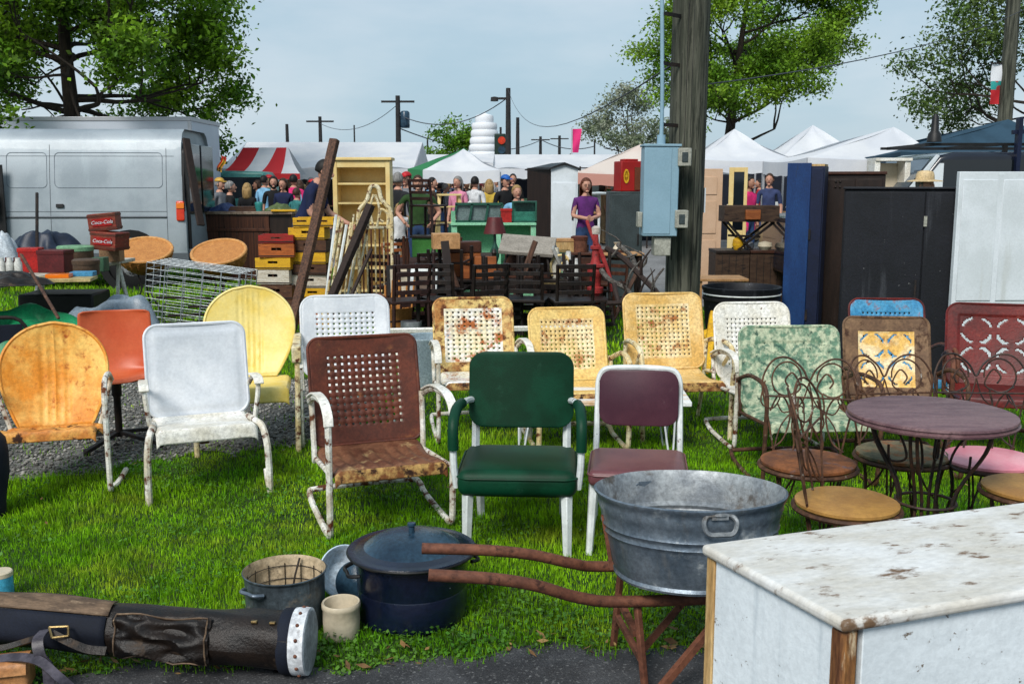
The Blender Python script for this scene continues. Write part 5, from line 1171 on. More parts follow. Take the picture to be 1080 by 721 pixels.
# ---- folded wire crate
Yw = 10.6; x0, x1 = wx(158, Yw, .5), wx(256, Yw, .5); z1 = zt(284, Yw); w = x1 - x0
c = thing('wire_cage', 'zinc wire cage tipped askew behind the shell chairs', 'cage', ((x0 + x1) / 2, Yw, .02), -4); c.rotation_euler[1] = R(7)
D = .55; Hc = z1 + .02
for nm, fixed, n1, n2 in (('front_grid', -D/2, 13, 6), ('back_grid', D/2, 13, 6)):
    b = MB()
    for i in range(n1): z = Hc * i / (n1 - 1); b.tube([(-w/2, fixed, z), (w/2, fixed, z)], .0032, 5)
    for i in range(n2): x = -w/2 + w * i / (n2 - 1); b.tube([(x, fixed, 0), (x, fixed, Hc)], .0055, 5)
    b.build(nm, m_steelwire, c)
for s in (-1, 1):
    b = MB()
    for i in range(13): z = Hc * i / 12; b.tube([(s * w/2, -D/2, z), (s * w/2, D/2, z)], .0032, 5)
    for i in range(4): y = -D/2 + D * i / 3; b.tube([(s * w/2, y, 0), (s * w/2, y, Hc)], .0055, 5)
    b.build('side_grid', m_steelwire, c)
b = MB()
for i in range(6): y = -D/2 + D * i / 5; b.tube([(-w/2, y, Hc), (w/2, y, Hc)], .0045, 5)
b.build('top_grid', m_steelwire, c)
b = MB()
for i, (a0, a1) in enumerate(((-.45, .3), (-.3, .45), (-.1, .48), (-.48, .1))): b.bar((a0 * w, -.1 + .06 * i, .12 + .09 * i), (a1 * w, -.05 + .06 * i, .17 + .07 * i), .05, .02)
tag(put(b.build('plank_bundle', m_dark_brown), c.location, -4), 'loose dark slats lying inside the zinc wire cage', 'slats')

# ---- trestle table with junk, left
TXr = wx(136, 11.7, .75); Y0, Y1 = 8.2, 11.9
c = thing('trestle_table', 'long board table on white trestles loaded with tins and boxes', 'table', (TXr - .55, (Y0 + Y1) / 2, 0))
b = MB(); bx(b, -.55, .55, (Y0 - Y1) / 2, (Y1 - Y0) / 2, .71, .75); b.build('tabletop', M('trestle_top', (.56, .54, .48), (.42, .40, .34), (.2, .17, .13), scale=4, rough=.6), c, bevel=.006)
for y in ((Y1 - Y0) / 2 - .25, -(Y1 - Y0) / 2 + .45):
    for s in (-1, 1):
        b = MB(); b.bar((s * .44, y, .71), (s * .53, y + .12, 0), .035, .035); b.bar((s * .44, y, .71), (s * .50, y - .28, 0), .035, .035); b.bar((s * .50, y + .06, .24), (s * .485, y - .19, .24), .025, .025); b.build('trestle_leg', m_white_rust, c, bevel=.004)
def tin(name, label, px, Y, w_, d_, h_, mat, lid=None, rz=0, cat='tin', z=.751, round_=False, rx=0):
    x = wx(px, Y, z + h_ / 2); c = thing(name, label, cat, (x, Y, z), rz)
    if rx: c.rotation_euler[0] = R(rx)
    b = MB()
    if round_: b.lathe([(0, 0), (w_/2 * .98, 0), (w_/2, .01), (w_/2, h_)], 24)
    else: bx(b, -w_/2, w_/2, -d_/2, d_/2, 0, h_)
    b.build('body', mat, c, bevel=0 if round_ else .006)
    if lid:
        b = MB()
        if round_: b.lathe([(w_/2 + .006, h_ - .03), (w_/2 + .008, h_ + .01), (w_/2 - .01, h_ + .022), (0, h_ + .024)], 24)
        else: bx(b, -w_/2 - .006, w_/2 + .006, -d_/2 - .006, d_/2 + .006, h_ - .02, h_ + .02)
        b.build('lid', lid, c, bevel=0 if round_ else .005)
    return c
m_tin_red = mini((.42, .022, .018), 'red_tin'); m_tin_mar = mini((.13, .02, .022), 'maroon_tin'); m_tin_mint = mini((.22, .40, .24), 'mint_tin'); m_tin_br = mini((.11, .07, .045), 'brown_tin'); m_tin_gr = mini((.05, .12, .07), 'green_tin')
tin('square_tin', 'bright red square tin on the trestle table', 33, 9.9, .19, .16, .22, m_tin_red, m_tin_red, 6)
tin('square_tin', 'maroon square tin beside the bright red one', 59, 9.9, .27, .2, .20, m_tin_mar, m_tin_mar, -4)
tin('round_tin', 'large round tin with mint green lid on the table', 80, 10.7, .36, .3, .19, m_tin_br, m_tin_mint, round_=True)
tin('round_tin', 'squat brown round tin in front of the mint-lidded one', 91, 9.6, .24, .2, .13, m_tin_br, m_tin_br, round_=True)
tin('square_tin', 'small dark green tin behind the squat brown one', 106, 10.0, .12, .14, .14, m_tin_gr, None)
tin('cardboard_box', 'plain brown cardboard box at the table corner', 118, 11.3, .22, .2, .15, mini((.30, .19, .11), 'cardboard'), None, 5, 'box')
m_cola = M('worn_red_crate', (.26, .045, .028), (.17, .04, .025), (.30, .16, .09), scale=7, scale3=12, pos3=.6, rough=.6, stretch=(1, 1, 4))
def cola(label, px, Y, z, rz, ry, w_=.29, h_=.19):
    x = wx(px, Y, z); c = thing('drink_crate', label, 'crate', (x, Y, z), rz, 'red drink crates on the trestle table'); c.rotation_euler[1] = R(ry)
    b = MB(); bx(b, -w_/2, w_/2, -.15, .15, 0, h_); b.build('body', m_cola, c, bevel=.006)
    b = MB(); bx(b, -w_/2 - .004, w_/2 + .004, -.154, .154, h_ - .035, h_ - .012); bx(b, -w_/2 - .004, w_/2 + .004, -.154, .154, .012, .035); b.build('slat_band', m_brown_rust, c)
    b = MB(); bx(b, -.10, .10, -.158, -.151, .055, .135); pl = b.build('sign_plate', m_red_gloss, c)
    cu = bpy.data.curves.new('lettering', 'FONT'); cu.body = 'Coca-Cola'; cu.size = .052; cu.align_x = 'CENTER'; cu.align_y = 'CENTER'; cu.shear = .3; cu.extrude = .001
    tmp = bpy.data.objects.new('lettering', cu); COL.objects.link(tmp); bpy.context.view_layer.update()
    me = bpy.data.meshes.new_from_object(tmp.evaluated_get(bpy.context.evaluated_depsgraph_get())); bpy.data.objects.remove(tmp)
    o = bpy.data.objects.new('lettering', me); COL.objects.link(o); me.materials.clear(); me.materials.append(m_white_clean); o.parent = pl; o.location = (0, -.1605, .095); o.rotation_euler = (R(90), 0, 0)
cola('red drink crate with white script lying on the table end', 116, 11.0, .905, -8, 4)
cola('reddish drink crate topmost, tilted back on another red crate', 112, 11.1, 1.105, 10, -5)
b = MB()
for i in range(6): b.lathe([(0, 0), (.032, 0), (.032, .12), (.02, .14), (.02, .16), (0, .16)], 12, (i % 3 * .075, i // 3 * .075, 0)); 
# jars, one object each
for i in range(5):
    b = MB(); b.lathe([(0, 0), (.034, 0), (.036, .01), (.036, .12), (.024, .145), (.024, .17), (0, .172)], 14)
    tag(put(b.build('glass_jar', [mini((.55, .55, .52), 'pale_jar'), m_tin_mar][i % 2]), (wx(2 + i * 4.4, 9.5, .8), 9.5 + .05 * (i % 2), .751)), ['pale glass jar in the row beside the red tin', 'dark red jar in the row beside the red tin'][i % 2], 'jar', 'jars on the trestle table')
m_cloth_blue = mini((.022, .035, .065), 'blue_tarp', rough=.45); m_cloth_wh = mini((.55, .60, .64), 'white_bag', rough=.4)
blanket('blue_tarp', 'dark blue bundled tarp heaped at the back of the trestle table', 'tarp', (wx(45, 11.2, .9), 11.2, .752), .95, .7, .40, m_cloth_blue, 5)
blanket('white_sack', 'crumpled white and blue sack at the back of the table', 'sack', (wx(-2, 10.8, .9), 10.8, .752), .45, .5, .45, m_cloth_wh, 9)
b = MB(); bx(b, -.25, .25, -.17, .17, 0, .03); tag(put(b.build('board_game', mini((.5, .40, .2), 'yellow_box_lid'), bevel=.003), (wx(68, 9.0, .77), 9.0, .751), 12), 'flat yellowish box lid lying on the table edge', 'box')
b = MB(); bx(b, -.10, .10, -.07, .07, 0, .035); tag(put(b.build('striped_box', m_lamp_amber, bevel=.003), (wx(64, 9.0, .79), 8.97, .782), 8), 'small orange box on the yellowish box lid', 'box')
b = MB(); bx(b, -.10, .10, -.07, .07, 0, .04); tag(put(b.build('small_box', mini((.08, .30, .5), 'sky_box'), bevel=.003), (wx(88, 9.15, .79), 9.15, .782), 8), 'small sky blue box near the table edge', 'box')
blanket('leather_scraps', 'dark heap of leather scraps on the near table edge', 'scraps', (wx(8, 8.7, .8), 8.7, .752), .75, .45, .13, m_leather, 12)
leaning('walking_stick', 'thin brown stick leaning against the trestle table', (62, 336), (22, 268), 8.0, 8.5, .026, .022, m_beam)
leaning('iron_rod', 'black iron rod standing up behind the red tin', (39, 262), (39, 203), 10.2, 10.3, .03, .03, m_iron)
# two sticks
m_tarp_g = M('emerald_tarp', (.02, .30, .13), (.014, .21, .09), None, scale=3, rough=.45)
m_tarp_s = M('silver_tarp', (.26, .31, .36), (.15, .19, .23), None, scale=3, rough=.32)
blanket('green_tarp', 'crumpled emerald green tarp under the trestle table', 'tarp', (wx(38, 8.9, .2), 8.9, .005), 1.7, 1.3, .66, m_tarp_g, 2, n=56, rz=10)
blanket('silver_tarp', 'crumpled silver grey tarp at the table foot', 'tarp', (wx(112, 9.6, .2), 9.6, .005), 1.05, 1.1, .68, m_tarp_s, 4, n=56, rz=20)
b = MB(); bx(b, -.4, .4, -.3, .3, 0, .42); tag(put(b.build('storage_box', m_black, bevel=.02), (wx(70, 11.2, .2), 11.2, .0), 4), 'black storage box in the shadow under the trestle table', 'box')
c = thing('folding_chair', 'dark folded chair frame lying by the green tarp', 'chair', (wx(4, 8.3, .2), 8.3, 0), 30)
b = MB(); b.tube([(-.2, 0, .0), (-.18, .05, .42), (0, .08, .5), (.18, .05, .42), (.2, 0, 0)], .016, 8, sub=4); b.build('frame', m_iron, c)
b = MB(); bx(b, -.16, .16, .04, .06, .26, .44); b.build('backrest', m_navy_cloth, c, bevel=.005)

# ---- black wooden chairs and benches behind the lawn chairs
def ladder_chair(label, x, Y, z, rz, mat, rx=0, group='dark wooden ladder-back chairs'):
    c = thing('wooden_chair', label, 'chair', (x, Y, z), rz, group); c.rotation_euler[0] = R(rx)
    b = MB(); bx(b, -.21, .21, -.20, .20, .42, .45); b.build('seat', mat, c, bevel=.006)
    for s in (-1, 1):
        b = MB(); b.bar((s * .18, -.17, .42), (s * .19, -.18, 0), .034); b.build('leg', mat, c, bevel=.004)
        b = MB(); b.tube([(s * .19, .19, 0), (s * .18, .18, .45), (s * .185, .24, .82)], .019, 6, sub=2); b.build('back_post', mat, c)
    for z_ in (.54, .63, .72, .80): b = MB(); bx(b, -.17, .17, .20 + (z_ - .45) * .12, .215 + (z_ - .45) * .12, z_ - .022, z_ + .022); b.build('slat', mat, c, bevel=.003)
    b = MB(); b.bar((-.18, -.175, .2), (.18, -.175, .2), .02); b.bar((-.185, -.17, .15), (-.185, .18, .15), .02); b.bar((.185, -.17, .15), (.185, .18, .15), .02); b.build('stretcher', mat, c)
    return c
lab = ['dark maroon ladder-back chair beside the iron gate', 'black ladder-back chair second along from the gate', 'black ladder-back chair below the wooden drawer', 'black ladder-back chair below the grey lidded desk', 'black ladder-back chair nearest the red pump']
for i, (px, mt) in enumerate(((428, m_maroon_wood), (463, m_black_wood), (508, m_black_wood), (556, m_black_wood), (603, m_black_wood))):
    ladder_chair(lab[i], wx(px, 10.2, .5), 10.2 + .12 * (i % 2), 0, 180 + random.uniform(-30, 30), mt)
def bench(label, px0, px1, Y, zt_, mat, nsl=3, d=.42):
    x0, x1 = wx(px0, Y, .5), wx(px1, Y, .5); w = x1 - x0; c = thing('slat_bench', label, 'bench', ((x0 + x1) / 2, Y, 0), 0, 'dark wooden benches')
    b = MB()
    for k in range(4): bx(b, -w/2, w/2, -d/2 + k * d / 4 + .005, -d/2 + (k + 1) * d / 4 - .005, zt_ - .03, zt_)
    b.build('tabletop' if False else 'seat', mat, c, bevel=.004)
    for s in (-1, 1):
        for y in (-d/2 + .03, d/2 - .03): b = MB(); bx(b, s * (w/2 - .06) - .025, s * (w/2 - .06) + .025, y - .022, y + .022, 0, zt_ - .031); b.build('leg', mat, c, bevel=.003)
    for k in range(nsl): z = .16 + k * (zt_ - .24) / max(1, nsl - 1); b = MB(); bx(b, -w/2 + .09, w/2 - .09, -d/2 + .012, -d/2 + .028, z - .03, z + .03); b.build('slat', mat, c, bevel=.003)
    return c
def junk_chair(label, px, Y, z, rz, mat, rx): return ladder_chair(label, wx(px, Y, .7), Y, z, rz, mat, rx, 'dark chairs heaped upside down on the benches')
for i, (px, Y, z, rz, rx, mt) in enumerate(((437, 10.9, .86, 12, 176, m_maroon_wood), (475, 11.1, .92, -15, 184, m_black_wood), (530, 10.6, .86, 6, 178, m_black_wood), (584, 10.7, .84, -8, 183, m_black_wood), (618, 11.2, .86, 25, 175, m_dark_brown), (452, 11.9, .0, 200, 0, m_dark_brown), (412, 11.6, .0, 160, 0, m_maroon_wood))):
    junk_chair(['maroon chair upside down on the seat of another beside the gate', 'black chair upside down at the near end of the bench', 'black chair upside down before the oak drawer', 'black chair upside down below the grey lidded desk', 'brown chair upside down beside the red pump', 'brown chair standing behind the maroon ones', 'maroon chair standing just behind the iron gate'][i], px, Y, z, rz, mt, rx)
for i in range(12):
    px = random.uniform(400, 650); Y = random.uniform(10.3, 12.4); L_ = random.uniform(.5, 1.1)
    b = MB(); b.box((0, 0, L_ / 2), (random.uniform(.04, .09), .025, L_))
    o = b.build('loose_board', [m_dark_brown, m_beam_dark, m_beam, m_black_wood][i % 4], bevel=.003); put(o, (wx(px, Y, .4), Y, .02), random.uniform(-40, 40), random.uniform(-35, -5), random.uniform(-45, 45))
    tag(o, 'loose dark board poking out of the heap of dark chairs', 'board', 'loose boards in the chair heap')
def headboard(label, px0, px1, pyt, Y, mat, rx, spind):
    x0, x1 = wx(px0, Y, .6), wx(px1, Y, .6); w = x1 - x0; H = zt(pyt, Y); c = thing('headboard', label, 'headboard', ((x0 + x1) / 2, Y, 0), random.uniform(-8, 8)); c.rotation_euler[0] = R(rx)
    for s in (-1, 1): b = MB(); b.lathe([(.03, 0), (.032, H * .4), (.02, H * .45), (.034, H * .6), (.022, H - .08), (.036, H - .05), (.02, H), (0, H + .01)], 10, (s * w/2, 0, 0)); b.build('post', mat, c)
    for z0_, z1_ in ((.86, .95), (.28, .36)): b = MB(); bx(b, -w/2 + .02, w/2 - .02, -.012, .012, H * z0_, H * z1_); b.build('rail', mat, c, bevel=.004)
    if spind:
        for k in range(spind): x = -w/2 + w * (k + 1) / (spind + 1); b = MB(); b.lathe([(.010, H * .36), (.018, H * .6), (.010, H * .86)], 8, (x, 0, 0)); b.build('spindle', mat, c)
    else: b = MB(); bx(b, -w/2 + .04, w/2 - .04, -.008, .008, H * .36, H * .86); b.build('panel', mat, c)
headboard('dark spindle headboard leaning behind the black chairs', 455, 520, 262, 12.3, m_dark_brown, -12, 7)
headboard('maroon panel headboard leaning beside the iron gate', 410, 450, 268, 12.6, m_maroon_wood, -10, 0)
headboard('black spindle footboard leaning beside the red pump', 572, 612, 281, 12.2, m_black_wood, -9, 5)
c = thing('dark_dresser', 'low dark dresser with three drawers behind the upside-down chairs', 'dresser', (wx(600, 12.5, .5), 12.5, 0), -10)
b = MB(); bx(b, -.40, .40, 0, .42, .06, .74); b.build('body', m_dark_brown, c, bevel=.005); b = MB(); bx(b, -.43, .43, -.03, .44, .741, .77); b.build('top', m_brown_box, c, bevel=.005)
for k in range(3):
    b = MB(); bx(b, -.37, .37, -.016, -.002, .10 + .21 * k, .29 + .21 * k); dw = b.build('drawer', m_brown_box, c, bevel=.004)
    for s in (-1, 1): b = MB(); b.ball((s * .2, -.028, .195 + .21 * k), .016, 8, 6); b.build('knob', m_brass, dw)
c = thing('overturned_table', 'brown table turned upside down with its legs in the air', 'table', (wx(455, 11.6, .6), 11.75, .56), 12)
b = MB(); bx(b, -.36, .36, -.24, .24, 0, .03); b.build('tabletop', m_counter, c, bevel=.004)
for sx in (-1, 1):
    for sy in (-1, 1): b = MB(); b.lathe([(.03, .031), (.03, .10), (.018, .14), (.028, .30), (.014, .42), (.02, .44), (0, .45)], 9, (sx * .31, sy * .19, 0)); b.build('leg', m_counter, c)
bench('long black slatted bench carrying the drawer and the boxes', 452, 612, 11.4, .56, m_black_wood, d=.6)
bench('maroon slatted bench between iron gate and black benches', 404, 458, 11.3, .50, m_maroon_wood)
bench('black slatted bench low behind the pierced cream chair', 540, 640, 10.75, .40, m_black_wood, 2)
leaning('white_rail', 'long white board lying low behind the pierced chairs', (398, 349), (634, 345), 9.4, 9.6, .03, .05, m_white_rust, 'board')
Yt = 7.9; x = wx(452, Yt, .2); c = thing('ribbed_bucket', 'pale blue-grey ribbed metal bucket between rocker and pierced chair', 'bucket', (x, Yt, 0))
b = MB(); pr = [(0, 0), (.13, 0)]
for k in range(12): z = .02 + .36 * k / 11; r_ = .14 + .05 * k / 11; pr += [(r_, z), (r_ + .006, z + .012)]
pr += [(.20, .41), (.198, .415), (.19, .41), (.13, .03), (0, .02)]
b.lathe(pr, 32); b.build('shell', M('pale_zinc', (.42, .50, .54), (.30, .38, .42), None, rough=.4, metal=.3), c)
b = MB(); b.tube([(-.2, 0, .38), (-.15, -.06, .30), (0, -.1, .27), (.15, -.06, .30), (.2, 0, .38)], .005, 6, sub=4); b.build('handle', m_iron, c)

# ---- things stacked on and behind the benches
zb_ = .561
def at_x(px, Y): return wx(px, Y, .7)
c = thing('oak_drawer', 'orange oak drawer standing on its side on the black bench', 'drawer', (at_x(507, 11.4), 11.4, zb_), -4)
b = MB(); bx(b, -.19, .19, -.15, -.13, 0, .25); b.build('front', m_oak, c, bevel=.004)
b = MB(); bx(b, -.17, .17, -.129, .15, .01, .03); bx(b, -.17, -.155, -.129, .15, .031, .22); bx(b, .155, .17, -.129, .15, .031, .22); bx(b, -.154, .154, .135, .15, .031, .22); b.build('tray', m_oak, c)
b = MB(); b.ball((0, -.16, .13), .015, 10, 6); b.build('knob', m_brass, c)
c = thing('brown_chest', 'small dark brown wooden chest with lid behind the oak drawer', 'chest', (at_x(491, 11.75), 11.62, zb_), 8)
b = MB(); bx(b, -.17, .17, -.12, .12, 0, .27); b.build('body', m_oak, c, bevel=.005)
b = MB(); bx(b, -.18, .18, -.13, .13, .272, .40); b.build('lid', m_brown_box, c, bevel=.01)
c = thing('lift_lid_desk', 'old desk with slanted grey lid raised over curved iron legs', 'desk', (at_x(557, 11.2), 11.45, zb_), -6)
b = MB(); rot = Euler((R(24), R(4), 0)).to_matrix(); b.box((0, -.02, .36), (.62, .42, .045), rot); b.build('lid', m_grey_lid, c, bevel=.006)
b = MB(); b.box((.34, .05, .24), (.03, .46, .28), (R(8), R(-24), 0)); b.build('side_panel', M('grey_metal_edge', (.40, .40, .38), (.30, .30, .28), None, rough=.5), c, bevel=.004)
b = MB(); bx(b, -.29, .27, -.12, .26, .0, .05); bx(b, -.29, .27, .24, .26, .05, .34); b.build('case', m_brown_box, c, bevel=.004)
for s in (-1, 1): b = MB(); b.tube([(s * .25, -.2, .02), (s * .25, -.2, .16), (s * .22, -.1, .25), (s * .2, .1, .26)], .014, 8, sub=4); b.build('bracket', m_iron, c)
Yq = 15.0; x0, x1 = at_x(434, Yq), at_x(474, Yq); w = x1 - x0; H = zt(248, Yq)
c = thing('green_table', 'small green painted table with dark worn top', 'table', ((x0 + x1) / 2, Yq, 0))
b = MB(); bx(b, -w/2, w/2, -.25, .25, H - .03, H); b.build('tabletop', m_dark_brown, c, bevel=.004)
b = MB(); bx(b, -w/2 + .03, w/2 - .03, -.22, .22, H - .30, H - .031); b.build('apron', m_green_tbl, c, bevel=.003)
for sx in (-1, 1):
    for sy in (-1, 1): b = MB(); b.bar((sx * (w/2 - .06), sy * .19, H - .301), (sx * (w/2 - .06), sy * .19, 0), .05); b.build('leg', m_green_tbl, c, bevel=.003)
ladder_chair('dark red-brown chair standing on the green table', (x0 + x1) / 2 - .02, Yq, H, 150, m_maroon_wood)
for i, px in enumerate((437, 446, 459, 468)):
    b = MB(); b.lathe([(0, 0), (.04, 0), (.045, .05), (.03, .16), (.035, .2), (0, .2)], 12); tag(put(b.build('glass_vase', mini((.62, .64, .58), 'milky_glass')), (at_x(px, 13.2), 13.2, .37)), 'milky glass vase on the low crate before the green table', 'vase', 'milky glass vases')
b = MB(); bx(b, -.38, .38, -.2, .2, 0, .369); tag(put(b.build('low_crate', m_brown_box, bevel=.005), (at_x(453, 13.2), 13.2, 0)), 'dark low crate carrying the milky glass vases', 'crate')
# white step ladder
Ys = 17.2; xs_ = wx(474, Ys); c = thing('step_ladder', 'cream wooden step ladder standing open behind the green table', 'ladder', (xs_, Ys, 0), 14)
H = zt(206, Ys)
for s in (-1, 1):
    b = MB(); b.bar((s * .17, 0, H), (s * .25, -.25, 0), .05, .035); b.build('front_rail', m_bookcase, c); b = MB(); b.bar((s * .15, .03, H), (s * .22, .55, 0), .04, .03); b.build('rear_rail', m_bookcase, c)
for k in range(5): t = (k + .6) / 5.3; b = MB(); b.box((0, -.25 * (1 - t), H * t), (.36 + .14 * (1 - t), .12, .025)); b.build('tread', m_bookcase, c)
b = MB(); b.box((0, 0, H + .01), (.40, .16, .03)); b.build('top', m_bookcase, c)
# mint hutch
Ym = 13.8; x0, x1 = at_x(478, Ym), at_x(564, Ym); w = x1 - x0; H = zt(235, Ym)
c = thing('mint_cupboard', 'mint green open cupboard with two compartments behind the oak drawer', 'cupboard', ((x0 + x1) / 2, Ym, 0))
b = MB(); bx(b, -w/2 - .03, w/2 + .02, -.03, .42, H - .035, H); b.build('top', m_mint, c, bevel=.005)
for x in (-w/2 + .02, .06, w/2 - .02): b = MB(); bx(b, x - .035, x + .035, 0, .4, .03, H - .036); b.build('upright', m_mint, c, bevel=.003)
b = MB(); bx(b, -w/2 + .056, w/2 - .056, .385, .399, .04, H - .037); b.build('back_panel', m_mint, c)
b = MB(); bx(b, -w/2 + .056, .024, .01, .384, .45, .475); bx(b, .096, w/2 - .056, .01, .384, .5, .525); b.build('shelf', m_mint, c)
b = MB(); b.bar((-w/2 + .02, .02, 0), (-w/2 - .0, .05, H + .16), .05, .03); b.build('post', m_mint, c)
zh = H + .001
c = thing('window_sash', 'dark green framed glass display case standing on the mint cupboard', 'display case', (at_x(505, Ym), Ym + .2, zh), 0)
w2 = at_x(531, Ym) - at_x(481, Ym)
b = MB(); bx(b, -w2/2, w2/2, -.12, -.09, .235, .27); bx(b, -w2/2, w2/2, -.12, -.09, 0, .03)
for t in (-.5, -.17, .17, .47): b.bar((w2 * t - .02, -.105, .02), (w2 * t + .02, -.105, .25), .03, .03)
b.build('frame', m_dkgreen, c)
b = MB(); bx(b, -w2/2 + .01, w2/2 - .01, -.075, -.07, .03, .235); b.build('glass', mini((.17, .22, .22), 'dusty_glass', rough=.15), c)
b = MB(); bx(b, -w2/2 + .01, w2/2 - .01, .0, .16, 0, .24); b.build('case', m_dkgreen, c, bevel=.004)
tin('red_cooler', 'small bright red box on the mint cupboard', 534, Ym + .15, .15, .15, .17, m_tin_red, m_tin_red, cat='box', z=zh)
c = thing('green_lantern', 'green glass box with open front beside the red box', 'display case', (at_x(553, Ym), Ym + .2, zh))
b = MB()
for s in (-1, 1):
    for y in (-.1, .1): bx(b, s * .16 - .012, s * .16 + .012, y - .012, y + .012, 0, .27)
bx(b, -.172, .172, -.112, .112, .271, .29); bx(b, -.172, .172, -.112, .112, -.0, .018); b.build('frame', m_dkgreen, c)
mg_ = mini((.05, .20, .15), 'green_glass', rough=.1)
b = MB(); bx(b, -.15, .15, .095, .1, .02, .27); b.build('glass', mg_, c)
b = MB(); bx(b, -.15, .15, -.1, -.095, .02, .15); b.build('glass', mg_, c)
blanket('white_sheet', 'pale grey cloth heaped behind the green display case', 'cloth', (wx(502, 15.2, 1.2), 15.2, 1.02), .62, .4, .38, mini((.55, .55, .54), 'grey_sheet'), 21)
b = MB(); bx(b, -.4, .4, -.22, .22, 0, 1.02); tag(put(b.build('tall_box', m_dkgreen, bevel=.005), (wx(502, 15.2, .6), 15.2, 0)), 'dark cabinet under the pale grey cloth', 'cabinet')
b = MB(); b.lathe([(0, 0), (.10, 0), (.14, .14), (.13, .14), (.09, .02), (0, .015)], 18); tag(put(b.build('wicker_basket', m_wicker), (wx(519, 15.0, 1.1), 14.9, 1.02)), 'small brown basket at the edge of the dark cabinet', 'basket')

# ---- white and brown wardrobe with a small gable
Yl = 17.6; xa, xb_, xc = wx(557, Yl, 1), wx(581, Yl, 1), wx(609, Yl, 1); H = zt(174, Yl)
c = thing('garden_privy', 'tall narrow shed with white plank front, brown side and small dark gable', 'shed', (xb_, Yl, 0), 0)
wF = xc - xb_; wS = .85
b = MB(); b.add([(0, 0, 0), (wF, 0.0, 0), (wF, 0.0, H - .05), (wF / 2, 0, H + .0), (0, 0, H - .05), (0, .03, 0), (wF, .03, 0), (wF, .03, H - .05), (wF / 2, .03, H), (0, .03, H - .05)], [(0, 1, 2, 3, 4), (9, 8, 7, 6, 5), (0, 5, 6, 1), (1, 6, 7, 2), (2, 7, 8, 3), (3, 8, 9, 4), (4, 9, 5, 0)]); b.build('front', m_white_panel, c)
b = MB(); bx(b, .03, wF - .03, -.018, -.003, .05, H - .30); dr = b.build('door', m_white_panel, c, bevel=.004); b = MB(); bx(b, wF - .10, wF - .07, -.035, -.019, 1.0, 1.12); b.build('handle', m_iron, dr)
b = MB(); b.bar((-.01, .03, H / 2), (xa - xb_, .65, H / 2), .02, H - .08); b.build('side', m_dark_brown, c)
b = MB(); bx(b, 0.02, wF - .0, .031, .75, 0, H - .09); b.build('body', m_dark_brown, c)
b = MB(); b.add([(-.05, -.05, H - .06), (wF / 2, -.05, H + .045), (wF + .05, -.05, H - .06), (-.05 + xa - xb_, .75, H - .06), (wF / 2 + (xa - xb_) * .5, .75, H + .045), (wF + .05, .75, H - .06),
                 (-.05, -.05, H - .085), (wF / 2, -.05, H + .005), (wF + .05, -.05, H - .085), (-.05 + xa - xb_, .75, H - .085), (wF / 2 + (xa - xb_) * .5, .75, H + .005), (wF + .05, .75, H - .085)],
                [(0, 1, 4, 3), (1, 2, 5, 4), (6, 9, 10, 7), (7, 10, 11, 8), (0, 6, 7, 1), (1, 7, 8, 2), (3, 4, 10, 9), (4, 5, 11, 10), (0, 3, 9, 6), (2, 8, 11, 5)]); b.build('roof', m_black, c)
# ---- slate locker with red vending box
Yk2 = 13.6; x0, x1 = at_x(642, Yk2), at_x(677, Yk2); H = zt(202, Yk2); w = x1 - x0
c = thing('metal_locker', 'slate grey metal locker standing beside the utility pole', 'locker', ((x0 + x1) / 2, Yk2, 0))
b = MB(); bx(b, -w/2, w/2, 0, .5, 0.06, H); b.build('body', m_grey_slate, c, bevel=.008)
b = MB(); bx(b, -w/2 + .02, w/2 - .02, -.014, -.002, .1, H - .04); dr = b.build('door', m_grey_slate, c, bevel=.004)
b = MB(); bx(b, w/2 - .07, w/2 - .05, -.03, -.015, .8, .95); b.build('handle', m_iron, dr)
b = MB(); bx(b, -w/2 + .02, w/2 - .02, .04, .46, 0, .059); b.build('base', m_black, c)
wr = at_x(676, Yk2) - at_x(651, Yk2); hr = zt(170, Yk2) - H
c = thing('vending_box', 'red counter vending box with gold emblem on the slate locker', 'vending machine', (at_x(663, Yk2), Yk2 + .15, H + .001), 18)
b = MB(); bx(b, -wr/2, wr/2, -.12, .14, 0.0, hr); b.build('body', m_red_gloss, c, bevel=.01)
b = MB(); bx(b, .03, wr/2 - .01, -.128, -.121, .02, hr - .08); b.build('window', M('amber_window', (.16, .05, .02), None, None, rough=.15), c)
b = MB(); b.lathe([(.035, -.004), (.05, -.004), (.05, .004), (.035, .004), (.035, -.004)], 20, (-wr/4 - .01, -.126, hr * .5), (R(90), 0, 0), sy=1.9, sx=.8); b.lathe([(0, -.003), (.018, -.003), (.018, .004), (0, .004)], 14, (-wr/4 - .01, -.126, hr * .5), (R(90), 0, 0)); b.build('emblem', m_crate_y, c)
b = MB(); bx(b, -wr/2 + .06, wr/2 - .06, -.08, .08, hr, hr + .03); b.build('crown', m_red_gloss, c, bevel=.008)

# ---- red hand pump
Yp = 11.0; xp = wx(628, Yp, .6); c = thing('hand_pump', 'dull red cast iron water pump standing among the benches', 'pump', (xp, Yp, 0))
b = MB(); b.lathe([(0, 0), (.14, 0), (.14, .025), (.075, .045), (.06, .10), (.085, .105), (.085, .13), (.055, .14), (.05, .26), (.07, .27), (.07, .30), (.052, .31), (.052, .42), (.085, .43), (.09, .46), (.09, .49), (.06, .50), (.065, .60), (.088, .63), (.092, .68), (.075, .71), (.11, .715), (.11, .74), (.06, .75), (.045, .80), (.04, .90), (.06, .91), (.06, .94), (.035, .95), (.03, 1.04), (0, 1.05)], 16); b.build('body', m_pump_red, c)
b = MB(); b.tube([(.0, -.06, .34), (-.04, -.16, .36), (-.09, -.22, .33), (-.11, -.24, .24)], [.045, .04, .036, .04], 10, sub=4); b.build('spout', m_pump_red, c)
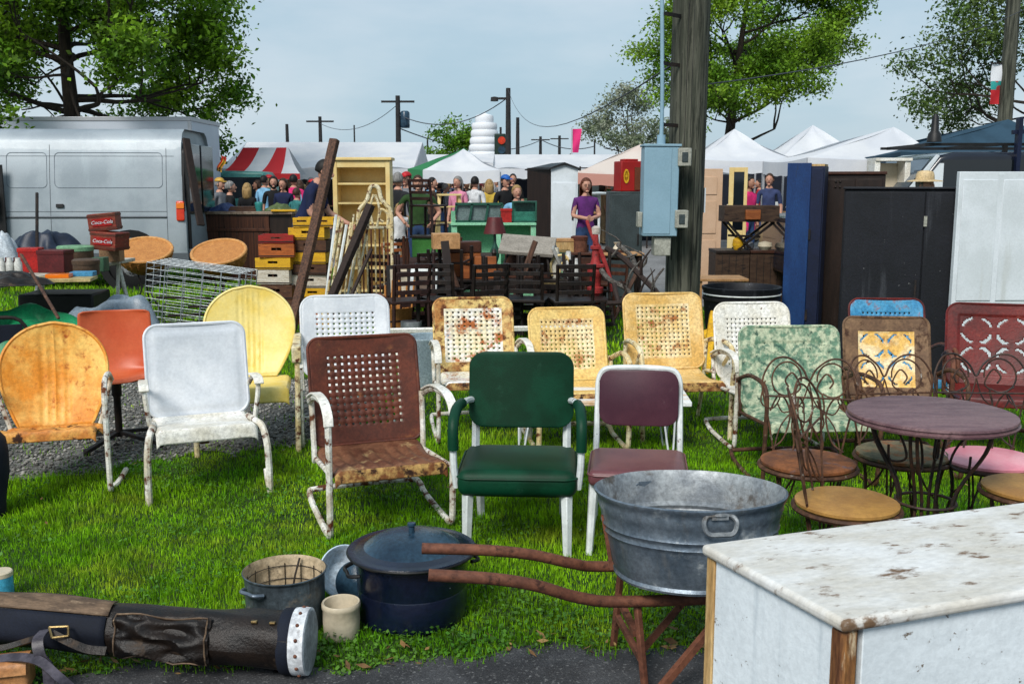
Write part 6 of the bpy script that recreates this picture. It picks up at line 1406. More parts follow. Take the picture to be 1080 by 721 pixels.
b = MB(); b.tube([(-.10, .02, 1.22), (-.06, .0, 1.10), (0, -.02, .98), (.06, -.02, .86), (.15, -.04, .62), (.18, -.05, .45)], [.018, .02, .028, .026, .02, .022], 8, sub=4); b.build('handle', m_pump_red, c)
b = MB(); b.box((.0, 0, 1.02), (.05, .09, .14)); b.build('bracket', m_pump_red, c, bevel=.01)
b = MB(); b.lathe([(.03, 0), (.05, .0), (.05, .07), (.02, .09), (0, .09)], 12, (.0, -.0, 1.07)); b.build('cap', mini((.5, .45, .4), 'worn_cap'), c)
# ---- driftwood heap: each branch its own
for i, (p0, p1, Ya, Yb2, r0) in enumerate((((640, 262), (712, 322), 11.6, 10.4, .035), ((652, 258), (700, 318), 11.9, 10.6, .03), ((634, 285), (690, 330), 10.9, 10.2, .03), ((648, 300), (668, 352), 10.6, 10.0, .028), ((662, 345), (700, 283), 10.3, 10.9, .022), ((625, 278), (672, 268), 11.2, 11.5, .022), ((640, 320), (706, 308), 10.2, 10.6, .026))):
    a, q_ = atY(*p0, Ya), atY(*p1, Yb2); a.z = max(a.z, .02); q_.z = max(q_.z, .02); d = q_ - a; b = MB()
    pts = [Vector((0, 0, 0))] + [d * t + Vector((random.uniform(-.04, .04), random.uniform(-.04, .04), random.uniform(-.03, .05))) for t in (.25, .5, .75)] + [d]
    b.tube(pts, [r0, r0 * .95, r0 * .85, r0 * .7, r0 * .5], 7, sub=4)
    t0 = pts[2]; b.tube([t0, t0 + Vector((random.uniform(-.1, .1), -.05, .16)), t0 + Vector((random.uniform(-.2, .2), -.05, .30))], [r0 * .6, r0 * .45, r0 * .2], 6, sub=3)
    o = b.build('driftwood_branch', m_branch if i % 3 else m_beam_dark); o.location = a
    tag(o, 'grey crooked driftwood branch in the heap beside the red pump', 'branch', 'driftwood heap beside the pump')
# small dark table with vase under the locker
Yv = 12.3; c = thing('side_table', 'small dark table with turned legs between pump and pole', 'table', (at_x(655, Yv), Yv, 0)); H = zt(266, Yv)
b = MB(); bx(b, -.26, .26, -.2, .2, H - .03, H); b.build('tabletop', m_tanwood, c, bevel=.005)
for sx in (-1, 1):
    for sy in (-1, 1): b = MB(); b.lathe([(.02, 0), (.028, .1), (.018, .2), (.03, .36), (.02, .42), (.03, H - .031)], 10, (sx * .21, sy * .15, 0)); b.build('leg', m_dark_brown, c)
b = MB(); b.lathe([(0, 0), (.04, 0), (.06, .04), (.03, .09), (.05, .12), (0, .12)], 14); tag(put(b.build('white_vase', m_stoneware), (at_x(651, Yv), Yv, H + .001)), 'small white vase on the dark side table', 'vase')
for i, (px, py, hh, cl) in enumerate(((586, 300, .34, (.6, .58, .5)), (599, 296, .30, (.62, .62, .6)), (606, 322, .22, (.6, .6, .58)))):
    b = MB(); b.lathe([(0, 0), (.05, 0), (.06, .03), (.06, hh * .6), (.03, hh * .8), (.03, hh), (0, hh)], 14); p = atY(px, py, 11.4); tag(put(b.build('stoneware_jug', mini(cl)), (p.x, 11.35, zb_)), ['cream jug at the end of the black bench', 'white jug at the end of the black bench', 'short white jug at the end of the black bench'][i], 'jug')
b = MB(); b.tube([(-.1, 0, 0), (-.12, 0, .12), (-.05, 0, .22), (.05, 0, .22), (.1, 0, .14)], .014, 6, sub=4); b.tube([(-.02, 0, .0), (.0, 0, .12), (.06, 0, .2)], .012, 6, sub=4); p = atY(592, 262, 11.3); tag(put(b.build('wicker_hoop', m_bookcase), (p.x, 11.3, zb_ + .03)), 'pale bent cane hoop standing on the bench end', 'hoop')

# ---- more odds and ends between the bookcase and the pole
def frame_(label, px, py, Y, w_, h_, mat, pic, rx=-14, rz=0):
    z = max(.01, zt(py, Y)); c = thing('picture_frame', label, 'picture frame', (wx(px, Y, z), Y, z), rz); c.rotation_euler[0] = R(rx)
    b = MB(); t = .035
    for x0_, x1_, z0_, z1_ in ((-w_/2, w_/2, 0, t), (-w_/2, w_/2, h_ - t, h_), (-w_/2, -w_/2 + t, t, h_ - t), (w_/2 - t, w_/2, t, h_ - t)): bx(b, x0_, x1_, -.015, .015, z0_, z1_)
    b.build('frame', mat, c); b = MB(); bx(b, -w_/2 + t, w_/2 - t, -.003, .006, t, h_ - t); b.build('canvas', pic, c)
frame_('gilt picture frame with dull green picture leaning on the dresser', 588, 301, 12.2, .34, .44, m_brass, m_tin_mint, rz=8)
frame_('white picture frame leaning by the upside-down table', 446, 318, 10.9, .30, .36, m_frame_white, m_tin_br, rz=-10)
frame_('dark picture frame with pale mat leaning near the iron gate', 421, 312, 11.0, .26, .34, m_black_wood, m_stoneware, rz=12)
tin('cardboard_box', 'tan cardboard box on the upside-down chairs beside the gate', 470, 11.2, .30, .25, .17, m_tanwood, None, 9, 'box', z=.90)
tin('metal_pail', 'dented pale metal pail standing on the grass beside the cane basket', 434, 10.2, .22, .22, .22, m_galv_in, None, 0, 'pail', z=.003, round_=True)
tin('tea_caddy', 'round rusty lidded tin on the dark dresser', 611, 12.6, .2, .2, .18, m_pipe, m_brown_rust, 0, 'tin', z=.771, round_=True)
tin('wooden_box', 'pale bare wooden box on the dark dresser', 592, 12.6, .28, .2, .15, m_wood_pale, m_tanwood, 14, 'box', z=.771)
def lamp_(label, px, Y, z, h_, mat, shade):
    c = thing('table_lamp', label, 'lamp', (wx(px, Y, z), Y, z)); b = MB(); b.lathe([(0, 0), (.08, 0), (.08, .02), (.03, .05), (.055, .14), (.06, .2), (.02, .3), (.012, h_ - .12), (0, h_ - .12)], 16); b.build('base', mat, c)
    b = MB(); b.lathe([(.14, h_ - .2), (.085, h_)], 20); b.build('lamp_shade', shade, c, solid=.006)
lamp_('table lamp with faded red shade behind the lidded desk', 522, 12.6, .58, .62, m_dkgreen, m_tin_mar)
tin('lamp_crate', 'dark crate carrying the lamp with red shade', 522, 12.6, .34, .3, .575, m_crate_b, None, 6, 'crate', z=.003)
b = MB()
for k in range(6): b.tube([(.05 * k - .12, 0, 0), (.05 * k - .12 + .03 * (k % 3), .05, .55 + .05 * (k % 2))], .011, 6)
b.lathe([(0, 0), (.15, 0), (.17, .32), (.165, .32), (.14, .02), (0, .02)], 18); tag(put(b.build('cane_basket', m_wicker), (wx(418, 10.6, .3), 10.6, 0)), 'tall cane basket holding canes beside the iron gate', 'basket')
ladder_chair('oak ladder-back chair standing between bookcase and green table', wx(424, 13.4, 1), 13.4, .009, 30, m_oak)
ladder_chair('oak ladder-back chair half hidden behind the red pump', wx(640, 12.0, 1), 12.0, .0, -30, m_counter)
# ---- utility pole with meter box
YP = 8.9; xP = wx(722, YP, 1.5)
c = thing('utility_pole', 'thick weathered wooden utility pole with blue electric box strapped to it', 'utility pole', (xP, YP, 0)); c.rotation_euler[1] = R(0.35)
b = MB(); b.lathe([(.150, -.1), (.152, .4), (.158, 1.6), (.160, 3.0), (.158, 4.5), (.15, 7.5), (.14, 8.6), (0, 8.62)], 28, noise=lambda a, z: 1 + .012 * math.sin(5 * a + .3 * z) + .008 * math.sin(11 * a)); b.build('shaft', m_pole, c)
b = MB()
for k in range(9):
    a = R(200 + k * 17); b.bar((.157 * math.cos(a), .157 * math.sin(a), .6 + .35 * (k % 5)), (.158 * math.cos(a + .04), .158 * math.sin(a + .04), 1.9 + .4 * (k % 5)), .006, .004)
b.build('crack', m_black, c)
xB = wx(692, 8.55, 1.5) - xP; 
b = MB(); bx(b, xB - .125, xB + .165, -.43, -.19, zt(249, 8.55), zt(155, 8.55)); eb = b.build('electric_box', m_box_blue, c, bevel=.008)
zb0, zb1 = zt(249, 8.55), zt(155, 8.55)
b = MB(); bx(b, xB - .135, xB + .18, -.44, -.18, zb1, zb1 + .02); b.build('lid', m_box_blue, eb, bevel=.004)
b = MB(); bx(b, xB - .122, xB + .10, -.436, -.431, zb0 + .02, zb1 - .02); b.build('door', m_box_blue, eb, bevel=.002)
for z, dx in ((zt(166, 8.5), .20), (zt(231, 8.5), .19)):
    b = MB(); bx(b, xB + dx - .05, xB + dx + .06, -.46, -.33, z - .075, z + .075); b.build('socket_box', m_plug_grey, eb, bevel=.008)
    b = MB(); bx(b, xB + dx - .02, xB + dx + .03, -.468, -.461, z - .04, z + .04); b.build('socket_cover', m_grey_slate, eb, bevel=.003)
b = MB(); bx(b, xB - .02, xB + .12, -.40, -.22, zb0 - .165, zb0 - .01); b.build('meter_box', m_plug_grey, eb, bevel=.008)
b = MB(); bx(b, xB - .165, xB - .126, -.40, -.28, zt(240, 8.5), zt(224, 8.5)); b.build('socket_box', m_plug_grey, eb, bevel=.005)
b = MB(); b.tube([(xB + .03, -.28, zb1 + .02), (xB + .03, -.28, zb1 + .10)], .036, 12); b.tube([(xB + .03, -.28, zb1 + .10), (xB + .03, -.26, 2.4), (xB + .0, -.2, 4.0), (xB + .0, -.2, 7.5)], .017, 10, sub=3); b.build('conduit', m_box_blue, c)
for z in (2.1, 2.6, 3.0): b = MB(); b.bar((xB + .03, -.26, z), (-.10, -.11, z), .012, .03); b.build('bracket', m_iron, c)
for z in (zb1 - .1, zb0 + .1): b = MB(); b.bar((xB + .1, -.19, z), (0, -.14, z), .05, .05); b.build('bracket', m_iron, c)
b = MB(); bx(b, .155, .165, -.06, .0, zt(224, 8.9), zt(198, 8.9)); b.build('tag', m_white_panel, c)
for k, (px, py) in enumerate(((746, 205), (746, 212), (746, 219))): pass

# ---- doors, cart, chest to the right of the pole
Yd = 15.8; x0, x1 = wx(742, Yd), wx(786, Yd); w = x1 - x0; H = zt(178, Yd)
c = thing('panel_door', 'peach cream panelled door standing upright behind the cart', 'door', ((x0 + x1) / 2 - .12, Yd, 0), 6)
b = MB(); bx(b, -w/2, w/2 - .25, 0, .04, 0, H); b.build('slab', m_door_cream, c, bevel=.004)
for z0_, z1_ in ((.15, .75), (.85, 1.35), (1.45, H - .12)):
    b = MB(); bx(b, -w/2 + .09, w/2 - .34, -.012, -.002, z0_, z1_); b.build('panel', m_door_cream, c, bevel=.008)
c = thing('window_frame', 'narrow cream window frame leaning beside the peach door', 'window frame', (x1 - .14, Yd - .05, 0), -4)
b = MB(); bx(b, -.14, -.07, 0, .04, 0, H + .02); bx(b, .09, .14, 0, .04, 0, H + .02); bx(b, -.069, .089, 0, .04, 0, .9); bx(b, -.069, .089, 0, .04, H - .05, H + .02); b.build('frame', m_bookcase, c, bevel=.003)
b = MB(); bx(b, -.069, .089, .015, .02, .9, H - .05); b.build('glass', m_glass_dark, c)
Ych = 13.6; x0, x1 = wx(754, Ych, .4), wx(827, Ych, .4); H = zt(264, Ych); w = (x1 - x0) / 2
for i, nm in enumerate(('dark wooden chest standing behind the black barrel', 'dark wooden chest standing next to the blue board')):
    c = thing('wooden_chest', nm, 'chest', (x0 + w * (i + .5), Ych, 0), 0, 'dark wooden chests')
    b = MB(); bx(b, -w/2 + .005, w/2 - .005, 0, .5, 0, H - .04); b.build('body', m_cart, c, bevel=.005)
    b = MB(); bx(b, -w/2 + .003, w/2 - .003, -.02, .52, H - .039, H); b.build('lid', m_dark_brown if i == 0 else m_brown_box, c, bevel=.005)
    b = MB()
    for k in range(4): bx(b, -w/2 + w * (k + 1) / 5 - .003, -w/2 + w * (k + 1) / 5 + .003, -.003, 0, .02, H - .06)
    b.build('groove', m_black, c)
zc = H + .001
c = thing('trough_cart', 'brown wooden trough on crossed legs standing on the dark chests', 'trough', (wx(789, Ych + .2, 1), Ych + .2, zc), 0)
w = wx(819, Ych, 1) - wx(761, Ych, 1); zt0 = zt(234, Ych) - zc; zt1 = zt(217, Ych) - zc
b = MB(); bx(b, -w/2, w/2, -.2, -.17, zt0, zt1); bx(b, -w/2, w/2, .17, .2, zt0, zt1); bx(b, -w/2, -w/2 + .03, -.169, .169, zt0, zt1); bx(b, w/2 - .03, w/2, -.169, .169, zt0, zt1); bx(b, -w/2 + .03, w/2 - .03, -.169, .169, zt0, zt0 + .03); b.build('trough', m_cart, c, bevel=.004)
for y in (-.16, .16):
    b = MB(); b.bar((-w/2 + .05, y, zt0 - .005), (.02, y, .0), .04, .03); b.build('leg', m_black_wood, c); b = MB(); b.bar((w/2 - .05, y + .035, zt0 - .005), (-.16, y + .035, .0), .04, .03); b.build('leg', m_black_wood, c)
b = MB(); b.bar((-w/2 + .1, 0, zt0 * .5), (w/2 - .2, 0, zt0 * .45), .03); b.build('stretcher', m_black_wood, c)
b = MB(); bx(b, -.1, .1, -.1, .1, 0, .13); tag(put(b.build('brown_box', m_oak, bevel=.006), (wx(790, Ych + .2, 1.2), Ych + .05, zc + zt0 + .031)), 'reddish brown box sitting in the wooden trough', 'box')
b = MB(); b.lathe([(0, 0), (.05, 0), (.08, .06), (.07, .14), (.03, .17), (0, .17)], 14); tag(put(b.build('yellow_pot', m_crate_y), (wx(779, Ych + .1, .9), Ych + .12, zc)), 'yellow pot standing under the trough', 'pot')
b = MB(); b.lathe([(0, 0), (.06, 0), (.1, .05), (.09, .1), (0, .12)], 14); tag(put(b.build('white_bowl', m_stoneware), (wx(806, Ych + .1, .8), Ych + .05, zc)), 'white enamel bowl under the trough', 'bowl')
b = MB(); b.lathe([(0, 0), (.05, 0), (.07, .05), (.05, .1), (0, .1)], 14); tag(put(b.build('grey_jar', mini((.3, .32, .36), 'grey_glaze')), (wx(792, Ych + .1, .8), Ych + .2, zc)), 'grey glazed jar under the trough', 'jar')
# black barrel on yellow stand
Yb3 = 9.3; xb3 = wx(782, Yb3, .6); zr = zt(303, Yb3); c = thing('black_barrel', 'wide black barrel tub with pale hoop standing behind the white chair', 'barrel', (xb3, Yb3, 0)); rb = wx(822, Yb3, .6) - xb3
b = MB(); b.lathe([(0, .12), (rb * .86, .12), (rb * .93, zr * .5), (rb, zr - .03), (rb + .012, zr - .01), (rb + .012, zr + .01), (rb - .01, zr + .01), (rb - .03, zr - .03), (rb * .8, .16), (0, .15)], 40); b.build('body', m_black_metal, c)
b = MB(); b.lathe([(rb * .972, zr - .115), (rb * .985 + .01, zr - .11), (rb * .985 + .01, zr - .085), (rb * .985, zr - .08)], 40); b.build('hoop', m_black, c)
b = MB(); b.tube([(rb * 1.01 * math.cos(t), rb * 1.01 * math.sin(t), zr - .055) for t in np.linspace(0, 2 * math.pi, 40, endpoint=False)], .007, 6, True); b.build('pale_band', m_frame_white, c)
c = thing('yellow_stand', 'yellow painted timber stand under the black barrel', 'stand', (xb3, Yb3, 0))
for a in (35, 125, 215, 305):
    b = MB(); ca, sa = math.cos(R(a)), math.sin(R(a)); b.bar((ca * rb * .8, sa * rb * .8, .115), (ca * rb * 1.05, sa * rb * 1.05, 0), .06, .05); b.build('leg', m_crate_y, c, bevel=.004)
b = MB(); b.box((0, 0, .10), (rb * 1.5, .08, .035), (0, 0, R(35))); b.box((0, 0, .062), (rb * 1.5, .08, .035), (0, 0, R(125))); b.build('cross', m_crate_y, c)
leaning('yellow_timber', 'yellow painted timber leaning behind the tan pierced chair', (744, 392), (753, 330), 8.0, 8.6, .07, .05, m_crate_y)
leaning('yellow_timber', 'short yellow and black timber lying beside the barrel', (742, 350), (762, 372), 8.8, 8.5, .08, .05, m_crate_y)
Yt2 = 11.8; c = thing('tan_table', 'tan plank table with square legs beside the utility pole', 'table', (wx(758, Yt2, .5), Yt2, 0)); H = zt(292, Yt2)
b = MB(); bx(b, -.30, .30, -.25, .25, H - .03, H); b.build('tabletop', m_tanwood, c, bevel=.005)
for sx in (-1, 1):
    for sy in (-1, 1): b = MB(); bx(b, sx * .26 - .025, sx * .26 + .025, sy * .2 - .025, sy * .2 + .025, 0, H - .031); b.build('leg', m_tanwood, c)
# blue board cupboard, brown cabinet, black wardrobe, white door
Y1_ = 9.4; x0, x1, x2 = wx(827, Y1_, 1), wx(851, Y1_, 1), wx(862, Y1_, 1); H = zt(172, Y1_)
c = thing('blue_cupboard', 'tall narrow royal blue cupboard beside the brown cabinet', 'cupboard', (x0, Y1_, 0), -24)
b = MB(); bx(b, 0, x1 - x0, 0, .03, 0, H); b.build('door', m_door_blue, c, bevel=.004)
b = MB(); bx(b, .01, x2 - x0 + .02, .031, .30, 0, H - .03); b.build('body', m_door_navy, c, bevel=.004)
b = MB(); bx(b, x1 - x0 + .002, x2 - x0 + .01, .0, .03, 0.0, H - .05); b.build('side_board', m_door_navy, c, bevel=.003)
b = MB(); bx(b, x1 - x0 - .0, x1 - x0 + .02, -.012, -.001, 1.1, 1.2); bx(b, x1 - x0 + .0, x1 - x0 + .02, -.012, -.001, .35, .45); b.build('hinge', m_iron, c)
b = MB(); bx(b, .012, x2 - x0 + .015, .033, .29, H - .029, H - .01); b.build('top', m_wood_pale, c)
Y2 = 9.7; x0, x1 = wx(862, Y2, 1), wx(926, Y2, 1); H = zt(181, Y2); w = x1 - x0
c = thing('brown_cabinet', 'tall dark brown wooden cabinet between blue cupboard and black wardrobe', 'cabinet', (x0, Y2, 0), -17)
b = MB(); bx(b, 0, w, 0, .5, 0, H - .03); b.build('body', m_dark_brown, c, bevel=.005)
b = MB(); bx(b, -.01, w + .01, -.02, .51, H - .029, H); b.build('top', m_brown_box, c, bevel=.005)
b = MB(); bx(b, .03, .31, -.014, -.002, .08, H - .07); dr = b.build('door', m_dark_brown, c, bevel=.004)
b = MB()
for z in (1.58, 1.63): b.ball((.14, -.016, z), .012, 8, 5); b.ball((.18, -.016, z), .012, 8, 5)
b.bar((.27, -.02, 1.0), (.27, -.02, 1.12), .014); b.build('knob', m_iron, dr)
b = MB(); bx(b, .32, w - .03, -.014, -.002, .08, H - .07); b.build('door', m_dark_brown, c, bevel=.004)
Y3 = 8.1; x0, x1, x2 = wx(887, Y3, 1), wx(966, Y3, 1), wx(1009, Y3, 1)
H = 1.575
c = thing('black_wardrobe', 'large blue-black steel wardrobe with scuffed edges', 'wardrobe', (x0, Y3, 0), -20)
w = x1 - x0
b = MB(); bx(b, 0, w + .30, .02, .72, .03, H - .012); b.build('body', m_black_metal, c, bevel=.006)
b = MB(); bx(b, -.01, w + .31, .0, .73, H - .011, H + .008); b.build('top', m_black_metal, c, bevel=.006)
b = MB(); bx(b, .012, w - .004, -.002, .019, .06, H - .03); d1 = b.build('door', m_black_metal, c, bevel=.004)
b = MB(); bx(b, w + .004, w + .29, -.002, .019, .06, H - .03); d2 = b.build('door', m_black_metal, c, bevel=.004)
b = MB(); bx(b, w - .045, w - .03, -.022, -.003, .7, .86); b.build('handle', m_iron, d1)
b = MB()
for z in (.35, 1.28): bx(b, w - .004, w + .02, -.012, -.003, z, z + .08)
b.build('hinge', m_plug_grey, d2)
Y4 = 7.7; x0 = wx(1006, Y4, 1); H = zt(181, Y4)
c = thing('white_door', 'big weathered white panel door standing on end behind the dark red chair', 'door', (x0, Y4, 0), 2)
b = MB(); bx(b, 0, 1.0, 0, .05, 0, H); b.build('slab', m_white_panel, c, bevel=.004)
b = MB(); bx(b, .03, .30, -.008, -.001, .72, H - .06); bx(b, .34, .97, -.008, -.001, .72, H - .06); bx(b, .03, .97, -.008, -.001, .05, .62); b.build('panel', m_white_panel, c, bevel=.003)
b = MB(); bx(b, .30, .34, -.004, -.0, .02, H - .02); b.build('batten', m_white_panel, c)
# cream display cupboard and the black stand behind the wardrobe
Y5 = 13.0; c = thing('cream_cupboard', 'small cream cupboard seen over the black wardrobe', 'cupboard', (wx(941, Y5, 1.7), Y5, 0)); H = zt(170, Y5)
w = wx(957, Y5, 1.7) - wx(925, Y5, 1.7)
for s in (-1, 1): b = MB(); bx(b, s * w/2 - .035, s * w/2 + .035, 0, .3, 0, H); b.build('side_panel', m_white_rust, c, bevel=.004)
b = MB(); bx(b, -w/2 + .036, w/2 - .036, .25, .28, 0, H - .02); b.build('back_panel', m_stoneware, c); b = MB(); bx(b, -w/2 - .03, w/2 + .05, -.02, .32, H + .001, H + .04); b.build('top', m_white_rust, c, bevel=.004)
b = MB(); bx(b, -w/2 + .036, w/2 - .036, .01, .249, 1.0, 1.03); bx(b, -w/2 + .036, w/2 - .036, .01, .249, 1.5, 1.53); b.build('shelf', m_stoneware, c)
# ================================================================== vehicles
Yv_ = 15.6; xr = wx(196, Yv_, 1.2); HV = zt(135, Yv_)
c = thing('delivery_van', 'silver high-roof panel van parked on the grass behind the junk table', 'van', (xr, Yv_, 0), 3)
LV = 5.6; WV = 1.95
sec = [(-.0, .42), (-.02, .75), (-.0, 1.15), (.06, 1.75), (.13, HV - .22), (.22, HV - .07), (.36, HV)]   # (y inset, z) of the near side
b = MB()
xs_ = [0, -.05, -.12] + [-.5 - .42 * k for k in range(9)] + [-LV + 1.35, -LV + .75, -LV + .25, -LV]
vs = []
for x in xs_:
    k = 1.0 if x > -LV + 1.4 else 0.0
    tr = 1 - .03 * (1 if x == 0 else 0)
    for y, z in sec: vs.append((x - (.10 * max(0, (z - 1.2)) if x == 0 else 0), y + (1 - tr) * .5, z if x > -LV + 1.3 else min(z, .42 + (z - .42) * (.99 if x > -LV + .8 else (.8 if x > -LV + .3 else .45)))))
    for y, z in sec[::-1]: vs.append((x - (.10 * max(0, (z - 1.2)) if x == 0 else 0), WV - y - (1 - tr) * .5, z if x > -LV + 1.3 else min(z, .42 + (z - .42) * (.99 if x > -LV + .8 else (.8 if x > -LV + .3 else .45)))))
n = len(sec) * 2
fs = [(i * n + k, i * n + (k + 1) % n, (i + 1) * n + (k + 1) % n, (i + 1) * n + k) for i in range(len(xs_) - 1) for k in range(n)]
fs += [tuple(range(n))[::-1], tuple((len(xs_) - 1) * n + k for k in range(n))]
b.add(vs, fs, True); b.build('body', m_van, c, bevel=.02, sharp=35)
def side_y(z):
    for (y0, z0), (y1, z1) in zip(sec, sec[1:]):
        if z0 <= z <= z1: return y0 + (y1 - y0) * (z - z0) / (z1 - z0)
    return sec[-1][0]
def side_patch(name, x0, x1, z0, z1, mat, off=.006, parent=c, r=.04, th=.008):
    b = MB(); W_, H_ = x1 - x0, z1 - z0
    def fn(u, v):
        x, t = rsq(-W_/2 + W_ * u, H_ * v, W_, H_, r); z = z0 + t
        return (x0 + W_/2 + x, side_y(z) - off, z)
    b.grid(fn, 12, 12); return b.build(name, mat, parent, solid=th)
m_van_seam = M('van_panel_groove', (.20, .23, .26), None, None, rough=.6)
def seam(x0, z0, x1, z1, mat=m_van_low, w=.006, name='seam'):
    b = MB(); n_ = 8
    pts = [(x0 + (x1 - x0) * i / n_, side_y(z0 + (z1 - z0) * i / n_) - .002, z0 + (z1 - z0) * i / n_) for i in range(n_ + 1)]
    b.tube(pts, w, 5); b.build(name, mat, c)
def vx(px): return wx(px, Yv_, 1.3) - xr
zA, zB = zt(161, Yv_), zt(198, Yv_)
for xa_, xb2 in ((vx(61), vx(172)), (vx(12), vx(53))):
    b = MB(); cw = (xb2 - xa_); pz = [(xa_ + cw / 2 + x, zB + t) for x, t in rim_path(cw, zA - zB, .07)]
    b.tube([(x, side_y(z) - .001, z) for x, z in pz], .006, 5, True); b.build('pressed_panel', m_van_seam, c)
seam(vx(56), .85, vx(56), HV - .25, w=.004); seam(vx(2), HV - .42, vx(184), HV - .42, w=.003); seam(vx(5), zt(223, Yv_), vx(176), zt(223, Yv_), w=.004, name='door_rail'); seam(-4.2, zt(229, Yv_), vx(176), zt(229, Yv_), mat=m_van_low, w=.018, name='side_moulding'); side_patch('door_handle', vx(62), vx(70), zt(219, Yv_), zt(215, Yv_), m_black, .02, r=.01); seam(vx(176), .6, vx(176), HV - .3, w=.004)
b = MB(); b.add([(-LV, -.02, .40), (0.01, -.02, .40), (0.01, -.015, .56), (-LV, -.015, .56), (-LV, .3, .40), (.01, .3, .40)], [(0, 1, 2, 3), (4, 5, 1, 0)]); b.build('sill', m_van_low, c)
side_patch('tail_lamp', -.14, -.02, zt(233, Yv_), zt(212, Yv_), m_lamp_red, .02, r=.02)
side_patch('tail_lamp', -.14, -.02, zt(220, Yv_), zt(214, Yv_), m_lamp_amber, .03, r=.01)
b = MB(); bx(b, -.02, .10, .05, WV - .05, .40, .62); b.build('bumper', m_van_low, c, bevel=.03)
b = MB(); bx(b, -.05, .022, .16, WV / 2 - .05, 1.15, HV - .22); b.build('rear_window', m_glass_dark, c, bevel=.01)
b = MB(); bx(b, -.05, .022, WV / 2 + .05, WV - .16, 1.15, HV - .22); b.build('rear_window', m_glass_dark, c, bevel=.01)
b = MB(); bx(b, -.01, .035, .07, .15, .62, HV - .25); b.build('hinge_strip', m_black, c); side_patch('pillar_trim', -.045, -.012, 1.2, HV - .3, m_black, .004, r=.01)
for x in (vx(137), vx(137) - 3.35):
    t_ = MB(); t_.lathe([(.17, -.10), (.34, -.10), (.38, -.07), (.38, .07), (.34, .10), (.17, .10)], 32, (x, .10, .38), (R(90), 0, 0)); w_ = t_.build('wheel', m_rubber, c)
    t_ = MB(); t_.lathe([(0, .07), (.06, .08), (.10, .06), (.17, .085), (.175, .1)], 24, (x, .10, .38), (R(90), 0, 0)); t_.build('rim', m_tent_pole, w_)
    a_ = MB(); a_.lathe([(.385, -.03), (.50, -.028), (.50, .03), (.385, .03)], 24, (x, .0, .42), (R(90), 0, 0), a0=R(0), a1=R(360)); a_.build('wheel_arch', m_rubber, c)
b = MB(); bx(b, vx(8) - .25, vx(8) - .02, -.24, -.10, 1.15, 1.5); b.build('mirror', m_black, c, bevel=.03)
side_patch('cab_window', -LV + 1.0, vx(2) - .1 if vx(2) - .1 > -LV + 1.3 else -LV + 1.9, 1.3, 1.85, m_glass_dark, .004)
b = MB(); bx(b, vx(2), vx(12), -.10, -.06, .4, 1.9)
for z in (.6, .9, 1.2, 1.5, 1.8): bx(b, vx(2) + .001, vx(12) - .001, -.095, -.065, z, z + .03)
tag(put(b.build('garden_screen', m_black), c.location, 3), 'black upright slatted frame leaning by the van', 'frame')
# white box truck behind
Yq = 24.5; x1 = wx(203, Yq, 2); H = zt(124, Yq)
c = thing('box_truck', 'white box truck parked behind the silver van', 'truck', (x1, Yq, 0), 0)
b = MB(); bx(b, -6.2, 0, 0, 2.4, .95, H); b.build('cargo_box', m_truck, c, bevel=.05)
b = MB(); bx(b, -6.22, .02, -.02, 2.42, H - .08, H + .02); bx(b, -.06, .02, -.02, .05, .95, H - .081); b.build('edge_rail', m_tent_pole, c, bevel=.01)
b = MB(); bx(b, -8.0, -6.25, .15, 2.25, .5, 2.4); b.build('cab', m_truck, c, bevel=.15, seg=4)
b = MB(); bx(b, -6.2, 0, .4, 2.0, .55, .94); b.build('chassis', m_black, c)
for x in (-1.2, -7.1):
    for y in (.2, 2.2): b = MB(); b.lathe([(.2, -.13), (.42, -.13), (.46, -.08), (.46, .08), (.42, .13), (.2, .13)], 28, (x, y, .46), (R(90), 0, 0)); b.build('wheel', m_rubber, c)
b = MB(); bx(b, .0, .03, .1, .35, 1.0, H - .3); b.build('door_hinge', m_tent_pole, c)
# green food van under the red striped tent
Yq = 27.0; c = thing('green_van', 'small teal green van parked beside the striped tent', 'van', (wx(228, Yq, 1), Yq, 0))
b = MB(); b.prism([(-.1, .4), (2.4, .4), (2.4, 1.1), (1.75, 1.25), (1.3, 1.95), (-.1, 1.98)], 0, 1.7); b.build('body', mini((.10, .30, .27), 'teal_paint', rough=.35), c, bevel=.08, seg=3)
b = MB(); bx(b, .1, 1.2, -.012, -.002, 1.25, 1.8); b.build('window', m_glass_dark, c, bevel=.004)
for x in (.4, 1.9): b = MB(); b.lathe([(0, -.1), (.32, -.1), (.32, .1), (0, .1)], 20, (x, .1, .32), (R(90), 0, 0)); b.build('wheel', m_rubber, c)
# pickup with rack
Yq = 12.6; x0 = wx(985, Yq, 1.7); H = zt(160, Yq)
c = thing('pickup_truck', 'dark blue-black pickup truck with roof rack behind the white door', 'pickup', (x0, Yq, 0), 0)
m_pick = M('pickup_paint', (.010, .014, .026), (.014, .018, .032), None, rough=.2, fine=.05, bump=0, coat=.6)
b = MB(); b.prism([(-1.7, .45), (3.4, .45), (3.4, 1.25), (1.45, 1.28), (1.40, H - .06), (1.25, H), (.25, H), (.05, H - .05), (-.42, 1.32), (-1.65, 1.18)], 0, 1.75); b.build('body', m_pick, c, bevel=.06, seg=3)
b = MB(); b.prism([(-.33, 1.36), (.06, H - .14), (.11, H - .14), (.11, 1.36)], -.01, -.001); b.build('pillar', m_white_panel, c)
b = MB(); b.prism([(-.28, 1.34), (.10, H - .10), (1.22, H - .10), (1.26, 1.34)], -.009, .02); b.build('side_window', m_glass_dark, c)
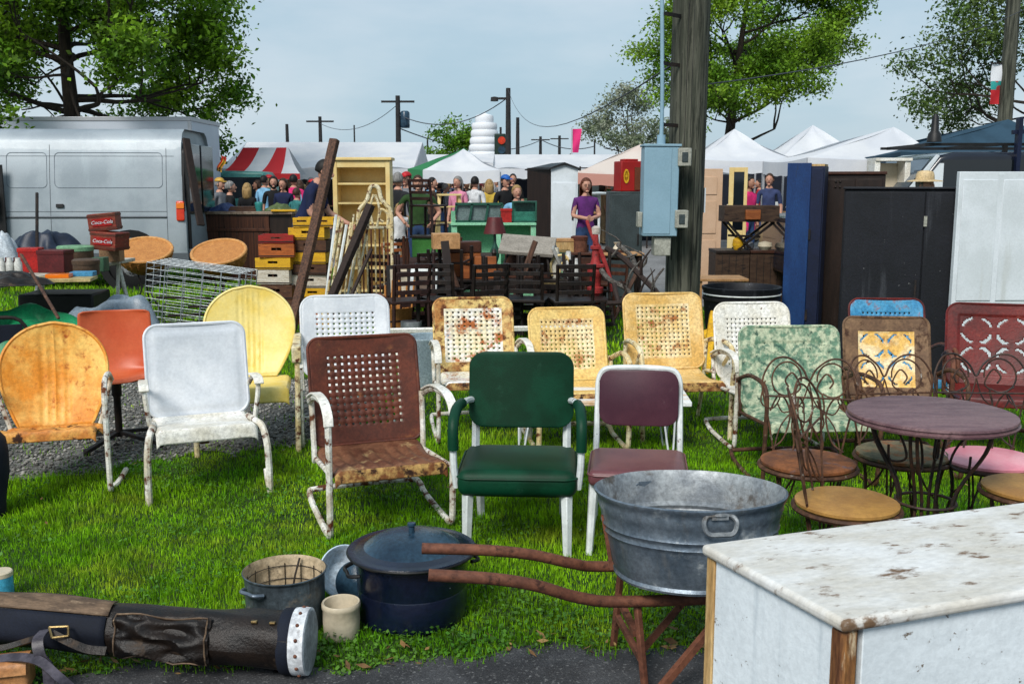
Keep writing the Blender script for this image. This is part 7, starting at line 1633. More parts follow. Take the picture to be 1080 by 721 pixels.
b = MB(); b.add([(-.43, .12, 1.345), (-.43, 1.63, 1.345), (.02, 1.55, H - .075), (.02, .20, H - .075)], [(0, 1, 2, 3)]); b.build('windscreen', M('sky_glass', (.10, .13, .16), None, None, rough=.05, fine=0, bump=0, spec=.8), c)
b = MB(); b.bar((-.44, .02, 1.33), (.06, .05, H - .05), .05, .05); b.build('windscreen_trim', m_white_panel, c)
for x in (-1.0, 2.5):
    b = MB(); b.lathe([(0, -.11), (.3, -.11), (.36, -.08), (.36, .08), (.3, .11), (0, .11)], 26, (x, .1, .36), (R(90), 0, 0)); b.build('wheel', m_rubber, c)
b = MB(); zr = zt(152, Yq)
for y in (.1, 1.6): b.bar((-.1, y, zr), (3.2, y, zr), .035, .035)
for x in (0, .8, 2.0, 3.1): b.bar((x, .1, zr), (x, 1.6, zr), .04, .04)
for x in (.9, 2.6, 3.1): b.bar((x, .1, 1.28 if x > 1.4 else H), (x, .1, zr), .05, .05)
b.build('roof_rack', m_black, c)
b = MB(); b.bar((1.0, -.02, H - .3), (1.0, -.02, zr + .32), .09, .05); b.bar((.92, -.02, zr + .14), (1.25, -.02, zr + .16), .05); b.build('rack_clamp', m_door_navy, c)
b = MB(); b.lathe([(0, 0), (.09, 0), (.075, .1), (.05, .13), (.04, .3), (.02, .34), (0, .34)], 12); tag(put(b.build('black_finial', m_black), (wx(988, Yq, 2), Yq + .1, zr + .03)), 'black post cap standing on the front of the pickup rack', 'post')
# ================================================================== tents
def tent(label, px0, px1, pyval, pypeak, Y, mat, d=None, pk=None, legs=True, vh=.28, name='canopy_tent', group='market canopy tents', curve=.82):
    x0, x1 = wx(px0, Y, 2.1), wx(px1, Y, 2.1); w = x1 - x0; d = d or w; zv = zt(pyval, Y); 
    c = thing(name, label, 'tent', ((x0 + x1) / 2, Y, 0), 0, group)
    zp = zt(pypeak, Y + d / 2); px_ = 0 if pk is None else wx(pk, Y + d / 2, 2.5) - (x0 + x1) / 2
    b = MB(); N_ = 10; ring = []
    def lv(t):   # t 0 at eave, 1 at peak : sagging fabric
        return zv + vh * 0 + (zp - zv) * (t ** (1 / curve))
    co = [(-w/2, 0), (w/2, 0), (w/2, d), (-w/2, d)]
    for s_ in range(4):
        a, e = co[s_], co[(s_ + 1) % 4]
        def fn(u, v, a=a, e=e):
            x = a[0] + (e[0] - a[0]) * u; y = a[1] + (e[1] - a[1]) * u
            sag = -.05 * math.sin(math.pi * u) * (1 - v)
            return (x + (px_ - x) * v, y + (d / 2 - y) * v, lv(v) + sag - .10 * math.sin(math.pi * u) * math.sin(math.pi * v) * .5 + .035 * math.sin(9 * u + 5 * v + s_) * math.sin(math.pi * v))
        b.grid(fn, 14, 10)
    b.build('canopy', mat, c, sharp=30)
    b = MB()
    for s_ in range(4):
        a, e = co[s_], co[(s_ + 1) % 4]
        def fn(u, v, a=a, e=e):
            x = a[0] + (e[0] - a[0]) * u; y = a[1] + (e[1] - a[1]) * u
            return (x, y, zv - .05 * math.sin(math.pi * u) - vh * v + .012 * math.sin(u * 31) * v)
        b.grid(fn, 16, 2)
    b.build('valance', mat, c)
    if legs:
        for x, y in co: b = MB(); b.bar((x * .985, y + (.03 if y == 0 else -.03), 0), (x * .985, y + (.03 if y == 0 else -.03), zv - .02), .045); b.build('leg', m_tent_pole, c)
    return c
tent('white peaked canopy tent just behind the utility pole', 738, 838, 168, 136, 24.0, m_tent_w, d=3.0)
tent('white peaked canopy tent between two other white ones', 826, 922, 164, 132, 25.5, m_tent_w, d=3.0)
tent('wide white canopy tent above the dark cabinets', 852, 1008, 166, 134, 19.0, m_tent_w, d=3.4, pk=942)
tent('teal blue canopy tent behind the pickup truck', 950, 1160, 160, 126, 17.5, m_tent_t, d=3.6, pk=1062)
tent('small white canopy tent in front of the swirl', 446, 527, 179, 157, 24.5, m_tent_w, d=2.2)
tent('green canopy tent peeping out behind the small white one', 430, 505, 178, 156, 27.0, m_tent_g, d=2.4, pk=490)
tent('salmon and white canopy tent behind the slate locker', 606, 720, 182, 152, 25.0, m_tent_s, d=3.0, pk=676).children[0].data.materials.__setitem__(0, M('cream_tent_fabric', (.78, .70, .64), (.74, .62, .56), None, scale=.8, rough=.8, fine=.05, bump=0, trans=.3))
def marquee(label, px0, px1, pyv, pyr, Y, d, mat, vh=.35):
    x0, x1 = wx(px0, Y, 2.2), wx(px1, Y, 2.2); w = x1 - x0; zv, zr_ = zt(pyv, Y), zt(pyr, Y + d / 2)
    c = thing('marquee', label, 'tent', ((x0 + x1) / 2, Y, 0), 0, 'long market marquees')
    b = MB()
    def fn(u, v): return (-w/2 + w * u, d / 2 * v, zv + (zr_ - zv) * v + .06 * math.sin(u * math.pi * 5) ** 2 * (1 - v) - .12 * math.sin(math.pi * v))
    b.grid(fn, 40, 8)
    def fn2(u, v): return (-w/2 + w * u, d - d / 2 * v, zv + (zr_ - zv) * v)
    b.grid(fn2, 10, 4)
    for s in (-1, 1): b.add([(s * w/2, 0, zv), (s * w/2, d / 2, zr_), (s * w/2, d, zv)], [(0, 1, 2)])
    b.build('canopy', mat, c)
    b = MB(); b.grid(lambda u, v: (-w/2 + w * u, -.004, zv - vh * v + .02 * math.sin(u * 90) * v), 60, 2); b.build('valance', mat, c)
    for k in range(5):
        x = -w/2 + .05 + (w - .1) * k / 4; b = MB(); b.bar((x, .05, 0), (x, .05, zv), .06); b.build('leg', m_tent_pole, c)
    return c
marquee('long white marquee roof along the market behind the crowd', 232, 436, 178, 150, 33.0, 7.0, m_tent_w)
marquee('long low white marquee roof between swirl and slate locker', 520, 690, 178, 163, 36.0, 6.0, m_tent_w)
marquee('distant white marquee roof above the dark stall', 390, 520, 172, 163, 44.0, 6.0, m_tent_w)
# red and white striped tent
Yr = 28.0; c = thing('striped_tent', 'red and white striped tent with sloping corner beside the box truck', 'tent', (wx(236, Yr, 2), Yr, 0), 0)
zv, zp = zt(183, Yr), zt(155, Yr + 1.0); 
def sx_(px): return wx(px, Yr, 2.2) - c.location.x
top = [sx_(242), sx_(260), sx_(279), sx_(290), sx_(292)]; bot = [sx_(232), sx_(254), sx_(273), sx_(296), sx_(316)]
for i, (m, nm) in enumerate(((m_tent_r, 'red_stripe'), (m_tent_w, 'white_stripe'), (m_tent_r, 'red_stripe'), (m_tent_w, 'white_stripe'))):
    b = MB(); b.grid(lambda u, v: ((bot[i] + (bot[i + 1] - bot[i]) * u) * (1 - v) + (top[i] + (top[i + 1] - top[i]) * u) * v, v * 1.5, zv + (zp - zv) * v - .1 * math.sin(math.pi * v)), 6, 8); b.build(nm, m, c)
    b = MB(); b.grid(lambda u, v: (bot[i] + (bot[i + 1] - bot[i]) * u, -.003, zv - .16 * v), 4, 1); b.build('valance', m if i % 2 == 0 else m_tent_r, c)
b = MB(); b.add([(top[0], 1.5, zp), (top[-1], 1.5, zp), (top[-1] + .1, 3.4, zv), (bot[0] + .1, 3.4, zv)], [(0, 1, 2, 3)]); b.build('rear_slope', m_tent_w, c)
for px in (233, 315): b = MB(); b.bar((sx_(px), .03, 0), (sx_(px), .03, zv), .06); b.build('leg', m_tent_pole, c)
b = MB(); b.grid(lambda u, v: (.05 * math.sin(6 * v) + .24 * u, .05 * math.sin(9 * u), 0 - .75 * v), 4, 8); o = b.build('stripe_flag', M('black_red_gold_flag', (.5, .05, .03), (.65, .42, .05), (.01, .01, .01), scale=1.6, con=.05, scale3=1.9, pos3=.52, rough=.8, trans=.2)); tag(put(o, (wx(233, 23.9, 2.4), 23.9, zt(164, 23.9)), 0, 0, 18).__setattr__('scale', (.5, .5, .5)) or o, 'black, red and gold flag on the corner of the box truck', 'flag')
# dark stalls in the shadow below the marquees
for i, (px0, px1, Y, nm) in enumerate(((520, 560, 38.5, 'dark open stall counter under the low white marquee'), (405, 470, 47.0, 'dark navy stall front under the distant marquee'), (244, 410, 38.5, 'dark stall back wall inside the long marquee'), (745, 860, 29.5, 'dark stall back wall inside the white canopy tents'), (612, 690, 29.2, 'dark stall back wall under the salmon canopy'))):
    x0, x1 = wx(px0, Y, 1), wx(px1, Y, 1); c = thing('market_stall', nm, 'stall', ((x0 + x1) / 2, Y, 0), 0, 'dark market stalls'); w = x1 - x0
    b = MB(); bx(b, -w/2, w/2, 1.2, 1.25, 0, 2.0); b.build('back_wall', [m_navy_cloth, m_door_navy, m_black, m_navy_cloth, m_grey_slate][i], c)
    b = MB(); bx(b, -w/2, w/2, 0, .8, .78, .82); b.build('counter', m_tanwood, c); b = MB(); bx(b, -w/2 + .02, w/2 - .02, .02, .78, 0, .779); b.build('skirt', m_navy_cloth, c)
    for k in range(int(w / .45)):
        s_ = random.uniform(.12, .3); b = MB(); x = -w/2 + .3 + k * .45
        if k % 2: b.lathe([(0, 0), (s_ * .35, 0), (s_ * .5, s_ * .5), (s_ * .3, s_), (0, s_)], 10, (x, .4, .821))
        else: bx(b, x - s_/2, x + s_/2, .3, .5, .821, .821 + s_)
        o = b.build('ware', random.choice((m_crate_y, m_frame_white, m_tin_red, m_stoneware, m_tin_mint, m_door_blue, m_pinkflag)), c)
# floral hats and wares on racks under the salmon tent
for i in range(14):
    px = 612 + i * 4.6 + random.uniform(-1, 1); s_ = random.uniform(.07, .13); b = MB(); b.lathe([(0, -.03), (s_, -.03), (s_ * 1.1, 0), (s_ * .6, .05), (s_ * .5, .12), (0, .13)], 12)
    mt = random.choice((m_crate_y, m_stoneware, m_tin_mint, m_leaf_mid, m_white_clean, m_lid_blue)); p = atY(px, 186 + random.uniform(-4, 7), 25.6); tag(put(b.build('hanging_hat', mt), p), 'small bright hat hanging in the row under the salmon canopy', 'hat', 'hats hanging under the salmon canopy')
b = MB(); p = atY(612, 180, 25.6); q_ = atY(684, 180, 25.6)
rk = thing('hat_rack', 'dark hat rack with thin rails under the salmon canopy', 'rack', (p.x, 25.62, 0))
for z in (2.02, 1.88, 1.74): b.bar((0, 0, z), (q_.x - p.x, 0, z), .025)
b.build('rail', m_iron, rk)
for x in (0, q_.x - p.x): b = MB(); b.bar((x, .02, 0), (x, .02, 2.06), .04); b.build('post', m_iron, rk)
b = MB(); b.lathe([(.0, 0), (.34, 0), (.36, .03), (.0, .05)], 24); b.lathe([(.02, -1.35), (.03, 0)], 10); p = atY(632, 205, 20.0); tag(put(b.build('cake_stand', m_frame_white), p), 'white round pedestal stand behind the woman in purple', 'stand')
# ================================================================== white swirl sculpture
Ysw = 62.0; c = thing('soft_serve_swirl', 'giant white soft-serve swirl rising above the market roofs', 'sculpture', (wx(511, Ysw, 4), Ysw, 0)); k_ = Ysw / F
z0_ = zt(176, Ysw); zt_ = zt(118, Ysw); b = MB(); b.mi = 0
tiers = 7; Ht = (zt_ - z0_); pr = [(0, z0_), (16.0 * k_, z0_)]
for t in range(tiers):
    r0 = (18.4 - 1.05 * t) * k_ if t < 5 else (13.2 - 3.6 * (t - 5)) * k_; zz = z0_ + Ht * .93 * t / tiers; hh = Ht * .93 / tiers
    pr += [(r0 * .93, zz + .02), (r0 * .985, zz + hh * .2), (r0, zz + hh * .5), (r0 * .985, zz + hh * .8), (r0 * .93, zz + hh)]
pr += [(1.6 * k_, zt_ - .08), (0, zt_)]
b.lathe(pr, 32); b.build('swirl', m_swirl, c)
b = MB(); b.lathe([(0, 0), (1.2, 0), (1.2, z0_ - .01), (0, z0_ - .005)], 20); b.build('base', m_stoneware, c)
# ================================================================== far poles and wires
def pole(label, px, pyt, Y, r=.13, arms=0, transf=False, grp='far utility poles'):
    x = wx(px, Y, 5); H = zt(pyt, Y); c = thing('utility_pole', label, 'utility pole', (x, Y, 0), 0, grp)
    b = MB(); b.lathe([(r * 1.1, 0), (r, H * .5), (r * .8, H), (0, H)], 10); b.build('shaft', m_farpole, c)
    for k in range(arms):
        b = MB(); b.box((0, 0, H - .35 - .9 * k), (2.0 - .4 * k, .10, .12)); b.build('cross_arm', m_farpole, c)
    if transf: b = MB(); b.lathe([(0, 0), (.26, 0), (.28, .1), (.28, .9), (.2, 1.0), (0, 1.02)], 14, (.42, 0, H - 1.9)); b.build('transformer', m_lid_blue, c)
    return Vector((x, Y, H))
P1 = pole('far pole with a grey transformer drum near its top', 420, 101, 62, .17, 1, True)
P2 = pole('far pole with one cross arm above the striped marquee', 338, 123, 75, .15, 1)
P3 = pole('short far pole without arms beside the cross-armed one', 303, 131, 75, .14)
P4 = pole('tallest bare far pole next to the white swirl', 536, 93, 58, .16)
P5 = pole('leaning-looking bare far pole just beside the tallest one', 546, 124, 70, .14)
P6 = pole('small far pole with cross arm beyond the low marquee', 570, 144, 110, .18, 1)
P7 = pole('small far pole with cross arm nearest the pink flag', 590, 143, 112, .18, 1)
P8 = pole('thin distant pole above the green canopy tent', 451, 146, 100, .10)
P9 = pole('thin distant pole beyond the pink flag', 627, 148, 105, .10)
P10 = pole('thin distant pole above the end of the long marquee', 374, 132, 90, .08)
P11 = pole('thin distant mast close behind the utility pole', 661, 112, 120, .08)
def wire(label, a, q_, sag, r=.022):
    b = MB(); b.tube([a.lerp(q_, t) - Vector((0, 0, sag * 4 * t * (1 - t))) for t in np.linspace(0, 1, 18)], r, 5); o = b.build('power_line', m_cable); tag(o, label, 'power line', 'power lines across the sky')
PU = Vector((xP, YP, 0)); far_r = atY(1120, -2, 30.0)
wire('power line sagging from the tallest far pole to the big utility pole', Vector((P4.x, P4.y, P4.z - .1)), atY(722, 60, YP), 1.2, .009)
wire('power line rising across the sky behind the pole tree', atY(722, 92, YP + .1), atY(1130, -18, 26), .35, .007)
wire('power line from the swirl top side to the tallest far pole', Vector((P4.x, P4.y, P4.z - .5)), Vector((P1.x, P1.y, P1.z - 1.1)), 1.0, .03)
wire('lower power line between transformer pole and far poles', Vector((P1.x, P1.y, P1.z - 1.9)), Vector((P6.x, P6.y, P6.z - .4)), 1.2, .04)
wire('distant power line between the two small cross-armed poles', Vector((P6.x, P6.y, P6.z - .3)), Vector((P9.x, P9.y, P9.z - .6)), .6, .05)
wire('power line from transformer pole across to the cross-armed pole', Vector((P1.x, P1.y, P1.z - .5)), Vector((P2.x, P2.y, P2.z - .5)), .9, .02)
b = MB(); p = atY(528, 104, 58); b.box((0, 0, 0), (.6, .14, .12)); b.lathe([(0, -.12), (.22, -.1), (.2, .12), (0, .16)], 12, (-.35, 0, -.05)); b.bar((0, 0, .0), (P4.x - p.x, P4.y - p.y, .0), .05); tag(put(b.build('street_lamp_head', m_farpole), p), 'small lamp head on the arm of the tallest far pole', 'lamp')
# flags
Yf = 40; c = thing('feather_flag', 'bright pink feather flag on a thin mast above the market', 'flag', (wx(603, Yf, 3), Yf, 0)); zf0, zf1 = zt(161, Yf), zt(136, Yf)
b = MB(); b.bar((0, 0, 0), (0, 0, zf1 + .05), .05); b.build('mast', m_tent_pole, c)
b = MB(); b.grid(lambda u, v: (.03 + .36 * u * (1 - .35 * v), .05 * math.sin(5 * v + 3 * u), zf1 - (zf1 - zf0) * v), 5, 10); b.build('banner', m_pinkflag, c)
Yf = 46; c = thing('signal_light', 'red-orange and dark green signal hanging beside the white swirl', 'signal', (wx(528, Yf, 3), Yf, 0)); z1_ = zt(141, Yf); z0_ = zt(166, Yf)
b = MB(); bx(b, -.28, .22, 0, .22, z0_, z1_); b.build('housing', mini((.015, .04, .03), 'signal_green'), c, bevel=.04)
b = MB(); b.lathe([(0, 0), (.17, 0), (.17, .05), (0, .06)], 16, (.05, -.002, z1_ - .30), (R(90), 0, 0)); b.build('red_lens', mini((.6, .06, .02), 'signal_red', rough=.3), c); b = MB(); b.lathe([(0, 0), (.17, 0), (.17, .05), (0, .06)], 16, (.05, -.002, z1_ - .72), (R(90), 0, 0)); b.build('green_lens', m_lid_blue, c)
b = MB(); b.bar((0, .25, 0), (0, .25, z1_ + .3), .1); b.build('mast', m_farpole, c)
# pole with coloured banner at right
Yf = 21.0; xf_ = wx(1064, Yf, 4); c = thing('banner_pole', 'weathered wooden pole with a white, red and teal banner', 'pole', (xf_, Yf, 0))
b = MB(); b.lathe([(.15, 0), (.14, 4), (.12, 8), (0, 8.02)], 14); b.build('shaft', m_pole, c)
zb1_, zb0_ = zt(68, Yf), zt(110, Yf)
for i, (m, nm) in enumerate(((m_tent_w, 'white_band'), (M('teal_band', (.03, .30, .28), (.35, .05, .05), None, scale=4, con=.03, rough=.8), 'teal_band'), (m_tent_r, 'red_band'))):
    f0, f1 = ((0, .42), (.42, .64), (.64, 1))[i]; b = MB(); b.grid(lambda u, v: (-.34 + .26 * u, .03 * math.sin(4 * u + 6 * (f0 + (f1 - f0) * v)), zb1_ + (zb0_ - zb1_) * (f0 + (f1 - f0) * v)), 4, 6); b.build(nm, m, c)
b = MB(); b.bar((-.36, 0, zb1_ + .02), (-.05, 0, zb1_ + .02), .03); b.build('arm', m_iron, c)
# ================================================================== trees
def tree(name, label, x, Y, trunk_r, first, height, spread, seed, leafmat, n_leaf, leaf, bias=0.0, cat='tree', depth=5, lean=0.0, clump=.38, up=.35, group=None, droop=0.0, nlimb=5, bare=0.0):
    r_ = random.Random(seed); g_ = np.random.default_rng(seed)
    c = thing(name, label, cat, (x, Y, 0), 0, group)
    tb = MB(); bb = MB(); tips = []
    top = Vector((lean, 0, height * .80))
    tp_ = [Vector((0, 0, -.05)), Vector((lean * .1, .0, first * .5)), Vector((lean * .3 + .05, .05, first)), Vector((lean * .6, -.1, (first + height * .8) / 2)), top]
    tb.tube(tp_, [trunk_r * 1.35, trunk_r * 1.02, trunk_r * .92, trunk_r * .55, trunk_r * .16], 12, sub=5)
    tb.build('trunk', m_bark, c)
    def branch(p, d, L_, r, lev):
        pts = [p]; q_ = p; dd = d.copy()
        for k in range(4):
            dd = (dd + Vector((r_.uniform(-.28, .28), r_.uniform(-.28, .28), r_.uniform(-.16, .22) - droop))).normalized(); q_ = q_ + dd * L_ / 4; pts.append(q_)
        bb.tube(pts, [r, r * .85, r * .7, r * .55, r * .38], 7 if lev < 2 else 5, sub=2)
        if lev >= depth: 
            for k in (2, 3, 4): tips.append((pts[k], L_))
            return
        if lev >= depth - 1: tips.append((pts[3], L_))
        for k in range(r_.choice((2, 3, 3))):
            t = r_.choice((2, 3, 4, 4)); ax = Vector((r_.uniform(-1, 1), r_.uniform(-1, 1), r_.uniform(-.5, .8))).normalized()
            nd = (dd * .75 + ax * .75).normalized(); branch(pts[t], nd, L_ * r_.uniform(.58, .78), r * .55, lev + 1)
    for k in range(nlimb):
        a = 2 * math.pi * k / nlimb + r_.uniform(-.4, .4); t = r_.uniform(0, .75); p0 = tp_[2].lerp(tp_[4], t)
        e = up + .5 * t + r_.uniform(-.15, .2)
        branch(p0, Vector((math.cos(a) + bias, math.sin(a), e)).normalized(), spread * r_.uniform(.42, .58) * (1 - .35 * t), trunk_r * .36 * (1 - .5 * t), 1)
    branch(tp_[4], Vector((0, 0, 1)), spread * .4, trunk_r * .2, 2)
    bb.build('branches', m_bark, c)
    T = np.array([tuple(t[0]) for t in tips]); m = len(T)
    w = g_.uniform(.0 if bare == 0 else -bare, 1, m).clip(0, 1); w /= w.sum()
    idx = g_.choice(m, n_leaf, p=w)
    P = T[idx] + g_.normal(0, clump, (n_leaf, 3)) * np.array([1, 1, .62])
    s = leaf * g_.uniform(.6, 1.3, n_leaf)
    nrm = g_.normal(0, 1, (n_leaf, 3)) + np.array([0, -.2, .9]); nrm /= np.linalg.norm(nrm, axis=1)[:, None]
    u = np.cross(nrm, g_.normal(0, 1, (n_leaf, 3))); u /= np.linalg.norm(u, axis=1)[:, None]; v = np.cross(nrm, u)
    V = np.stack([P - u * s[:, None], P - v * s[:, None] * .55 + nrm * s[:, None] * .12, P + u * s[:, None], P + v * s[:, None] * .55 + nrm * s[:, None] * .12], 1).reshape(-1, 3)
    o = mesh_np('crown', V, np.arange(n_leaf * 4).reshape(-1, 4), leafmat, 4); o.parent = c
    return c
tree('leafy_tree', 'big dense green tree spreading above the silver van', wx(76, 27, 3), 27.0, .26, 2.3, 11.0, 5.6, 12, m_leaf_dark, 90000, .078, bias=-.08, depth=4, clump=.30, up=-.02, nlimb=19, droop=.01)
tree('leafy_tree', 'open spring-green tree standing behind the utility pole', wx(757, 42, 3), 42.0, .24, 3.0, 13.0, 4.9, 24, m_leaf_mid, 62000, .080, bias=.22, depth=4, clump=.32, up=.22, nlimb=15, bare=.25, lean=1.2)
tree('leafy_tree', 'sparse budding tree with bare twigs behind the banner pole', wx(1140, 33, 3), 33.0, .24, 3.0, 11.5, 6.2, 6, m_leaf_dull, 42000, .070, depth=4, clump=.34, up=.15, nlimb=14, bare=.35)
tree('blossom_tree', 'small pale blossoming tree low beyond the salmon canopy', wx(668, 70, 3), 70.0, .22, 2.4, 6.2, 5.2, 31, m_blossom, 9000, .11, depth=4, clump=.36, up=.3, nlimb=6)
tree('leafy_tree', 'small dark green tree half hidden by the white swirl', wx(478, 72, 3), 72.0, .2, 1.2, 4.6, 4.0, 37, m_leaf_dark, 9000, .13, depth=3, clump=.42, up=.3, nlimb=6)
# far hedge line that closes the horizon, broken and uneven
n = 26000; g_ = np.random.default_rng(3)
hx = g_.uniform(-120, 120, n); hh = 2.2 + 1.0 * np.sin(hx * .11) + .8 * np.sin(hx * .37 + 1) + .5 * np.sin(hx * 1.1)
P = np.stack([hx, 118 + g_.normal(0, 1.4, n), np.abs(hh) * g_.uniform(0, 1, n) ** .8], -1); s = g_.uniform(.15, .45, n)
u = g_.normal(0, 1, (n, 3)); u /= np.linalg.norm(u, axis=1)[:, None]; v = np.cross(u, g_.normal(0, 1, (n, 3))); v /= np.linalg.norm(v, axis=1)[:, None]
V = np.stack([P - u * s[:, None], P - v * s[:, None] * .7, P + u * s[:, None], P + v * s[:, None] * .7], 1).reshape(-1, 3)
tag(mesh_np('hedge_line', V, np.arange(n * 4).reshape(-1, 4), m_leaf_dark, 4), 'low dark far-off hedge line closing the horizon', 'hedge', kind='stuff')

# ================================================================== people
SKIN = [M('skin_fair', (.52, .30, .22), (.46, .25, .18), None, rough=.55, fine=.05, bump=0), M('skin_tan', (.40, .22, .15), (.34, .18, .12), None, rough=.55, fine=.05, bump=0)]
def cl(name, c): return M(name, c, tuple(x * .7 for x in c), None, scale=7, rough=.85, fine=.15)
CLO = {k: cl(k + '_cloth', v) for k, v in dict(navy=(.012, .022, .075), charcoal=(.025, .027, .032), black=(.010, .010, .012), green=(.035, .085, .022), purple=(.13, .028, .17), pink=(.70, .035, .20), ltpink=(.68, .28, .40), ltblue=(.26, .50, .70), white=(.66, .67, .68), grey=(.22, .23, .25), red=(.42, .03, .03), jeans=(.035, .075, .17), khaki=(.30, .22, .13), plaid=(.05, .07, .16), brown=(.12, .07, .045), teal=(.05, .22, .22), yellow=(.62, .44, .08)).items()}
HAIR = {k: M(k + '_hair', v, tuple(x * .55 for x in v), None, scale=30, rough=.6, fine=.3, stretch=(2, 2, .4)) for k, v in dict(dark=(.014, .010, .008), brown=(.07, .035, .018), grey=(.30, .29, .28), blond=(.42, .28, .12), red=(.16, .05, .022)).items()}
m_shoe = mini((.03, .025, .025), 'shoe_leather'); m_eye = mini((.02, .015, .012), 'eye_dark'); m_lip = mini((.35, .09, .08), 'lip')
def person(label, x, Y, h=1.70, rz=0, shirt='navy', legs='jeans', skin=0, hair='dark', style='short', hat=None, pose='stand', lean=0.0, wide=1.0, group='shoppers in the market crowd', glasses=False, fem=False, child=False):
    """one skinned body; facing -y before rz (rz=180 shows the back)"""
    k = h / 1.75
    c = thing('person', label, 'person', (x, Y, 0), rz, group)
    A = {'stand': ((.235, .03, 1.13), (.245, -.05, .88)), 'hips': ((.30, .05, 1.16), (.20, -.10, 1.02)), 'reach': ((.24, -.16, 1.18), (.20, -.42, 1.16)), 'fold': ((.25, -.02, 1.15), (.07, -.24, 1.12)), 'carry': ((.24, -.02, 1.12), (.19, -.28, 1.05))}[pose]
    sh = .185 * wide if not fem else .165 * wide
    J = [((0, 0, .95), .135 * wide, .115), ((0, .005, 1.08), .135 * wide, .105), ((0, -.005, 1.24), .145 * wide, .11), ((0, .01, 1.38), .135, .095), ((0, .015, 1.47), .062, .062), ((0, .0, 1.545), .056, .06)]
    E = [(0, 1), (1, 2), (2, 3), (3, 4), (4, 5)]; V = [j[0] for j in J]; Rr = [j[1:] for j in J]
    def add(p, r, par): V.append(p); Rr.append((r, r)); E.append((par, len(V) - 1)); return len(V) - 1
    hands = []
    for s in (-1, 1):
        a = add((s * sh, .01, 1.405), .062, 3); el = Vector(A[0]); wr = Vector(A[1])
        if pose == 'reach' and s < 0: el, wr = Vector((.25, -.10, 1.15)), Vector((.22, -.34, 1.10))
        sc_ = sh / .185
        a = add((s * el.x * sc_, el.y, el.z), .043, a); a = add((s * wr.x * sc_, wr.y, wr.z), .030, a)
        dv = (Vector((s * wr.x, wr.y, wr.z)) - Vector((s * el.x, el.y, el.z))).normalized(); hp = Vector((s * wr.x * sc_, wr.y, wr.z)); ph = hp + dv * .07
        add(tuple(ph), .034, a); hands.append((ph, dv, s))
        l = add((s * .095, 0, .88), .092 * wide, 0); l = add((s * .105, -.015, .50), .062, l); l = add((s * .108, .015, .10), .044, l); add((s * .115, -.13, .045), .040, l)
    me = bpy.data.meshes.new('body'); me.from_pydata([Vector(v) for v in V], E, []); o = bpy.data.objects.new('body', me); COL.objects.link(o)
    sk = o.modifiers.new('skin', 'SKIN'); sk.use_smooth_shade = True
    if not me.skin_vertices: me.attributes  # layer is made by the modifier
    for i, sv in enumerate(me.skin_vertices[0].data): sv.radius = Rr[i]; sv.use_root = (i == 0)
    sb = o.modifiers.new('sub', 'SUBSURF'); sb.levels = 2; sb.render_levels = 2
    bpy.context.view_layer.update()
    m2 = bpy.data.meshes.new_from_object(o.evaluated_get(bpy.context.evaluated_depsgraph_get())); bpy.data.objects.remove(o)
    b = MB(); b.v = [tuple(v.co) for v in m2.vertices]; b.f = [tuple(p.vertices) for p in m2.polygons]; b.sm = [True] * len(b.f)
    b.m = []
    for p in m2.polygons:
        q_ = p.center; dW = min((Vector(q_) - hd[0]).length for hd in hands)
        if q_.z > 1.475: mi = 0
        elif q_.z < .085: mi = 3
        elif q_.z < .965 and abs(q_.x) < .2 and dW > .13: mi = 2
        elif dW < (.36 if style != 'jacket' else .10) and (abs(q_.x) > sh * 1.02 or q_.y < -.14): mi = 0
        else: mi = 1
        b.m.append(mi)
    bpy.data.meshes.remove(m2)
    # head with brow, nose, ears and chin in the same mesh
    b.mi = 0
    hv = Vector((0, -.015, 1.645)); n0_ = len(b.v)
    b.ball(hv, (.077, .098, .118), 16, 12)
    for i in range(n0_, len(b.v)):
        p = Vector(b.v[i]) - hv
        if p.y < 0 and p.z < 0: p.x *= 1 - .28 * (-p.z / .118) ** 1.5
        if p.y > 0 and p.z < -.03: p.y *= .75
        b.v[i] = tuple(hv + p)
    b.ball(hv + Vector((0, -.102, -.015)), (.014, .022, .026), 8, 6); b.ball(hv + Vector((0, -.083, -.092)), (.03, .022, .022), 8, 6)
    for s in (-1, 1): b.ball(hv + Vector((s * .079, .008, -.005)), (.012, .022, .032), 8, 6)
    for ph, dv, s in hands:
        side = dv.cross(Vector((s, 0, 0))); side = side.normalized() if side.length > .1 else Vector((0, -1, 0))
        inn = dv.cross(side).normalized()
        for f_, (o_, l_) in enumerate(((-.027, .068), (-.009, .078), (.009, .074), (.026, .058))):
            p0 = ph + dv * .015 + side * o_; p1 = p0 + dv * l_ * .5 + inn * .006; p2 = p1 + dv * l_ * .45 + inn * .022
            b.tube([p0, p1, p2], [.0095, .0088, .0072], 6)
        p0 = ph + side * -.03 - dv * .015; b.tube([p0, p0 + dv * .03 - side * .022, p0 + dv * .058 - side * .024 + inn * .012], [.011, .0095, .0078], 6)
    for s in (-1, 1):
        b.mi = 4; b.ball(hv + Vector((s * .030, -.088, .008)), (.0085, .008, .006), 8, 6)
    b.mi = 5; b.ball(hv + Vector((0, -.093, -.058)), (.024, .008, .007), 8, 5)
    if lean:
        rot = Matrix.Rotation(R(lean), 3, 'X')
        piv = Vector((0, 0, .95))
        def ln(p):
            p = Vector(p); t = min(1, max(0, (p.z - .92) / .15)) if abs(p.x) < .4 else 0
            return p.lerp(rot @ (p - piv) + piv, t)
        b.v = [tuple(ln(p)) for p in b.v]
    b.v = [(p[0] * k, p[1] * k, p[2] * k) for p in b.v]
    o = b.build('person_body', [SKIN[skin], CLO[shirt], CLO[legs], m_shoe, m_eye, m_lip], c)
    hb = MB(); hr = Vector((0, .004, 1.660))
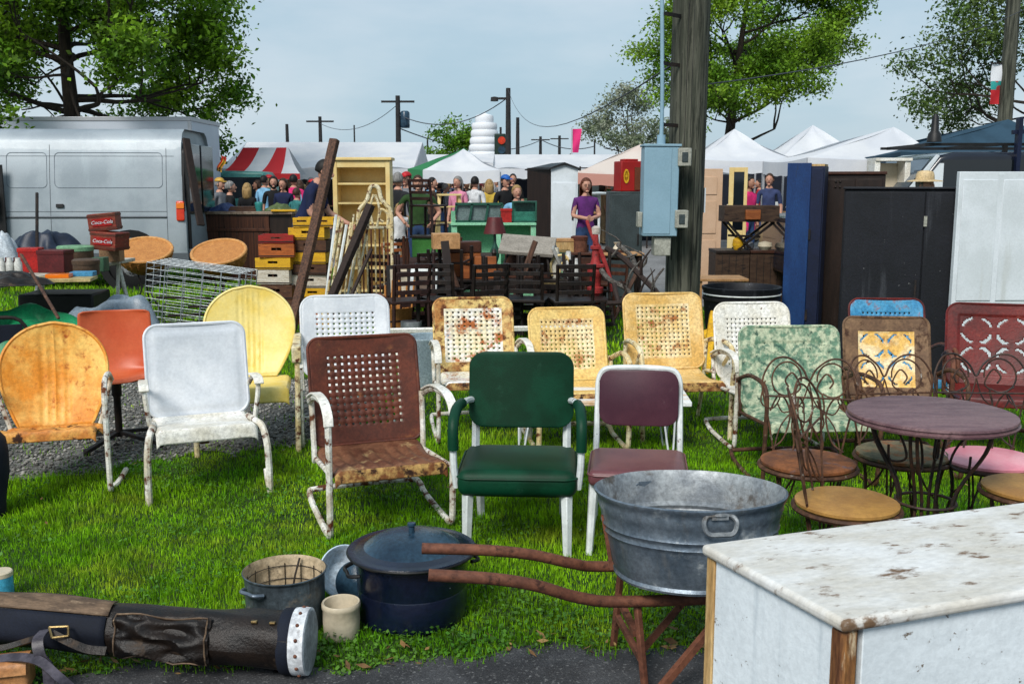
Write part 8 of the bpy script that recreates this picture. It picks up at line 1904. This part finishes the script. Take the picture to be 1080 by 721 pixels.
    def keep(p): return p.y > -.055 + (.02 if p.z < .04 else -.02) or p.z > .062
    if style in ('short', 'jacket', 'bald'): hb.ball(hr, (.088, .106, .115), 16, 12, keep=lambda p: keep(p) and p.z > (-.055 if style != 'bald' else -.06) and (style != 'bald' or p.z < .03))
    else:
        hb.ball(hr, (.094, .108, .118), 16, 12, keep=keep)
        hb.lathe([(.055, -.26 if style == 'long' else -.13), (.10, -.2 if style == 'long' else -.1), (.105, -.06), (.095, .02)], 16, hr + Vector((0, .02, 0)), a0=R(-10), a1=R(190), sy=.85)
    if style == 'beard': hb.ball(hr + Vector((0, -.062, -.10)), (.062, .05, .06), 12, 8, keep=lambda p: p.z < .03)
    def ff(p):
        p = Vector(p)
        if lean:
            p = rot @ (p - piv) + piv
        return (p.x * k, p.y * k, p.z * k)
    hb.v = [ff(p) for p in hb.v]; hb.build('hair', HAIR[hair], c, solid=.006)
    if hat:
        b = MB(); hz = Vector((0, .0, 1.705))
        if hat[0] == 'cap': b.ball(hz, (.096, .112, .085), 16, 10, keep=lambda p: p.z > -.012); b.box(hz + Vector((0, -.13, -.004)), (.13, .10, .012), (R(8), 0, 0))
        else: b.lathe([(.20, -.01), (.19, .0), (.105, .012), (.10, .07), (.085, .105), (.03, .118), (0, .116)], 22, hz + Vector((0, -.0, -.01)))
        b.v = [ff(p) for p in b.v]; b.build(hat[0], hat[1], c, solid=.004)
    if glasses:
        b = MB()
        for s in (-1, 1): b.tube([hv + Vector((s * .032 + .022 * math.cos(t), -.100, .008 + .016 * math.sin(t))) for t in np.linspace(0, 6.28, 12, endpoint=False)], .003, 5, True)
        b.v = [ff(p) for p in b.v]; b.build('glasses', m_black, c)
    return c
def pp(label, px, pyhead, Y, **kw):
    z = zt(pyhead, Y); return person(label, wx(px, Y, 1.4), Y, h=kw.pop('h', max(1.5, min(1.86, z))), **kw)
m_straw = mini((.62, .48, .28), 'straw'); m_capred = mini((.5, .02, .03), 'red_cap'); m_capblue = mini((.03, .16, .5), 'blue_cap'); m_capy = mini((.6, .38, .08), 'mustard_cap')
pp('man in navy T-shirt bending over the tall crate stack', 318, 181, 13.6, rz=84, shirt='navy', legs='jeans', hair='dark', pose='reach', lean=24, h=1.98)
pp('woman in purple top with glasses laughing behind the red pump', 618, 189, 16.2, shirt='purple', legs='jeans', hair='red', style='long', fem=True, pose='fold', glasses=True, wide=1.0, rz=8)
pp('man in dark green polo shirt standing past the bookcase', 441, 186, 16.6, shirt='green', legs='jeans', hair='brown', pose='hips', wide=1.18, rz=4)
pp('grey-haired man in charcoal jacket seen from behind, beside the bookcase', 420, 183, 17.4, shirt='charcoal', legs='black', hair='grey', rz=160, style='jacket')
pp('woman in light blue top behind the mint cupboard', 545, 194, 16.2, shirt='ltblue', legs='jeans', hair='blond', style='short', fem=True, wide=1.15, rz=14, h=1.58)
pp('child in white T-shirt standing by the green table', 421, 214, 17.0, shirt='white', legs='black', hair='blond', style='long', h=1.28, fem=True, rz=20)
pp('woman in hot pink T-shirt behind the wooden trough', 790, 187, 19.5, shirt='pink', legs='jeans', hair='dark', style='long', fem=True, rz=40, skin=1)
pp('man in dark plaid shirt beside the woman in hot pink', 811, 184, 21.0, shirt='plaid', legs='khaki', hair='brown', rz=-20)
pp('person in wide straw hat looking over the black wardrobe', 974, 174, 11.6, shirt='white', legs='jeans', hair='grey', hat=('sun_hat', m_straw), rz=30, h=1.70)
pp('man in mustard cap behind the walnut counter', 232, 189, 21.5, shirt='grey', legs='khaki', hair='grey', hat=('cap', m_capy), rz=70)
pp('grey-haired person in black jacket at the walnut counter', 243, 192, 20.5, shirt='black', legs='black', hair='grey', style='jacket', rz=110, wide=1.15)
pp('blond woman in black top with long hair at the counter', 261, 194, 21.0, shirt='black', legs='jeans', hair='blond', style='long', fem=True, rz=170)
pp('man in pale blue shirt in the crowd behind the counter', 279, 186, 25.0, shirt='ltblue', legs='khaki', hair='dark', rz=150)
pp('bearded man in dark apron behind the counter', 289, 187, 22.5, shirt='black', legs='black', hair='dark', style='beard', rz=10)
pp('woman in navy tank top with bare arms behind the counter', 299, 189, 21.2, shirt='navy', legs='jeans', hair='brown', style='long', fem=True, rz=-10)
pp('person in bright pink shirt seen from behind near the marquee', 310, 185, 23.5, shirt='pink', legs='jeans', hair='dark', rz=175, wide=1.1)
pp('person in grey-green jacket bending near the counter end', 313, 200, 21.0, shirt='teal', legs='black', hair='brown', rz=150, h=1.52)
pp('man in red cap and grey shirt behind the green-shirted man', 429, 183, 20.0, shirt='grey', legs='khaki', hair='brown', hat=('cap', m_capred), rz=-20)
pp('woman in pale pink shirt under the small white tent', 483, 187, 21.0, shirt='ltpink', legs='khaki', hair='grey', style='long', fem=True, rz=-30)
pp('man in white shirt under the small white tent', 501, 187, 22.5, shirt='white', legs='jeans', hair='dark', rz=160)
pp('man in blue cap and black shirt by the dark stall', 533, 186, 20.5, shirt='black', legs='jeans', hair='brown', hat=('cap', m_capblue), rz=30)
pp('woman in yellow top under the small white tent', 516, 190, 23.5, shirt='yellow', legs='jeans', hair='blond', style='long', fem=True, rz=190)
pp('man in black T-shirt near the dark stall', 541, 182, 26.0, shirt='black', legs='black', hair='dark', rz=0)
pp('person in brown jacket between the red and the grey tent legs', 456, 188, 23.0, shirt='brown', legs='black', hair='dark', style='jacket', rz=80)
# far crowd, one person each
far = [(270, 'red', 'dark'), (284, 'white', 'brown'), (292, 'grey', 'dark'), (305, 'white', 'grey'), (318, 'ltblue', 'brown'), (326, 'red', 'blond'), (336, 'black', 'dark'), (368, 'white', 'dark'), (398, 'teal', 'brown'), (412, 'white', 'grey'), (447, 'red', 'dark'), (463, 'black', 'dark'), (470, 'grey', 'grey'), (476, 'plaid', 'brown'), (491, 'black', 'blond'), (508, 'white', 'brown'), (524, 'grey', 'dark'), (640, 'navy', 'grey'), (648, 'white', 'dark'), (660, 'teal', 'brown'), (802, 'red', 'dark'), (820, 'white', 'grey')]
r7 = random.Random(41)
cols = list(CLO); hrs = ['dark', 'brown', 'grey', 'blond', 'dark']
used = {(a_, c_, ) for _, a_, c_ in far}
spans = [(246, 340)] * 22 + [(362, 412)] * 7 + [(440, 528)] * 16 + [(626, 690)] * 4 + [(770, 825)] * 3
for a_, b_ in spans:
    far.append((r7.uniform(a_, b_), r7.choice(cols), r7.choice(hrs)))
nm = {'ltblue': 'light blue', 'plaid': 'dark plaid', 'ltpink': 'pale pink', 'jeans': 'denim'}; hn = {'dark': 'black', 'brown': 'brown', 'grey': 'grey', 'blond': 'blond'}
where = lambda px: ('far off under the long marquee' if px < 345 else 'far off past the bookcase' if px < 420 else 'far off behind the small white tent' if px < 530 else 'far off under the salmon canopy' if px < 700 else 'far off behind the wooden trough')
seen_ = {}
for i, (px, s_, hr_) in enumerate(far):
    Y = random.uniform(25, 38); hatted = i % 5 == 3
    def mk(s_): return ('person in red cap and %s top %s' % (nm.get(s_, s_), where(px)) if hatted else 'person with long %s hair in %s top %s' % (hn[hr_], nm.get(s_, s_), where(px)) if i % 3 == 1 else 'person in %s top with short %s hair %s' % (nm.get(s_, s_), hn[hr_], where(px)))
    lab = mk(s_); tries = 0
    while lab in seen_ and tries < 60: s_ = r7.choice(cols); hr_ = r7.choice(hrs); lab = mk(s_); tries += 1
    seen_[lab] = 1
    pp(lab, px + random.uniform(-1.5, 1.5), 190 - random.uniform(2, 5), Y, shirt=s_, legs=random.choice(('jeans', 'black', 'khaki')), hair=hr_, hat=('cap', m_capred) if hatted else None, style='long' if i % 3 == 1 else 'short', rz=random.uniform(0, 360), skin=i % 2, wide=random.uniform(.95, 1.2), fem=bool(i % 2), h=random.uniform(1.6, 1.82))
